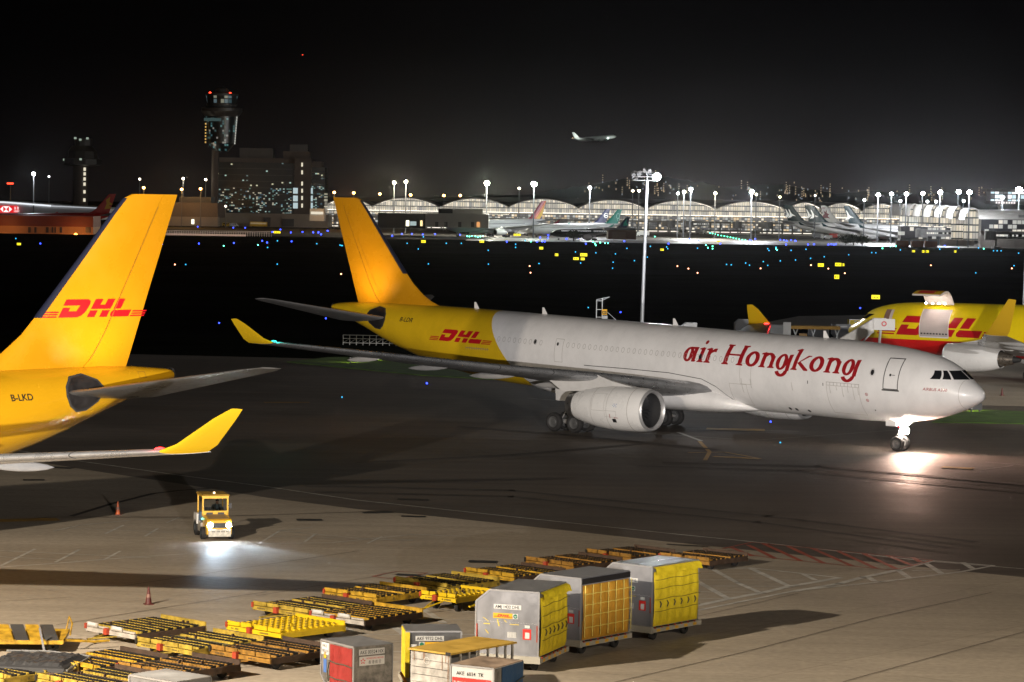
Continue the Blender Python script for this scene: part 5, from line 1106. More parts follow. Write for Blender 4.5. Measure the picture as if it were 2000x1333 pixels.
for u0, u1, vt, vb in arches:
    a, b = At(u0, vb, DT), At(u1, vb, DT); zt = At((u0 + u1) / 2, vt, DT).z; zb = (a.z + b.z) / 2
    n = 16; arc = [(a.x + (b.x - a.x) * i / n, zb + (zt - zb) * (sin(pi * i / n) ** .8 if 0 < i < n else 0)) for i in range(n + 1)]
    # shell: thick curved sheet
    ring = arc + [(x, z - .55) for x, z in reversed(arc)]
    MB().prism(ring, DT - 9, DT + 60, 'y').build('roof_vault', shellm, tm, 50)
    inner = [(x, z - .56) for x, z in arc]
    MB().prism(inner + [(b.x - .3, zb - 4.5), (a.x + .3, zb - 4.5)], DT + 2, DT + 3, 'y').build('gable_glass', tglass, tm)
    rim = [(x, z - .6) for x, z in arc]
    m = MB()
    for i in range(2, n - 1):
        p0, p1 = rim[i], rim[i + 1]; m.add([(p0[0], DT - 8, p0[1]), (p1[0], DT - 8, p1[1]), (p1[0], DT + 1.5, p1[1]), (p0[0], DT + 1.5, p0[1])], [(0, 1, 2, 3)])
    m.build('lit_soffit', soffit, tm)
    m = MB()
    for i in range(1, n): m.bb((arc[i][0] - .07, DT + 1.6, zb - 4.4), (arc[i][0] + .07, DT + 1.9, arc[i][1] - .6))
    m.bb((a.x, DT + 1.5, zb - 1.2), (b.x, DT + 1.95, zb - .95)); m.build('mullions', mat('mullion_grey', (.3, .3, .3), .5), tm)
x0, x1 = At(633, 400, DT).x, At(1762, 400, DT).x
for i, (u0, u1) in enumerate(((640, 860), (860, 1130), (1130, 1400), (1400, 1600), (1600, 1762))):
    va = (385, 386, 389, 392, 396)[i]
    bx('ridge_roof', u0, va, u1, va + 9, DT + 62, 40, ridgem, tm)
for i in range(8):
    u0 = 633 + i * 141; u1 = u0 + 139
    zz = [At(u0, v, DT).z for v in (414, 424, 432, 437, 448)]
    xa, xb = At(u0, 400, DT).x, At(u1, 400, DT).x
    MB().bb((xa, DT + 4, HZ(8.2)), (xb, DT + 40, HZ(13.4))).build('upper_glazing', tband, tm)
    MB().bb((xa, DT - 4, HZ(7.3)), (xb, DT + 4, HZ(8.3))).build('balcony_slab', mat('slab_pale', (.26, .25, .23), .6), tm)
    MB().bb((xa, DT - 3.2, HZ(10.9)), (xb, DT + 3, HZ(11.25))).build('light_strip', bright, tm)
    MB().bb((xa, DT + 2, HZ(4.1)), (xb, DT + 30, HZ(7.2))).build('gate_lounge', tband, tm)
    MB().bb((xa, DT - 2, HZ(3.4)), (xb, DT + 30, HZ(4.05))).build('lower_slab', mat('slab_pale'), tm)
    MB().bb((xa, DT + 3, 0), (xb, DT + 28, HZ(3.35))).build('ground_level', mat('ground_level_wall', (.2, .18, .16), .6, var=.4, vscale=.12), tm)
    MB().bb((xa + 2, DT + .5, HZ(2.9)), (xb - 3, DT + 1, HZ(3.2))).build('light_strip', bright, tm)
    m = MB()
    for k in range(6): m.cyl((xa + 3 + k * 5.8, DT - 1, 0), (xa + 3 + k * 5.8, DT - 1, HZ(7.3)), .45, 8)
    m.build('columns', mat('slab_pale'), tm)
# the branch concourse: small barrel vaults end-on, then a long barrel running off to the right
tb_ = thing('branch_concourse', 'concourse of small side by side barrel vaults running on to the right edge', 'terminal', (0, 0, 0))
for i, (u0, u1, vt) in enumerate(((1757, 1772, 400), (1774, 1793, 400), (1794, 1813, 401), (1814, 1834, 402), (1835, 1857, 403), (1858, 1881, 405), (1882, 1912, 408))):
    D = 1400 - i * 22; a, b = At(u0, vt + 22, D), At(u1, vt + 22, D); zt = At(u0, vt, D).z; zb = a.z
    arc = [((a.x + b.x) / 2 - (b.x - a.x) / 2 * cos(pi * k / 12), zb + (zt - zb) * sin(pi * k / 12)) for k in range(13)]
    outer = [((a.x + b.x) / 2 - (b.x - a.x) / 2 * 1.1 * cos(pi * k / 12), zb + (zt - zb + .5) * sin(pi * k / 12)) for k in range(13)]
    MB().prism(outer + arc[::-1], D - 5, D + 40, 'y').build('roof_vault', shellm, tb_, 50)
    MB().prism(arc[::-1] + [(arc[0][0], 3), (arc[-1][0], 3)], D - 1, D - .5, 'y').build('gable_glass', tglass, tb_)
a = At(1905, 430, 1268); zt = At(1905, 410, 1268).z; zb = At(1905, 428, 1268).z
rg = []
for k in range(11): rg.append([(a.x, 1268 - 9 * cos(pi * k / 10), zb + (zt - zb) * sin(pi * k / 10)), (a.x + 90, 1240 - 9 * cos(pi * k / 10), zb + (zt - zb + 1.5) * sin(pi * k / 10))])
MB().loft(rg, cap=False, close=False).build('long_roof', shellm, tb_, 50)
MB().bb((a.x + .5, 1255, zb - 5), (a.x + 90, 1262, zb)).build('upper_glazing', litwin('concourse_dim', (.04, .04, .045), [(1, .93, .8), (.6, .6, .55)], 2, 2, .5, .8), tb_)
MB().bb((At(1760, 430, 1300).x, 1300, 3), (At(1905, 430, 1300).x, 1310, 8.5)).build('gate_lounge', litwin('concourse_dim'), tb_)
MB().bb((At(1760, 430, 1300).x, 1302, 0), (At(1905, 430, 1300).x, 1310, 2.9)).build('ground_level', mat('ground_level_wall'), tb_)
MB().bb((a.x + .5, 1256, 0), (a.x + 90, 1262, zb - 5.1)).build('ground_level', mat('ground_level_wall'), tb_)
for i, u in enumerate((1775, 1800, 1825, 1850, 1875)):
    bx('light_strip', u, 441 + i, u + 18, 442 + i, 1290, 1, bright, tb_)
# boarding bridges
def bridge(label, u, v, L, D, rz):
    p = At(u, v, D); t = thing('boarding_bridge', label, 'boarding bridge', (p.x, D, 0), rz, 'boarding bridges along the terminal')
    MB().bb((0, -1.5, 4.2), (L, 1.5, 7.0)).build('tunnel', mat('bridge_grey', (.36, .36, .36), .5, var=.2), t)
    MB().bb((.5, -1.56, 5.2), (L - .5, -1.52, 6.1)).build('window_band', litwin('bridge_lit', (.05, .05, .05), [(1, .95, .85), (.7, .7, .65)], .9, 2, .7, .9), t)
    MB().cyl((0, 0, 3.6), (0, 0, 7.4), 2.6, 14).build('cab', mat('bridge_grey'), t); MB().cyl((2.5, 0, 0), (2.5, 0, 4.2), .45, 10).bb((1, -1.6, 0), (4, 1.6, .8)).build('leg', mat('slab_pale'), t)
    return t
for i, (u, lab) in enumerate(((660, 'boarding bridge just right of the dark office block'), (1100, 'boarding bridge behind the dark green airliners'), (1310, 'boarding bridge at the left of the bright apron'), (1345, 'boarding bridge under the seventh roof vault'), (1440, 'boarding bridge left of the teal tail fins'), (1500, 'boarding bridge beside the leftmost teal tail fin'))):
    bridge(lab, u, 440, 22, 1630 - (i % 2) * 12, R_(60 + 18 * (i % 3)))
bridge('long boarding bridge reaching from the branch concourse beside the white airliner nose', 1800, 440, 60, 1290, R_(4)); bridge('boarding bridge under the long roof at the right edge', 1935, 440, 34, 1235, R_(12))
# sky bridge at the right edge
sb = thing('sky_bridge', 'lit glass bridge high on slanting legs at the right edge', 'bridge', (0, 0, 0))
bx('lit_windows', 1935, 376, 2080, 394, 1500, 14, litwin('sky_glass', (.05, .06, .07), [(.8, .95, 1), (.5, .65, .7), (1, 1, 1)], 2.2, 2.4, .75, 1.3, dim=.08), sb); bx('roof', 1928, 370, 2080, 376, 1498, 18, ridgem, sb); bx('deck', 1935, 394, 2080, 400, 1498, 18, mat('deck_dark', (.1, .1, .1), .6), sb)
q = [At(u, v, 1500) for u, v in ((1955, 400), (1975, 411), (2020, 398), (1978, 411))]
MB().cyl((q[0].x, 1507, q[0].z), (q[1].x, 1507, q[1].z - 12), .9, 8).cyl((q[2].x, 1507, q[2].z), (q[3].x, 1507, q[3].z - 12), .9, 8).build('slanting_leg', mat('slab_pale'), sb)
sp_ = [rect2d(i * 1.3, 0, i * 1.3 + .9, 1.0) for i in range(8)]
decal('sign_panels', glow('sign_pale', (.9, .8, .8), 1.2), sp_, lambda x, y, k: (At(1945, 397, 1497).x + x, 1497.5 - k, At(1945, 398, 1497).z + y), sb)

# ---- control towers, office block, sheds on the left
dkm = mat('tower_dark', (.04, .038, .038), .4, var=.3, vscale=.1); conc = mat('tower_concrete', (.07, .057, .052), .8, var=.2, vscale=.05)
twg = litwin('tower_glass', (.01, .014, .016), [(.2, .45, .45), (.1, .25, .27), (.5, .5, .45), (.1, .2, .2)], 1.1, 1.3, .2, .32)
def tower(label, pts, D, shaft, spec):
    c = At(*pts, D); t = thing('control_tower', label, 'control tower', (c.x, D, 0))
    k = D / FPX
    for nm, prof, m_, n_ in spec:
        MB().lathe([(CAMH + (384 - v + (pts[0] - 1000) * .0163 + 8) * k, r * k) for v, r in prof], (0, 0, 0), 'z', n_).build(nm, m_, t, 30)
    return t, c, k
yh = lambda u: 392 + (u - 1000) * .0163
zpx = lambda v, u, D: At(u, v, D).z
def tower2(label, u, D, spec):
    c = At(u, 400, D); k = D / FPX; t = thing('control_tower', label, 'control tower', (c.x, D, 0))
    for nm, prof, m_, n_, du in spec:
        MB().lathe([(zpx(v, u, D), max(.05, r * k)) for v, r in prof], (du * k, 0, 0), 'z', n_).build(nm, m_, t, 30)
    return t, c, k
t, c, k = tower2('tall dark control tower with glazed head rising beside the office block', 431, 1620, [
    ('shaft', [(445, 7), (290, 6.5), (280, 14)], conc, 12, -12), ('lower_pod', [(296, 14), (280, 27), (228, 31), (226, 0)], twg, 16, 0), ('gallery', [(228, 33), (218, 40), (212, 40), (210, 26)], dkm, 16, 0),
    ('cab_base', [(212, 27), (205, 30), (203, 30)], dkm, 16, 0), ('cab_glass', [(203, 28), (188, 31)], litwin('tower_cab', (.012, .016, .018), [(.2, .3, .34), (.08, .15, .17), (.5, .5, .38)], 2.0, 2.6, .5, .35), 16, 0), ('cap', [(188, 32), (184, 32), (182, 14), (174, 12), (170, 2)], dkm, 16, 0)])
MB().bb((-31 * k, -9.5, zpx(238, 431, 1620)), (2 * k, -8.7, zpx(232, 431, 1620))).build('lit_band', glow('teal_band', (.35, .7, .7), .08), t)
for dx in (-22, 17): MB().sphere((dx * k, -3, zpx(183, 431, 1620)), .7, 8).build('obstruction_light', glow('red_dot', (1, .05, .02), 5), t)
m = MB(); m2 = MB()
for i in range(7): m.box((-29.5 * k, -4, zpx(243 + i * 6, 431, 1620)), (.7, .6, .8))
for i in range(12): m2.box(((31 - i * .35) * k, -3, zpx(225 + i * 5, 431, 1620)), (.55, .6, 1.1))
m.build('edge_lights', glow('amber_dot', (1, .6, .15), .7), t); m2.build('edge_lights', glow('pale_dot', (.9, .9, .8), .5), t)
t, c, k = tower2('smaller dark control tower at the far left with a lit column of stair windows', 157, 1700, [
    ('shaft', [(445, 15), (322, 15)], conc, 12, 0), ('gallery', [(325, 20), (322, 38), (311, 38), (310, 31), (296, 29), (285, 20)], dkm, 10, 3), ('cab', [(286, 17), (272, 18), (271, 16), (270, 1)], dkm, 10, 5)])
m = MB()
for i, v in enumerate((331, 340, 350, 360, 375, 391)): m.box((10 * k, -15 * k - .1, zpx(v, 157, 1700)), (1.3, .4, 1.9))
m.build('stair_windows', glow('stair', (1, .92, .7), .8), t)
m = MB()
for x, v in ((-30, 313), (5, 312), (30, 315), (-6, 271), (4, 274), (16, 271)): m.box((x * k, -max(14, 40 - abs(x)) * k - .2, zpx(v, 157, 1700)), (1.4, .4, 1.2))
m.build('lit_windows', glow('pale_green', (.8, 1, .8), .35), t)
ob = thing('office_block', 'dark glass office block with scattered lit windows beside the control tower', 'building', (0, 0, 0)); D = 1640
og = litwin('office_glass', (.012, .016, .017), [(.6, .9, .85), (.2, .4, .36), (.9, .85, .65), (.12, .28, .4)], 1.0, .8, .2, .45)
og2 = litwin('office_upper', (.012, .015, .016), [(.6, .9, .8), (.9, .9, .6), (.2, .3, .3)], 1.1, .9, .02, .6)
for i in range(8):
    v0 = 318 + i * 12.4; bx('window_band', 425, v0, 574, v0 + 11.2, D, 30, og2 if i < 4 else og, ob); bx('floor_edge', 424, v0 + 11.2, 575, v0 + 12.4, D - .5, 30, dkm, ob)
    bx('window_band', 606, 327 + i * 11.2, 634, 337.3 + i * 11.2, D + 2, 26, og2 if i < 3 else og, ob)
bx('parapet', 428, 309, 576, 318, D + 1, 28, conc, ob); bx('lift_tower', 575, 310, 606, 442, D - 3, 30, conc, ob); bx('plant_room', 468, 290, 533, 309, D + 5, 15, dkm, ob); bx('plant_room', 553, 296, 606, 311, D + 5, 15, conc, ob); bx('roof_drum', 566, 283, 601, 296, D + 6, 12, dkm, ob)
bx('parapet', 605, 316, 628, 327, D + 4, 22, conc, ob)
bx('podium', 415, 418, 640, 444, D - 12, 40, mat('podium', (.22, .19, .16), .7, var=.2, vscale=.1), ob); bx('portal', 515, 425, 528, 443, D - 13, 1, dkm, ob); bx('portal', 551, 428, 574, 443, D - 13, 1, dkm, ob)
m = MB()
for v in (322, 337, 359, 373, 387, 402): q = At(590, v, D - 3.4); m.box(q, (.9, .3, 2.2))
m.build('stair_windows', glow('stair'), ob)
m = MB()
for v in (373, 388, 402): q = At(577, v, D - 3.4); m.box(q, (2.6, .3, 3.2)); q = At(607, v, D - 1); m.box(q, (2.2, .3, 3.2))
m.build('lit_windows', glow('cool_win', (.75, .95, 1), .6), ob)
sh = thing('gate_annexe', 'pale lit annexe with a window row right of the office block', 'building', (0, 0, 0))
bx('wall', 605, 408, 632, 432, 1560, 15, mat('annexe', (.5, .47, .42), .6), sh); bx('window_row', 607, 414, 631, 419, 1559.6, .5, glow('warm_win', (1, .9, .7), .8), sh)
# hangar with the red sign, orange lit shed in front
hg = thing('hangar', 'long pale hangar with a white lit wall and red sign at the left edge', 'building', (0, 0, 0)); D = 1330
pale = mat('hangar_pale', (.42, .43, .44), .5, var=.1)
P = [At(u, v, D) for u, v in ((-60, 391), (10, 394), (100, 401), (190, 406), (197, 409), (192, 430), (-60, 430))]
MB().prism([(p.x, p.z) for p in P], D, D + 60, 'y').build('wall', pale, hg, 20)
P = [At(u, v, D) for u, v in ((-60, 391), (10, 394), (100, 401), (100, 404), (10, 397), (-60, 394))]
MB().prism([(p.x, p.z) for p in P], D - 1, D - .3, 'y').build('light_strip', glow('white_strip', (.9, .95, 1), 1.0), hg)
P = [At(u, v, D) for u, v in ((100, 402), (190, 406), (190, 407.5), (100, 404))]
MB().prism([(p.x, p.z) for p in P], D - 1, D - .3, 'y').build('light_strip', glow('white_strip_dim', (.9, .95, 1), .5), hg)
P = [At(u, v, D - 1) for u, v in ((-30, 402), (33, 402), (37, 405), (37, 413), (34, 416), (-30, 416))]
MB().prism([(p.x, p.z) for p in P], D - 2, D - 1.2, 'y').build('red_sign', glow('red_sign', (.85, .015, .02), .95), hg)
q = At(12, 409, D - 2); sc_ = 1.35
decal('hexagon_emblem', glow('sign_white', (1, 1, 1), 1.1), [poly2d([sp2(a, 0, sc_) for a in ([(-1, 1), (1, 1), (0, 0)],)]), poly2d([sp2([(-1, -1), (0, 0), (1, -1)], 0, sc_)]), poly2d([sp2([(-2, 0), (-1, 1), (-1, -1)], 0, sc_)]), poly2d([sp2([(2, 0), (1, 1), (1, -1)], 0, sc_)])], lambda x, y, k: (q.x + x, D - 2.1 - k, q.z + y), hg)
decal('sign_letters', glow('sign_white'), [text2d('HSBC', .9, 2.6), ([(a, b + 1.3, 0) for a, b, c_ in text2d('滙 豐', 1, 2.2)[0]], text2d('滙 豐', 1, 2.2)[1])], lambda x, y, k: (q.x + 3.6 + x, D - 2.1 - k, q.z - 1.3 + y), hg)
os_ = thing('orange_lit_shed', 'low shed with a dark red roof, its wall lit orange, at the left edge', 'building', (0, 0, 0)); D = 1215
bx('wall', -80, 442, 182, 458.5, D, 20, mat('shed_wall', (.42, .25, .14), .7, var=.3, vscale=.1), os_); bx('roof', -80, 421, 182, 442, D - 1, 22, mat('shed_roof', (.15, .035, .02), .6, var=.2), os_)
m = MB()
for u, w_ in ((55, 5), (67, 4), (90, 5), (101, 3), (107, 2), (117, 4), (167, 10)): a, b = At(u, 444, D - .3), At(u + w_, 455, D - .3); m.bb((a.x, D - .4, b.z), (b.x, D - .1, a.z))
m.build('doorway', dkm, os_); bx('verge_wall', -80, 455, 182, 461, D - 3, 1, mat('shed_wall'), os_)
lp = At(148, 459, D - 8); MB().sphere(lp, .7, 8).build('wall_lamp', glow('sodium', (1, .3, .04), 14), os_); lamp('wall_lamp_light', 'POINT', (lp.x, lp.y - 2, lp.z + 1), 2600, (1, .35, .08), .5, parent=os_); lamp('wall_lamp_light', 'POINT', (lp.x - 30, lp.y - 2, 3), 1800, (1, .35, .08), .5, parent=os_)
wh_ = thing('warehouse', 'dim warehouse with a lit doorway between the yellow fin and the office block', 'building', (0, 0, 0)); D = 1560
bx('wall', 300, 396, 425, 425, D, 40, mat('warehouse_brown', (.10, .08, .07), .8, var=.2), wh_); bx('lower_wall', 300, 424, 425, 442, D - 6, 10, mat('podium'), wh_); bx('lit_doorway', 374, 429, 379, 438, D - 6.4, .5, glow('door_lit', (1, .95, .7), 2.2), wh_); bx('roof_box', 350, 385, 412, 396, D + 5, 20, dkm, wh_)
bl = thing('boundary_wall', 'low pale wall with a railing along the dark field, left of the middle', 'wall', (0, 0, 0)); D = 1235
bx('wall', 322, 457, 480, 463, D, 1, mat('wall_pinkish', (.5, .42, .38), .7, var=.2), bl)
m = MB(); a, b = At(322, 455, D), At(530, 457, D); m.tube([(a.x, D, a.z + .9), (b.x, D, b.z + .9)], .09, 5); m.tube([(a.x, D, a.z + .3), (b.x, D, b.z + .3)], .07, 5)
for i in range(46): x = a.x + (b.x - a.x) * i / 45; m.bb((x - .06, D - .06, a.z - 1), (x + .06, D + .06, a.z + .9))
m.build('railing', mat('rail_pale', (.5, .48, .45), .5), bl)
for u in (340, 400, 460, 520): lamp('wall_light', 'POINT', At(u, 452, D - 10), 1800, (1, .75, .6), .5, parent=bl)
# cargo sheds in the middle
sd = thing('dark_shed', 'long black shed with two lit doorways right of the middle fin', 'building', (0, 0, 0)); D = 1330
bx('wall', 738, 417, 831, 446, D, 30, mat('shed_black', (.02, .02, .021), .7), sd); bx('lit_door', 793, 431, 799, 442, D - .4, .5, glow('door_lit'), sd); bx('lit_window', 801, 433, 813, 441, D - .4, .5, glow('grey_win', (.7, .9, .9), .5), sd); bx('lit_door', 821, 431, 825, 442, D - .4, .5, glow('door_warm', (1, .75, .35), 1.6), sd)
ws = thing('pale_shed', 'pale flat shed with arched doorways and a raised roof room', 'building', (0, 0, 0)); D = 1320
bx('wall', 831, 418, 954, 445, D, 30, mat('shed_pale', (.50, .47, .41), .7, var=.12, vscale=.08), ws); bx('roof_room', 856, 408, 943, 418, D + 4, 20, mat('shed_pale'), ws); bx('roof_room_dark', 856, 409, 884, 417, D + 3, 1, mat('shed_black'), ws)
for u in (850, 868, 895, 920, 931): bx('arched_door', u, 434, u + 6, 444, D - .3, .4, mat('door_grey', (.12, .11, .10), .7) if u != 931 else glow('door_orange', (1, .45, .15), .8), ws)
bh = thing('brown_hut', 'small brown shed by the field edge left of the tall lamp mast', 'building', (0, 0, 0)); D = 1215
bx('wall', 1188, 450, 1242, 468, D, 20, mat('hut_brown', (.25, .12, .07), .7, var=.2), bh); bx('roof', 1180, 446, 1240, 450, D - 1, 22, dkm, bh); bx('shutter', 1196, 453, 1222, 467, D - .3, .4, mat('shutter', (.3, .16, .10), .7), bh)
# stack of orange containers and a dark bank of trees on the far apron
oc = mat('container_rust', (.36, .10, .03), .6, var=.2)
for i, (u, lab) in enumerate(((1714, 'leftmost orange box container by the white airliner'), (1738, 'orange box container second from left by the white airliner'), (1760, 'orange box container third from left by the white airliner'))):
    a = G(u, 478); t = thing('box_container', lab, 'container', (a.x, 1240, 0), 0, 'orange containers on the far apron')
    MB().bb((0, 0, 0), (5.2, 2.4, 2.7)).build('shell', oc, t)
    mm = MB()
    for k in range(9): mm.bb((.3 + k * .55, -.06, .15), (.5 + k * .55, 0, 2.55))
    mm.build('ribs', oc, t); MB().bb((0, -.08, 2.6), (5.2, .0, 2.72)).build('top_rail', mat('slab_pale'), t)
def tree(label, u, v, D, r):
    a = At(u, v, D); t = thing('tree', label, 'tree', (a.x, D, 0), 0, 'dark trees by the far apron'); rn = random.Random(int(u))
    MB().cyl((0, 0, 0), (.2, 0, 2.2), .25, 7, .14).cyl((.2, 0, 2), (1.0, .2, 3.4), .12, 6, .05).cyl((.2, 0, 2), (-.9, .2, 3.3), .12, 6, .05).build('trunk', mat('bark', (.05, .035, .025), .9), t)
    m = MB()
    for i in range(900):
        a_, b_ = rn.uniform(0, 2 * pi), rn.uniform(-1, 1); q = rn.random() ** .4 * (1 + .25 * sin(3 * a_ + u)); c = Vector((r * q * cos(a_) * sqrt(1 - b_ * b_), r * q * .8 * sin(a_) * sqrt(1 - b_ * b_), 2.9 + 1.9 * q * b_))
        d = Vector((rn.uniform(-1, 1), rn.uniform(-1, 1), rn.uniform(-1, 1))).normalized() * .33; e = d.orthogonal() * .6; m.add([c, c + d, c + d + e, c + e], [(0, 1, 2, 3)])
    m.build('crown', mat('leaves', (.03, .05, .02), .8), t)
for i, (u, lab) in enumerate(((1652, 'round dark tree in front of the white airliners, leftmost'), (1667, 'dark tree in the middle of the clump by the white airliners'), (1684, 'dark tree nearest the orange containers'), (1120, 'low dark tree beside the black airliner'))): tree(lab, u, 470, 1255, 3.4 + .4 * (i % 2))

# ---- lamp masts
pole = mat('mast_steel', (.10, .105, .11), .6, .1); polew = mat('mast_pale', (.55, .57, .6), .4, .3)
def mast(label, u, vt, D, es, col, pw, r=.28, heads=1, arm=.7, lit=True):
    a = At(u, vt, D); t = thing('lamp_mast', label, 'lamp mast', (a.x, D, 0), 0, 'floodlight masts along the terminal aprons')
    MB().cyl((0, 0, 0), (0, 0, a.z), r * 1.25, 10, r * .7).build('pole', polew if D < 600 else pole, t, 40)
    MB().bb((-arm, -.15, a.z - .15), (arm, .15, a.z + .1)).build('crossbar', pole, t)
    for i in range(heads):
        x = -arm + 2 * arm * i / max(1, heads - 1) if heads > 1 else 0
        hd = MB().box((x, -.25, a.z + .25), (.8, .5, .45), rx=.5).build('lamp_head', dkm, t)
        MB().sphere((x, -.62, a.z + .2), .55 + .012 * es, 10, sq=(1, .6, .9)).build('lens', glow('mast_%d_%d_%d_%d' % (es, col[0] * 10, col[1] * 10, col[2] * 10), col, es), hd)
    if lit and pw: lamp('flood_or_fill_beam', 'POINT', (0, -3.5, a.z - .4), pw * (.8 if 1340 < D < 1410 else .3), col, .6, parent=t); lamp('flood_or_fill_beam', 'SPOT', (0, -1.2, a.z - .2), pw * .5, col, .5, (0, -60, 0), R_(110), .6, t)
    return t
CW, CC, CO = (.92, .95, 1), (1, .88, .66), (1, .5, .14)
far = [(66, 341, 1330, 26, CW, 30000, 'bright white mast over the left hangar'), (96, 346, 1700, 5, CW, 0, 'dim mast right of the bright one over the hangar'), (273, 351, 1620, 8, CC, 0, 'faint mast behind the yellow fin'), (358, 350, 1620, 16, CC, 20000, 'mast left of the dark control tower'), (402, 352, 1620, 12, CC, 0, 'mast touching the left side of the control tower'),
       (441, 404, 1560, 5, CC, 0, 'short mast in front of the dark office block'), (770, 358, 1420, 26, CC, 60000, 'left of two masts close together above the middle fin'), (793, 356, 1420, 26, CC, 60000, 'right of two masts close together above the middle fin'), (951, 359, 1395, 60, (1, .97, .8), 130000, 'very bright mast over the pale shed'), (1014, 369, 1500, 9, CC, 0, 'small mast between two very bright ones'),
       (1043, 361, 1330, 60, (.9, 1, .9), 120000, 'very bright mast by the rainbow tail fin'), (1152, 368, 1400, 24, CW, 60000, 'mast over the dark green airliners'), (1236, 374, 1500, 9, CC, 0, 'small mast just left of the tall near mast'), (1248, 374, 1480, 14, CC, 0, 'small mast touching the tall near mast'),
       (1324, 379, 1440, 14, CW, 0, 'first of three stepped masts right of the tall near mast'), (1336, 376, 1430, 22, (1, .97, .8), 50000, 'middle of three stepped masts right of the tall near mast'), (1349, 371, 1420, 34, CW, 90000, 'brightest of three stepped masts right of the tall near mast'), (1397, 379, 1440, 18, CC, 50000, 'mast over the sixth roof vault'),
       (1468, 376, 1370, 40, CW, 110000, 'bright mast left of the teal fins'), (1477, 381, 1460, 10, CC, 0, 'small mast touching the bright one left of the teal fins'), (1523, 386, 1460, 8, (1, .9, .5), 0, 'yellowish short mast above the leftmost teal fin'), (1592, 383, 1460, 4, CC, 0, 'unlit looking thin mast above the maroon fin'),
       (1688, 392, 1400, 10, CW, 0, 'low mast above the fin of the nearest white airliner'), (1715, 382, 1360, 36, CW, 110000, 'first bright mast of the row over the branch concourse'), (1741, 380, 1350, 26, CW, 0, 'second mast of the row over the branch concourse'), (1758, 394, 1400, 14, CW, 0, 'low mast between the second and third of the row'), (1770, 380, 1340, 32, CW, 90000, 'third bright mast of the row over the branch concourse'),
       (1802, 379, 1330, 32, (1, .97, .85), 0, 'fourth bright mast of the row over the branch concourse'), (1811, 395, 1400, 12, CW, 0, 'low mast right of the fourth bright one'), (1828, 395, 1400, 12, CW, 0, 'low mast left of the tall fifth one'), (1836, 377, 1300, 40, CW, 110000, 'fifth bright mast, rising over the airliner nose'), (1872, 376, 1290, 40, CW, 0, 'sixth bright mast of the row over the branch concourse'),
       (1882, 394, 1400, 12, CW, 0, 'low mast between the last two bright ones'), (1893, 377, 1250, 40, CW, 110000, 'last bright mast of the row over the branch concourse'), (1958, 387, 1300, 22, CW, 60000, 'mast under the sky bridge'), (1990, 373, 1350, 90, CW, 60000, 'dazzling lamp at the right edge beside the sky bridge')]
for u, v, D, es, col, pw, lab in far: mast(lab, u, v, D, es, col, pw)
for u, v, lab in ((355, 371, 'left orange lamp beside the control tower'), (392, 370, 'right orange lamp beside the control tower'), (281, 368, 'orange lamp over the tip of the left fin'), (653, 377, 'orange lamp right of the office block'), (691, 378, 'orange lamp above the middle fin'), (742, 380, 'orange lamp on the terminal roof, right of the middle fin'), (802, 382, 'orange lamp right of the pair of masts'), (867, 383, 'orange lamp over the second vault'), (899, 383, 'orange lamp over the third vault, brighter')):
    t = mast(lab, u, v, 1550, 16, CO, 15000 if u < 700 else 0, .15, 1, .3); t['group'] = 'orange lamps behind the terminal'; t['category'] = 'lamp'
# red beacon mast at far left
bp_ = At(20, 359, 1500); t = thing('beacon_mast', 'mast with a red beacon at the far left', 'mast', (bp_.x, 1500, 0)); MB().cyl((0, 0, 0), (0, 0, bp_.z), .3, 8).build('pole', dkm, t); MB().bb((-1.6, -.3, bp_.z - .3), (1.6, .3, bp_.z + .4)).build('red_lamp', glow('red_dot'), t)
# the tall near mast behind the white freighter
a = At(1260, 352, 330); nm = thing('lamp_mast', 'tall near lamp mast rising from behind the white freighter', 'lamp mast', (At(1253, 620, 330).x, 330, 0))
zt = a.z
MB().cyl((0, 0, 0), (.35, 0, zt), .22, 16, .15).build('pole', polew, nm, 40)
MB().bb((-1.2, -.6, zt - .1), (1.4, .6, zt)).tube([(-1.3, -.6, zt + .6), (.3, -.6, zt + .7), (1.3, -.6, zt + .6)], .03, 5).tube([(-1.3, -.6, zt), (-1.3, -.6, zt + .6)], .03, 5).build('platform', pole, nm)
MB().cyl((.35, 0, zt), (.35, 0, zt + .5), .1, 8).bb((-1.3, -.08, zt + .3), (1.5, .08, zt + .42)).bb((-1.2, -.08, zt + .85), (1.1, .08, zt + .95)).tube([(.3, 0, zt + .4), (.3, 0, zt + 1.0)], .05, 6).build('lamp_frame', dkm, nm)
for x, z, r in ((-1.2, .65, .3), (-.6, .7, .3), (0, 1.15, .25), (.6, 1.1, .25), (-.9, .15, .25)):
    MB().cyl((x, .25, zt + z), (x, -.25, zt + z - .1), r, 14, r * .8).build('dark_lamp', dkm, nm, 40)
hd = MB().cyl((1.1, .35, zt + .55), (1.35, -.2, zt + .4), .3, 14, .42).build('lit_lamp', dkm, nm, 40)
MB().sphere((1.4, -.28, zt + .38), .46, 12, sq=(1, .5, .9)).build('lens', glow('near_flood', (.93, .97, 1), 500), hd, 60)
lamp('flood_or_fill_beam', 'SPOT', (1.6, -.6, zt), 16000, (.98, .95, .95), .3, (34, -18, 0), R_(120), .7, nm); lamp('floodlight_spill', 'POINT', (2.6, -1.6, zt - .3), 9000, (.93, .96, 1), .3, parent=nm)
lamp('pole_fill', 'POINT', (-1.2, -2.4, zt - 2), 150, (.85, .9, 1), .2, parent=nm); lamp('pole_fill', 'POINT', (-3, -5, zt - 9), 450, (.85, .9, 1), .3, parent=nm)  # added lamps that brighten the mast's pole
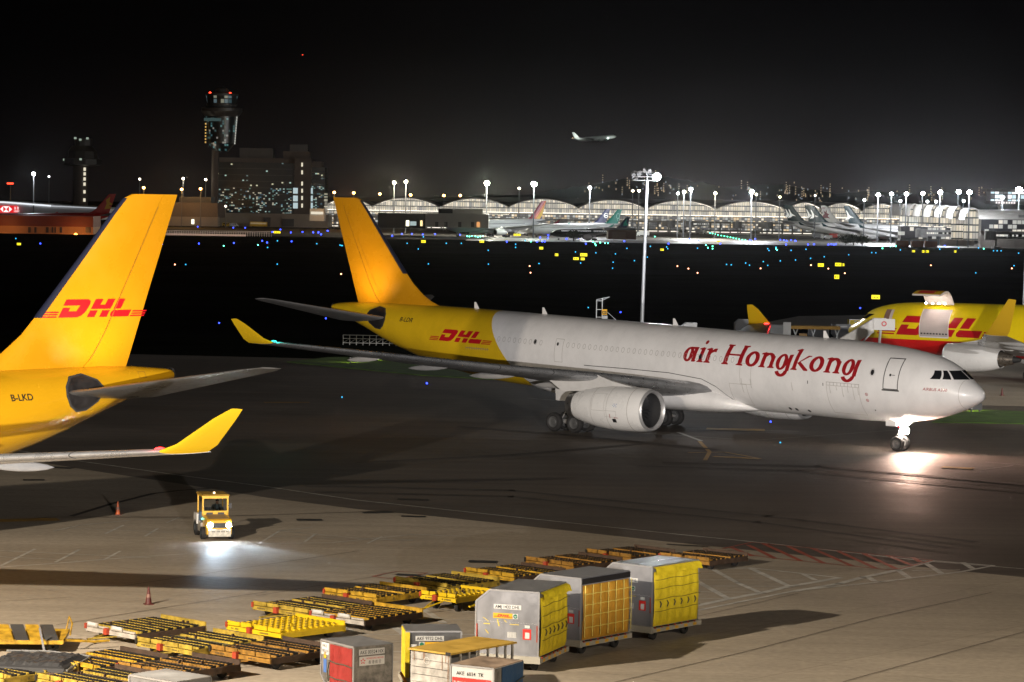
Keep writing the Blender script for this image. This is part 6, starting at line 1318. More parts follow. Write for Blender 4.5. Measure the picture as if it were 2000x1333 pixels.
t = thing('lamp_mast', 'slim pale mast standing at the right edge behind the yellow and red freighter', 'lamp mast', (At(1999, 600, 330).x, 330, 0)); MB().cyl((0, 0, 0), (.2, 0, 16), .22, 12, .15).build('pole', polew, t); MB().bb((-.8, -.2, 16), (1, .2, 16.3)).build('crossbar', pole, t)

# ---- lights and lit boards of the field
def field_light(name, col, es, lab, grp, pts, r=.34):
    mt = glow(name, col, es); proto = None
    for u, v in pts:
        p = G(u, v); s = max(.2, min(1.0, p.y / 1300))
        if proto is None:
            proto = MB().cyl((0, 0, 0), (0, 0, .25), .12, 6).build('taxiway_light', dkm); tag(proto, lab, 'field light', grp); MB().sphere((0, 0, .42), r, 6).build('lens', mt, proto); o = proto
        else: o = clone(proto)
        o.location = (p.x, p.y, 0); o.scale = (s,) * 3
q3 = lambda *l: [(440 + x / 3.03, 360 + y / 3.03) for x, y in l]; q6 = lambda *l: [(600 + x / 2.857, 320 + y / 2.857) for x, y in l]; q6b = lambda *l: [(1300 + x / 2.857, 320 + y / 2.857) for x, y in l]; q1 = lambda *l: [(x / 2.857, 150 + y / 2.857) for x, y in l]
blue = q6((33, 388), (62, 390), (77, 400), (113, 380), (474, 408), (528, 397), (584, 397), (645, 400), (648, 438), (714, 398), (853, 402), (963, 378), (1114, 441), (1183, 382), (1283, 441), (1300, 418), (1345, 405), (1343, 421), (1325, 440), (1312, 440), (1408, 390), (1447, 425), (1511, 404), (1514, 420), (1769, 438), (1555, 453)) \
    + q6b((133, 427), (185, 432), (305, 452), (470, 432), (480, 440), (660, 432), (675, 436), (700, 432), (725, 436), (722, 435), (795, 457), (828, 455), (672, 457), (908, 457), (925, 455), (938, 458), (950, 455), (16, 452), (1558, 464), (500, 425), (1415, 452), (640, 430)) + q3((595, 800), (1192, 1183)) + [(834, 751), (428, 633), (1212, 612), (1505, 826), (1680, 604)] \
    + q1((225, 937), (1103, 842), (1302, 848), (1368, 848), (1623, 875), (1688, 872), (1748, 875), (1777, 873), (1792, 885), (1830, 866), (1565, 858), (904, 940), (1110, 937), (1305, 934), (1463, 922), (1490, 931), (1627, 925), (1520, 872))
teal = q6((183, 460), (196, 463), (1163, 455), (1216, 435), (776, 450), (860, 450), (620, 482), (676, 565), (1010, 489), (1011, 566), (1293, 563), (1526, 560), (1611, 503), (1720, 509), (1707, 555), (1826, 547), (1163, 473), (1784, 478), (1915, 467), (1704, 589), (1898, 527), (1497, 498)) \
    + q6b((6, 470), (12, 480), (178, 477), (340, 568), (366, 570), (447, 560), (468, 572), (545, 552), (570, 573), (640, 548), (725, 543), (809, 534), (885, 525), (1022, 514), (1150, 502), (1173, 503), (783, 483), (570, 480), (577, 490), (616, 472), (700, 489), (1310, 487), (1530, 483), (1635, 476), (1731, 615), (1944, 575), (1970, 505), (1935, 468), (1746, 476), (1830, 492), (1850, 492), (1872, 492)) \
    + q1((88, 909), (1036, 1054), (1547, 1052), (1548, 922), (1493, 959), (1905, 948), (1768, 938)) + q3((1142, 390), (1202, 478), (1556, 397), (1718, 380), (1857, 476), (1076, 356), (1172, 318)) + [(329, 743), (668, 778), (1149, 603), (1524, 867)]
greenl = q6((893, 410), (905, 412), (918, 409), (938, 411), (952, 416), (966, 412), (980, 410), (1248, 440), (1595, 441), (1606, 452), (1635, 446), (1662, 449), (1678, 449), (1610, 461), (1940, 412)) + q6b((196, 381), (210, 384), (225, 386), (248, 391), (262, 394), (277, 398), (292, 402), (310, 406), (328, 409), (345, 412), (362, 416), (378, 419), (394, 423), (410, 427), (428, 430), (445, 433), (225, 460), (262, 466), (236, 475), (262, 480), (616, 480), (622, 487), (1214, 466), (1232, 464), (1255, 467), (1285, 466), (1762, 468), (1775, 480), (1210, 478)) + q1((1440, 945), (1248, 950))
amber_ = q6((190, 621), (1246, 614), (1241, 577)) + q6b((178, 615), (127, 591), (811, 572), (908, 591), (1000, 617), (1480, 573), (66, 577), (530, 590), (1932, 590)) + q1((1903, 1107), (976, 1054))
field_light('blue', (.03, .06, 1), 7, 'small blue light on the edge of a dark taxiway', 'blue lights along the taxiways', blue)
field_light('teal', (.03, .4, .75), 2.6, 'tiny pale blue light far out on the dark field', 'pale blue lights on the dark field', teal, .28)
field_light('green', (.0, .7, .25), 2.6, 'tiny green light of a curved taxi line', 'green taxi line lights', greenl, .26)
field_light('amber', (1, .4, .2), 7, 'small warm white light low on the dark field', 'warm lights on the dark field', amber_, .3)
boards = [((827, 472), 9, 5), ((941, 472), 9, 4.5), ((1057, 485), 8, 5), ((1087, 498), 7, 5), ((1140, 498), 14, 6), ((1125, 505.5), 11, 5), ((1138, 506), 8, 5), ((1010, 459), 14, 4), ((1293, 488), 7, 4), ((541, 454), 14, 4), ((37, 477), 8, 4.5), ((1603, 518), 12, 6.5), ((1637, 517), 12.5, 6.5), ((1647, 517.5), 4, 5), ((1634, 541), 10, 8), ((1784, 491), 6, 4), ((1803, 491.5), 5, 4.5), ((1811, 491.5), 6, 4.5), ((1865.5, 491.5), 4.5, 4), ((1403, 472), 7, 2), ((1710, 580.5), 17, 8)]
blab = ['near the fin base of the middle airliner', 'above the white crown, alone', 'left of the cluster of boards', 'just left of the biggest board', 'widest of the cluster in the middle of the field', 'lower left of the middle cluster', 'lower right of the middle cluster', 'by the far apron under the rainbow fin', 'right of the tall near mast', 'under the dark office block', 'at the far left below the shed', 'left of two large boards in the right half', 'right of two large boards in the right half', 'small one touching the right large board', 'below the two large boards', 'left of the row below the parked airliners', 'second in the row below the parked airliners', 'third in the row below the parked airliners', 'last in the row below the parked airliners', 'tiny one below the bright apron', 'large one above the yellow and red freighter']
ylw = glow('board', (1, .85, .02), 1.5)
for ((u, v), w_, h_), lab in zip(boards, blab):
    p = G(u, v + h_ / 2 + .8); k = p.y / FPX; t = thing('taxi_sign', 'lit yellow taxi board ' + lab, 'taxi sign', (p.x, p.y, 0), 0, 'lit yellow boards on the field')
    MB().bb((-w_ * k / 2, -.15, .7 * k), (w_ * k / 2, .15, (h_ + .8) * k)).build('box', dkm, t); MB().bb((-w_ * k / 2 + .03, -.19, .75 * k), (w_ * k / 2 - .03, -.155, (h_ + .7) * k)).build('lit_face', ylw, t); MB().bb((-w_ * k * .3, -.05, 0), (-w_ * k * .25, .05, .75 * k)).bb((w_ * k * .25, -.05, 0), (w_ * k * .3, .05, .75 * k)).build('legs', dkm, t)
    n = max(1, int(w_ / 4)); decal('dashes', dkm, [rect2d(-w_ * k * .36 + i * w_ * k * .72 / n, 0, -w_ * k * .36 + (i + .45) * w_ * k * .72 / n, h_ * k * .4) for i in range(n)], lambda x, y, kk: (x, -.192 - kk, .75 * k + h_ * k * .25 + y), t)
# unlit boards seen from behind on the grass
for (u, v, w_), lab in zip(((690, 711, 17), (753, 706, 15), (1905, 806, 24)), ('dark board on the grass below the freighter tail, left one', 'dark board on the grass below the freighter tail, right one', 'dark board on the grass beyond the freighter nose')):
    p = G(u, v); k = p.y / FPX; t = thing('taxi_sign', lab, 'taxi sign', (p.x, p.y, .06), .25, 'dark backs of taxi boards on the grass')
    MB().bb((-w_ * k / 2, -.2, .15), (w_ * k / 2, .2, .15 + w_ * k * .55)).build('box', mat('sign_back', (.02, .02, .02), .5), t); MB().bb((-w_ * k * .4, -.06, 0), (-w_ * k * .32, .06, .16)).bb((w_ * k * .32, -.06, 0), (w_ * k * .4, .06, .16)).build('legs', dkm, t)
    MB().bb((-w_ * k / 2 + .04, .205, .2), (w_ * k / 2 - .04, .22, .1 + w_ * k * .5)).build('lit_face', ylw, t); lamp('board_light', 'SPOT', (0, .45, .8), 260, (.9, .9, .15), .2, (0, 3, 0), R_(150), .5, t)
    MB().box((-w_ * k * .4, -.21, .15 + w_ * k * .45), (.12, .02, .12)).box((-w_ * k * .42, -.21, .15 + w_ * k * .15), (.12, .02, .1)).build('fixing_plate', mat('slab_pale'), t)
# stand board on a framed post behind the freighter
p = At(1174, 640, 330); k = 330 / FPX; t = thing('stand_sign', 'orange stand board reading K35 on a grey framed post behind the freighter', 'sign', (p.x, 330, 0))
z = lambda v: At(1174, v, 330).z
m = MB()
for x in (-9.5, 1.5): m.bb((x * k - .05, -.05, 0), (x * k + .05, .05, z(586) + (0.2 if x > 0 else 0)))
for v in (588, 605, 620): m.bb((-9.5 * k, -.03, z(v) - .04), (1.5 * k, .03, z(v) + .04))
m.tube([(-9.5 * k, 0, z(586)), (16 * k, 0, z(580))], .05, 6).tube([(1.5 * k, 0, z(587)), (16 * k, 0, z(580))], .04, 6).tube([(12 * k, 0, z(610)), (28 * k, 0, z(624))], .03, 5).build('frame', polew, t)
MB().bb((1 * k, -.25, z(615)), (11 * k, -.15, z(604.5))).build('board', mat('board_orange', (.8, .42, .02), .5, emit=(1, .5, .02), es=.35), t); decal('board_letters', tb, [text2d('K35', .4, .5, .03, center=True)], lambda x, y, kk: (6 * k + x, -.252 - kk, z(613.5) + y * .9), t); MB().bb((1 * k, -.2, z(623)), (12 * k, .3, z(617))).build('cabinet', polew, t)
# white rail fence behind the tail
p = G(670, 674); t = thing('rail_fence', 'short white rail fence under the tail of the white freighter', 'fence', (p.x, p.y, 0), R_(-3)); k = p.y / FPX; m = MB()
L_ = 104 * k
for z_ in (.25, .75, 1.15): m.tube([(0, 0, z_), (L_, 0, z_)], .035, 6)
for i in range(9): m.tube([(L_ * i / 8, 0, 0), (L_ * i / 8, 0, 1.15)], .04, 6)
for i in range(9): m.tube([(L_ * i / 8, 0, .25), (L_ * min(8, i + 1) / 8, 0, .75)], .02, 4) if i < 8 else None
m.build('rails', mat('fence_white', (.5, .5, .48), .5), t)
# ---------------------------------------------------------------- the yellow and red twin jet being loaded on the right
PH = .65
fw = Vector((-cos(PH), sin(PH), 0)); nn = At(1659, 650, 303); lc = Vector((nn.x, 303, 0)) - fw * 6
bodyC = livery('yellow_red_body', (.78, .58, .008), (.6, .012, .012), (0, 0, -1, -3.55), .3, .1, .25)
pC, FC, XC = liner('freighter_airliner', 'yellow and red twin engined freighter on the right with its cargo door raised', NARROW, lc, pi - PH, 0, 1, bodyC, bodyC, mat('wing_white'), mat('winglet_ochre', (.5, .3, .012), .4), mat('cowl_white'))
sideC = lambda x0, z0, k0=.012: (lambda x, y, k: XC((x0 + x, FC.y(x0 + x, z0 + y, k0 + k), z0 + y)))
decal('lettering', mat('red_mark'), courier_mark(1.95), sideC(6.9, 4.0), pC, .3)
decal('cabin_door_opening', mat('lit_doorway_brown', (.10, .06, .045), .6, emit=(.5, .25, .15), es=.12), [rect2d(0, 0, 1.0, 1.85)], sideC(5.3, 4.65), pC, .3)
decal('door_lining', mat('lining', (.6, .5, .45), .5), [rect2d(0, 0, .35, 1.85)], sideC(5.95, 4.65, .03), pC, .3)
decal('cargo_opening', mat('cargo_lining', (.42, .37, .35), .45, var=.08), [rect2d(0, 0, 3.2, 2.75)], sideC(9.7, 3.95, .02), pC, .2)
decal('roller_floor', mat('seam'), [rect2d(.1 + i * .35, .22, .32 + i * .35, .36) for i in range(9)], sideC(9.7, 3.95, .04), pC, .3)
decal('door_frame', mat('panel_white'), [rect2d(-.05, -.12, 3.25, 0), rect2d(-.08, 0, 0, 2.75), rect2d(3.2, 0, 3.28, 2.75)], sideC(9.7, 3.95, .03), pC, .2)
# raised door: a curved panel hinged along the crown
def dpt(t): return (1.3 + 2.9 * t - .25 * sin(pi * t), 7.15 + .95 * t + .75 * sin(pi * t))
rg = []
for k in range(13):
    yy, zz = dpt(k / 12); rg.append([(9.7, yy, zz), (12.9, yy, zz), (12.9, yy, zz + .16), (9.7, yy, zz + .16)])
dr_ = MB().loft(rg).build('cargo_door', mat('lining_white', (.55, .49, .46), .45), pC, 40, XC)
DP = lambda x, y, k: XC((x, dpt(y)[0], dpt(y)[1] + .17 + k))
decal('door_paint', yellow, [rect2d(9.72, k / 12, 12.88, (k + 1) / 12 + .001) for k in range(12)], DP, dr_)
decal('door_lettering', mat('red_mark'), [rect2d(9.9, .35, 10.9, .6), rect2d(11.2, .5, 12.5, .7), rect2d(10.2, .75, 12.0, .95)], lambda x, y, k: DP(x, y, k + .02), dr_, .1)
for a in (10.2, 11.0, 11.7, 12.4):
    MB().sphere(XC((a, 2.3, 7.3)), .09, 8).build('door_lamp', glow('door_lamp', (1, .85, .75), 60), pC)
lamp('cargo_fill_light', 'SPOT', XC((11.3, 4.0, 7.3)), 160, (1, .8, .72), .3, XC((11.5, 1.8, 5.0)), R_(120), .8, pC)  # lamp added in front of the cargo opening to light its lining
windscreen(FC, XC, pC, [(.05, .95, .85, .05), (1.0, 1.4, 1.3, .92), (1.45, 1.75, 1.68, 1.38)], 5.45, 5.95, glass)
decal('winglet_lamp', glow('starboard'), [rect2d(0, 0, .01, .01)], lambda x, y, k: XC((33, 24.5, 6)), pC) if False else None
# stairs up to its forward door
q = Vector((lc.x, lc.y, 0)) ; R3 = Matrix.Rotation(pi - PH, 3, 'Z'); base = R3 @ Vector(XC((5.8, 3.2, 0))) + Vector(lc)
stw = mat('stairs_white', (.55, .54, .53), .45, var=.15)
ts = thing('boarding_stairs', 'white mobile stairs leading up to the open door of the yellow and red freighter', 'stairs', (base.x, base.y, 0), pi - .1)
m = MB()
for k in range(18): m.bb((.9 + k * .38, -.7, 4.35 - k * .235), (1.3 + k * .38, .7, 4.42 - k * .235))
m.build('steps', mat('step_grey', (.25, .25, .25), .6), ts)
for y in (-.78, .78): MB().prism([(.9, 4.2), (.9, 5.6), (7.7, 1.35), (7.7, .0)], y - .04, y + .04, 'y').build('balustrade', stw, ts)
MB().bb((-1.2, -.9, 4.45), (.95, .9, 4.6)).build('platform', stw, ts); MB().bb((-1.2, -1.0, 4.6), (.95, -.92, 5.6)).build('platform_side', stw, ts); MB().bb((-1.2, .92, 4.6), (.95, 1.0, 5.6)).build('platform_side', stw, ts)
decal('round_emblem', mat('red_mark'), [oval(0, 0, .28, .28)], lambda x, y, k: (-.1 + x, 1.005 + k, 5.1 + y), ts)
decal('round_emblem', mat('white_panel'), [oval(0, 0, .14, .14)], lambda x, y, k: (-.1 + x, 1.012 + k, 5.1 + y), ts)
m = MB(); m.bb((.2, -.8, .4), (7.4, .8, .8)); m.cyl((.5, 0, .8), (.2, 0, 4.45), .14, 8); m.cyl((4, 0, .8), (1, 0, 4.3), .1, 8); m.build('chassis', polew, ts)
for x in (1.2, 6.2):
    for y in (-.8, .8): MB().cyl((x, y - .12, .4), (x, y + .12, .4), .4, 16).build('wheel', tyr, ts)

# ---------------------------------------------------------------- loading gear behind the white freighter's crown
def gse(u, D): a = At(u, 640, D); return (a.x, D)
for i, (u, D, a, lab, mt_, cm) in enumerate(((1512, 352, 10, 'white rounded container behind the white freighter crown', mat('white_panel'), None), (1596, 350, 20, 'silver container with a sloping side beside the cargo loader', alu, None), (1640, 356, 15, 'silver container left of the boarding stairs', alu, None), (1668, 372, 5, 'yellow curtained container between loader and stairs', ycur, None))):
    x, y = gse(u, D); t = uld(lab, (x + 1.4, y), R_(90 + a), AKE, 1.5, .9, (mt_, alud, fr_), 'containers behind the white freighter'); decal('code_plate', pw_, [rect2d(0, 0, .9, .16)], onF(1.4, 1.3), t)
    tt = thing('container_dolly', 'dolly under the ' + lab, 'dolly', (x + 1.4, y, 0), R_(90 + a), 'dollies behind the white freighter'); MB().bb((0, -.1, .5), (1.6, 2.0, .9)).build('deck', wht, tt)
    for xx in (.3, 1.3):
        for yy in (.2, 1.7): MB().cyl((xx, yy - .1, .25), (xx, yy + .1, .25), .25, 12).build('wheel', tyr, tt)
x, y = gse(1545, 345); t = thing('cargo_loader', 'long cargo loader with an ochre deck and dark underside behind the white freighter', 'loader', (x, y, 0), R_(-4))
MB().bb((0, 0, 2.35), (5.8, 2.6, 2.7)).build('upper_deck', mat('ochre_deck', (.42, .24, .05), .6, var=.2), t); MB().bb((0, 0, .5), (5.6, 2.5, .95)).build('chassis', dkm, t)
m = MB()
for xx in (.3, 2.4, 5.2): m.tube([(xx, .1, .9), (xx + .5, .1, 2.35)], .08, 6).tube([(xx + .5, .1, .9), (xx, .1, 2.35)], .08, 6)
m.build('scissor_lift', polew, t); MB().bb((1.0, -.1, 1.0), (1.9, 1.0, 1.8)).build('crate', mat('wood_crate', (.45, .28, .12), .7), t); MB().bb((-.9, .2, 1.6), (0, 1.4, 3.1)).build('cab', mat('cab_silver', (.5, .5, .5), .4), t)
for xx in (.6, 5.0):
    for yy in (.1, 2.4): MB().cyl((xx, yy - .15, .45), (xx, yy + .15, .45), .45, 16).build('wheel', tyr, t)
x, y = gse(1436, 360); t = thing('covered_truck', 'dark covered truck with a bright rim light behind the white freighter crown', 'truck', (x, y, 0), 0)
MB().prism([(0, .8), (0, 2.3), (.5, 2.75), (3.4, 2.8), (3.4, .8)], 0, 2.2, 'y').build('box', mat('van_grey', (.16, .16, .17), .4), t); MB().prism([(3.5, .6), (3.5, 2.2), (4.2, 2.2), (4.9, 1.4), (4.9, .6)], .1, 2.1, 'y').build('cab', mat('van_grey'), t)
for xx in (.8, 4.1):
    for yy in (.1, 2.1): MB().cyl((xx, yy - .12, .4), (xx, yy + .12, .4), .4, 14).build('wheel', tyr, t)
x, y = gse(1330, 340); t = thing('service_van', 'small silver service vehicle peeping over the white freighter crown', 'van', (x, y, 0), 0)
MB().prism([(0, .4), (0, 2.6), (.6, 3.05), (1.9, 3.05), (1.9, .4)], 0, 1.8, 'y').build('body', mat('cab_silver'), t); MB().bb((.2, -.02, 1.8), (1.6, -.005, 2.5)).build('window', glass, t)
for xx in (.4, 1.5):
    for yy in (.1, 1.7): MB().cyl((xx, yy - .1, .35), (xx, yy + .1, .35), .35, 14).build('wheel', tyr, t)
# ---------------------------------------------------------------- parked and flying airliners far away
fwhite = mat('far_white', (.62, .62, .62), .4); fgrey = mat('far_grey', (.35, .35, .36), .4)
def far_liner(label, u, D, th, nose_right, body, finm, ds=0., fin_u=None, sc=1., gear=True, group='airliners parked at the terminal'):
    """u, D: where the top rear of the fin shows"""
    a = At(u, 430, D); sg = 1 if nose_right else -1
    fwd = Vector((sg * cos(th), -sin(th), 0)); lo = Vector((a.x, D, 0)) + fwd * (55.5 * sc)
    r, F, X = liner('parked_airliner', label, WIDE, (lo.x, lo.y, 0), -th if nose_right else pi + th, 0, -sg, body, finm, fgrey, finm, mat('cowl_white'), group, 1)
    r.scale = (sc,) * 3
    s = -sg
    decal('cockpit_window', glass, [rect2d(0, 0, 1.6, .6)], lambda x, y, k: X((2.2 + x, s * F.y(2.2 + x, 5.2 + y, .02), 5.2 + y)), r)
    decal('cabin_windows', mat('far_windows', (.06, .06, .07), .3), [rect2d(i * .62, 0, i * .62 + .3, .4) for i in range(62)], lambda x, y, k: X((8 + x, s * F.y(8 + x, 5.6 + y, .03), 5.6 + y + x * .018)), r)
    return r, F, X, s
yvF = finline(None, 0, None, 1, seam)
teal_ = mat('fin_teal', (.003, .026, .033), .35); mar = mat('fin_maroon', (.16, .01, .035), .4); brush = mat('brush_white_glow', (.7, .7, .66), .4, emit=(.9, .9, .85), es=.4)  # brush: glow put into the paint to brighten the tail marks
def brushmark(r, X, s, m=brush):
    sw = [poly2d([[(.4, 4.6), (1.0, 4.3), (2.4, 2.2), (4.9, .9), (3.0, 1.1), (1.9, .2), (.1, .0), (1.3, 1.3), (1.2, 2.6)]])]
    decal('tail_mark', m, sw, lambda x, y, k: X((61.3 - x - (0 if True else 0), s * (yvF(61.3 - x, 10.3 + y)[0] + .05), 10.3 + y)), r)
for u, D, lab, fm in ((1529, 1570, 'parked airliner whose teal fin is farthest left, mostly hidden', teal_), (1535, 1530, 'parked airliner with the second teal fin from the left', teal_), (1570, 1500, 'parked airliner with the teal fin half hidden by a bigger one', teal_), (1578, 1465, 'parked airliner with a teal fin just left of the maroon one', teal_), (1602, 1490, 'parked airliner with a pale fin carrying a maroon animal head', fwhite), (1647, 1412, 'nearest parked white airliner, teal fin, dark lettering near its nose', teal_)):
    r, F, X, s = far_liner(lab, u, D, .50, True, fwhite, fm)
    if fm is teal_: brushmark(r, X, s)
    else: decal('tail_mark', mar, [poly2d([[(0, 0), (.2, 1.4), (1.2, 2.6), (.6, 4.4), (1.6, 3.4), (2.4, 4.6), (2.4, 3.0), (3.8, 2.4), (3.0, 1.4), (4.4, .2), (2.0, .6)]])], lambda x, y, k: X((61.0 - x, s * (yvF(61.0 - x, 10.2 + y)[0] + .05), 10.2 + y)), r); decal('tail_stripes', mar, [rect2d(-.2, 5.1, 2.3, 5.25), rect2d(.1, 5.5, 2.3, 5.6), rect2d(.0, 4.7, 2.0, 4.85)], lambda x, y, k: X((61.6 - x, s * (yvF(61.6 - x, 10.6 + y)[0] + .05), 10.6 + y)), r)
    if u == 1647:
        decal('lettering', mat('dark_green_letters', (.01, .08, .07), .5), [text2d('CATHAY PACIFIC', .9, 12.5, .01)], lambda x, y, k: X((20.5 - x, s * F.y(20.5 - x, 6.35 + y, .03), 6.35 + y)), r, .5)
        p_ = At(1668, 458, 1370); MB().sphere((30, 12, 4), .9, 8).build('anticollision_lamp', glow('blue_white', (.6, .75, 1), 60), r)
        lamp('hull_fill_light', 'POINT', (28, -16, 5), 9000, (.9, .95, 1), .5, parent=r)  # lamps added beside the parked airliner to brighten its hull
        lamp('hull_fill_light', 'POINT', (0, -22, 9), 14000, (1, .96, .9), .5, parent=r)
dgreen = mat('body_black', (.018, .02, .022), .35); gfin = mat('fin_green', (.01, .16, .12), .35, emit=(.01, .3, .22), es=.12); bfin = mat('fin_navy', (.008, .012, .05), .35); rain = mat('fin_rainbow', (.3, .02, .03), .4)
t_ = rain.node_tree; b_ = t_.nodes['Principled BSDF']; c_ = t_.nodes.new('ShaderNodeTexCoord'); sp_ = t_.nodes.new('ShaderNodeVectorMath'); sp_.operation = 'DOT_PRODUCT'; sp_.inputs[1].default_value = (.75, 0, .66); t_.links.new(c_.outputs['Object'], sp_.inputs[0])
rp = t_.nodes.new('ShaderNodeMapRange'); rp.inputs[1].default_value = -34.5; rp.inputs[2].default_value = -28; t_.links.new(sp_.outputs['Value'], rp.inputs[0]); cr = t_.nodes.new('ShaderNodeValToRGB'); cr.color_ramp.interpolation = 'CONSTANT'
e = cr.color_ramp.elements; e[0].color = (.03, .03, .22, 1); e[1].position = .8; e[1].color = (.25, .015, .04, 1)
for ps, cl in ((.22, (.85, .5, .03)), (.5, (.75, .2, .02)), (.65, (.55, .04, .02))): k = e.new(ps); k.color = (*cl, 1)
t_.links.new(rp.outputs[0], cr.inputs[0]); t_.links.new(cr.outputs[0], b_.inputs['Base Color'])
r, F, X, s = far_liner('pale grey airliner with a red, orange and blue striped fin', 1066, 1370, .75, False, mat('silver_body', (.4, .4, .42), .4), rain)
r, F, X, s = far_liner('airliner with a navy fin bearing a curled white mark, leftmost of three', 1192, 1420, .42, False, fwhite, bfin, sc=.8)
decal('tail_mark', brush, [ring2d(0, 0, 1.5, 1.5, .5, a0=.6, a1=6.2), rect2d(-1.2, -.2, 1.2, .2)], lambda x, y, k: X((59.2 - s * -1 * x * 1, s * (yvF(59.2 + x, 13 + y)[0] + .05), 13 + y)), r)
r, F, X, s = far_liner('airliner with a bright green fin in the middle of three', 1215, 1385, .42, False, fwhite, gfin, sc=.8)
decal('tail_mark', mat('pale_green_mark', (.3, .6, .5), .4), [ring2d(0, 0, 1.2, 1.7, .35), ring2d(.3, -2, .9, 1.0, .3)], lambda x, y, k: X((59.4 + x, s * (yvF(59.4 + x, 13 + y)[0] + .05), 13 + y)), r)
r, F, X, s = far_liner('black airliner with pale lettering along its side, nearest of three', 1231, 1300, .38, False, dgreen, bfin, sc=.62)
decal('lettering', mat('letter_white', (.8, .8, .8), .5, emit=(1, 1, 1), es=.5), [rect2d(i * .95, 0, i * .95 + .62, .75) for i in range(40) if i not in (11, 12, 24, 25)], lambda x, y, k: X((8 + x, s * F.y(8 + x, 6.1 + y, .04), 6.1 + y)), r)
decal('tail_mark', gfin, [poly2d([[(0, 0), (.5, 2), (3, 5.5), (2.5, 2.5), (4.5, .5)]])], lambda x, y, k: X((56.5 + x, s * (yvF(56.5 + x, 10.5 + y)[0] + .05), 10.5 + y)), r)
rfin = mat('fin_red', (.45, .02, .015), .4)
r, F, X, s = far_liner('red airliner with a yellow marked fin behind the orange lit shed', 226, 1300, .35, False, rfin, rfin, group=None)
decal('tail_mark', mat('label_yellow'), [poly2d([[(0, 0), (1, 2.5), (.6, 4), (2.6, 5.6), (2.2, 3.2), (3.8, 2.2), (2.0, 1.6), (3.4, .4)]])], lambda x, y, k: X((57 + x, s * (yvF(57 + x, 10.2 + y)[0] + .05), 10.2 + y)), r)
# the one climbing away in the sky
DF = 3900; a = At(1118, 268, DF)
fr_l, FF, XF = liner('climbing_airliner', 'distant airliner climbing nose right in the dark sky', WIDE, (a.x + 52, DF - 22, a.z - 4), -.4, 0, -1, fwhite, fwhite, fgrey, fgrey, mat('cowl_white'), None, 1, False)
fr_l.rotation_euler = (0, -R_(7), -.4)
lamp('fin_lamp_beam', 'POINT', (6.67 - 57, -7, 12), 3000, (.9, 1, .9), .3, parent=fr_l)
lamp('hull_fill_light', 'POINT', (-10, -24, 14), 1200, (.8, .9, .85), .3, parent=fr_l); lamp('hull_fill_light', 'POINT', (4, -10, 1), 1800, (.9, 1, .9), .3, parent=fr_l)  # lamps added to brighten the body of the climbing airliner
MB().sphere((6.67 - 62, 0, 9), .7, 8).build('tail_lamp', glow('tail', (1, .7, .4), 8), fr_l)
MB().sphere((-4, -4, 3.0), .8, 8).sphere((2, 0, 4), .6, 8).build('landing_lamp', glow('landing', (.8, 1, .9), 10), fr_l)
a = At(591, 108, 4200); o = MB().cyl((a.x, 4200, a.z), (a.x, 4200, a.z + .5), 1.0, 8).build('aircraft_beacon', glow('red_dot')); tag(o, 'lone red point of light high in the black sky', 'aircraft light')

# ---------------------------------------------------------------- service vehicles on the far aprons
def truck(label, u, v, kind, col, rz=0., grp='service vehicles on the far apron', lit=None):
    p = G(u, v); D = p.y; t = thing('service_vehicle', label, 'vehicle', (p.x, D, 0), rz, grp)
    bm_ = mat('veh_%s' % col[0], col[1], .5, var=.1)
    if kind == 'van': MB().prism([(-2.4, .35), (-2.4, 1.9), (-2.1, 2.1), (1.3, 2.1), (1.9, 1.3), (2.5, 1.1), (2.5, .35)], -.9, .9, 'y').build('body', bm_, t); MB().bb((-2.0, -.93, 1.35), (1.2, -.91, 1.85)).build('windows', glass, t); xs = (-1.6, 1.7)
    elif kind == 'bus': MB().prism([(-4.8, .4), (-4.8, 2.8), (-4.6, 3.0), (4.6, 3.0), (4.8, 2.6), (4.8, .4)], -1.2, 1.2, 'y').build('body', bm_, t); MB().bb((-4.4, -1.24, 1.6), (4.4, -1.21, 2.5)).build('windows', mat('bus_glass', (.4, .35, .25), .3, emit=(1, .7, .3), es=.15), t); xs = (-3.2, 3.2)
    else: MB().bb((-3.2, -1.1, .9), (1.0, 1.1, 3.0)).build('box', bm_, t); MB().prism([(1.15, .4), (1.15, 2.5), (2.2, 2.5), (2.8, 1.5), (2.8, .4)], -1.05, 1.05, 'y').build('cab', mat('veh_w', (.55, .55, .53), .5), t); MB().bb((-3.2, -.9, .5), (1.1, .9, .85)).build('chassis', dkm, t); xs = (-2.2, 2.0)
    for x in xs:
        for y in (-.95, .95): MB().cyl((x, y - .12, .42), (x, y + .12, .42), .42, 10).build('wheel', tyr, t)
    if lit: MB().box((2.6 if kind != 'bus' else 4.85, 0, .9), (.15, 1.4, .3)).build('lamps', glow('veh_%s' % lit[0], lit[1], lit[2]), t)
    return t
W_, Y_, R2_, G_, D_ = ('white', (.5, .5, .48)), ('yellow', (.6, .38, .03)), ('red', (.4, .03, .02)), ('grey', (.2, .2, .2)), ('dark', (.04, .04, .045))
RL, WL, AL = ('red', (1, .05, .03), 12), ('white', (1, .95, .8), 14), ('amber', (1, .45, .1), 10)
for u, v, kd, cl, rz, lab, lt in ((402, 441, 'van', W_, 0, 'white van parked by the warehouse lit doorway', None), (443, 442, 'van', Y_, 0, 'yellow roofed van in front of the office podium', None), (457, 443, 'van', W_, .1, 'small white car right of the yellow roofed van', None), (505, 443, 'bus', Y_, 0, 'yellow bus in front of the office podium', None)): truck(lab, u, v + 1, kd, cl, rz, 'vehicles by the office block', lt)
rnd = random.Random(5)
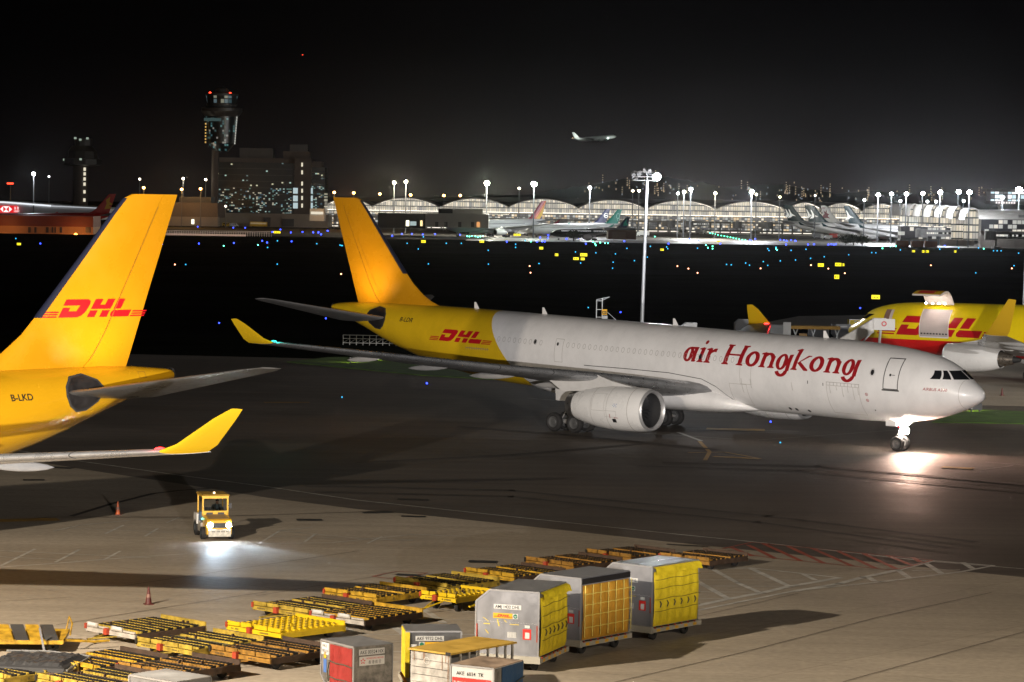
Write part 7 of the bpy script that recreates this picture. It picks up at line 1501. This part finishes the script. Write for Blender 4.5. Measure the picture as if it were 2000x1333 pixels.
spec = [(966, 456, RL, 'by the right end of the pale shed'), (981, 459, WL, 'below the striped fin, first from left'), (1000, 457, WL, 'below the striped fin, second from left'), (1018, 459, None, 'below the striped fin, third from left'), (1052, 458, AL, 'right under the very bright mast'), (1075, 460, RL, 'left of the black airliner nose'), (1255, 463, WL, 'left foot of the tall near mast'), (1345, 452, AL, 'under the stepped masts'), (1381, 453, RL, 'on the bright apron, showing red lamps'), (1430, 455, None, 'on the bright apron, left of the amber lit one'), (1481, 455, AL, 'on the bright apron, showing amber lamps'), (1510, 456, None, 'left of the teal fins'), (1530, 456, None, 'under the leftmost teal fin'),
        (1555, 457, None, 'under the second teal fin'), (1598, 467, None, 'in front of the parked row, first'), (1616, 468, None, 'in front of the parked row, second'), (1633, 468, None, 'in front of the parked row, third'), (1696, 470, RL, 'left of the orange containers'), (1770, 472, None, 'right of the orange containers'), (1795, 473, AL, 'below the wing of the nearest airliner'), (1822, 474, WL, 'below the nose of the nearest airliner'), (1850, 474, None, 'right of the nose of the nearest airliner'), (1878, 474, None, 'below the last bright masts'), (1938, 477, WL, 'near the right edge, front lamps on'), (1960, 477, R2_ and None, 'near the right edge, unlit'), (1985, 476, None, 'farthest right on the far apron'), (1370, 458, None, 'on the bright apron, nearest one'), (1120, 460, WL, 'under the black airliner')]
for i, (u, v, lt, lab) in enumerate(spec):
    cl = (W_, Y_, G_, W_, R2_, D_)[i % 6]; kd = ('truck', 'van')[i % 2]; truck('%s %s %s' % (cl[0], 'box truck' if kd == 'truck' else 'service van', lab), u, v, kd, cl, rnd.uniform(-.4, .4) + (pi if i % 3 == 0 else 0), lit=lt)
# line of baggage carts
for i in range(9):
    p = G(1596 + i * 9.5, 463.5); t = thing('baggage_cart', 'pale baggage cart in the line before the parked airliners', 'cart', (p.x, p.y, 0), 0, 'line of baggage carts by the parked airliners')
    MB().bb((-1.2, -.8, .5), (1.2, .8, 2.0)).build('box', mat('cart_pale', (.45, .44, .4), .6), t); MB().cyl((-.7, -.82, .25), (-.7, .82, .25), .25, 8).cyl((.7, -.82, .25), (.7, .82, .25), .25, 8).build('wheels', tyr, t)
hz = MB().bb((-2700, -320, -1.2), (2700, 6500, 520)).build('haze', []); tag(hz, kind='stuff')
hm2 = bpy.data.materials.new('haze_air'); hm2.use_nodes = True; hn = hm2.node_tree; hn.nodes.remove(hn.nodes['Principled BSDF']); pv_ = hn.nodes.new('ShaderNodeVolumePrincipled')
pv_.inputs['Density'].default_value = .0000085; pv_.inputs['Color'].default_value = (.9, .9, .92, 1); pv_.inputs['Anisotropy'].default_value = .955; hn.links.new(pv_.outputs[0], hn.nodes['Material Output'].inputs['Volume'])
hz.data.materials.clear(); hz.data.materials.append(hm2)
scn.cycles.use_denoising = True
scn.cycles.max_bounces = 5; scn.cycles.diffuse_bounces = 2; scn.cycles.glossy_bounces = 3; scn.cycles.transmission_bounces = 3; scn.cycles.sample_clamp_indirect = 4
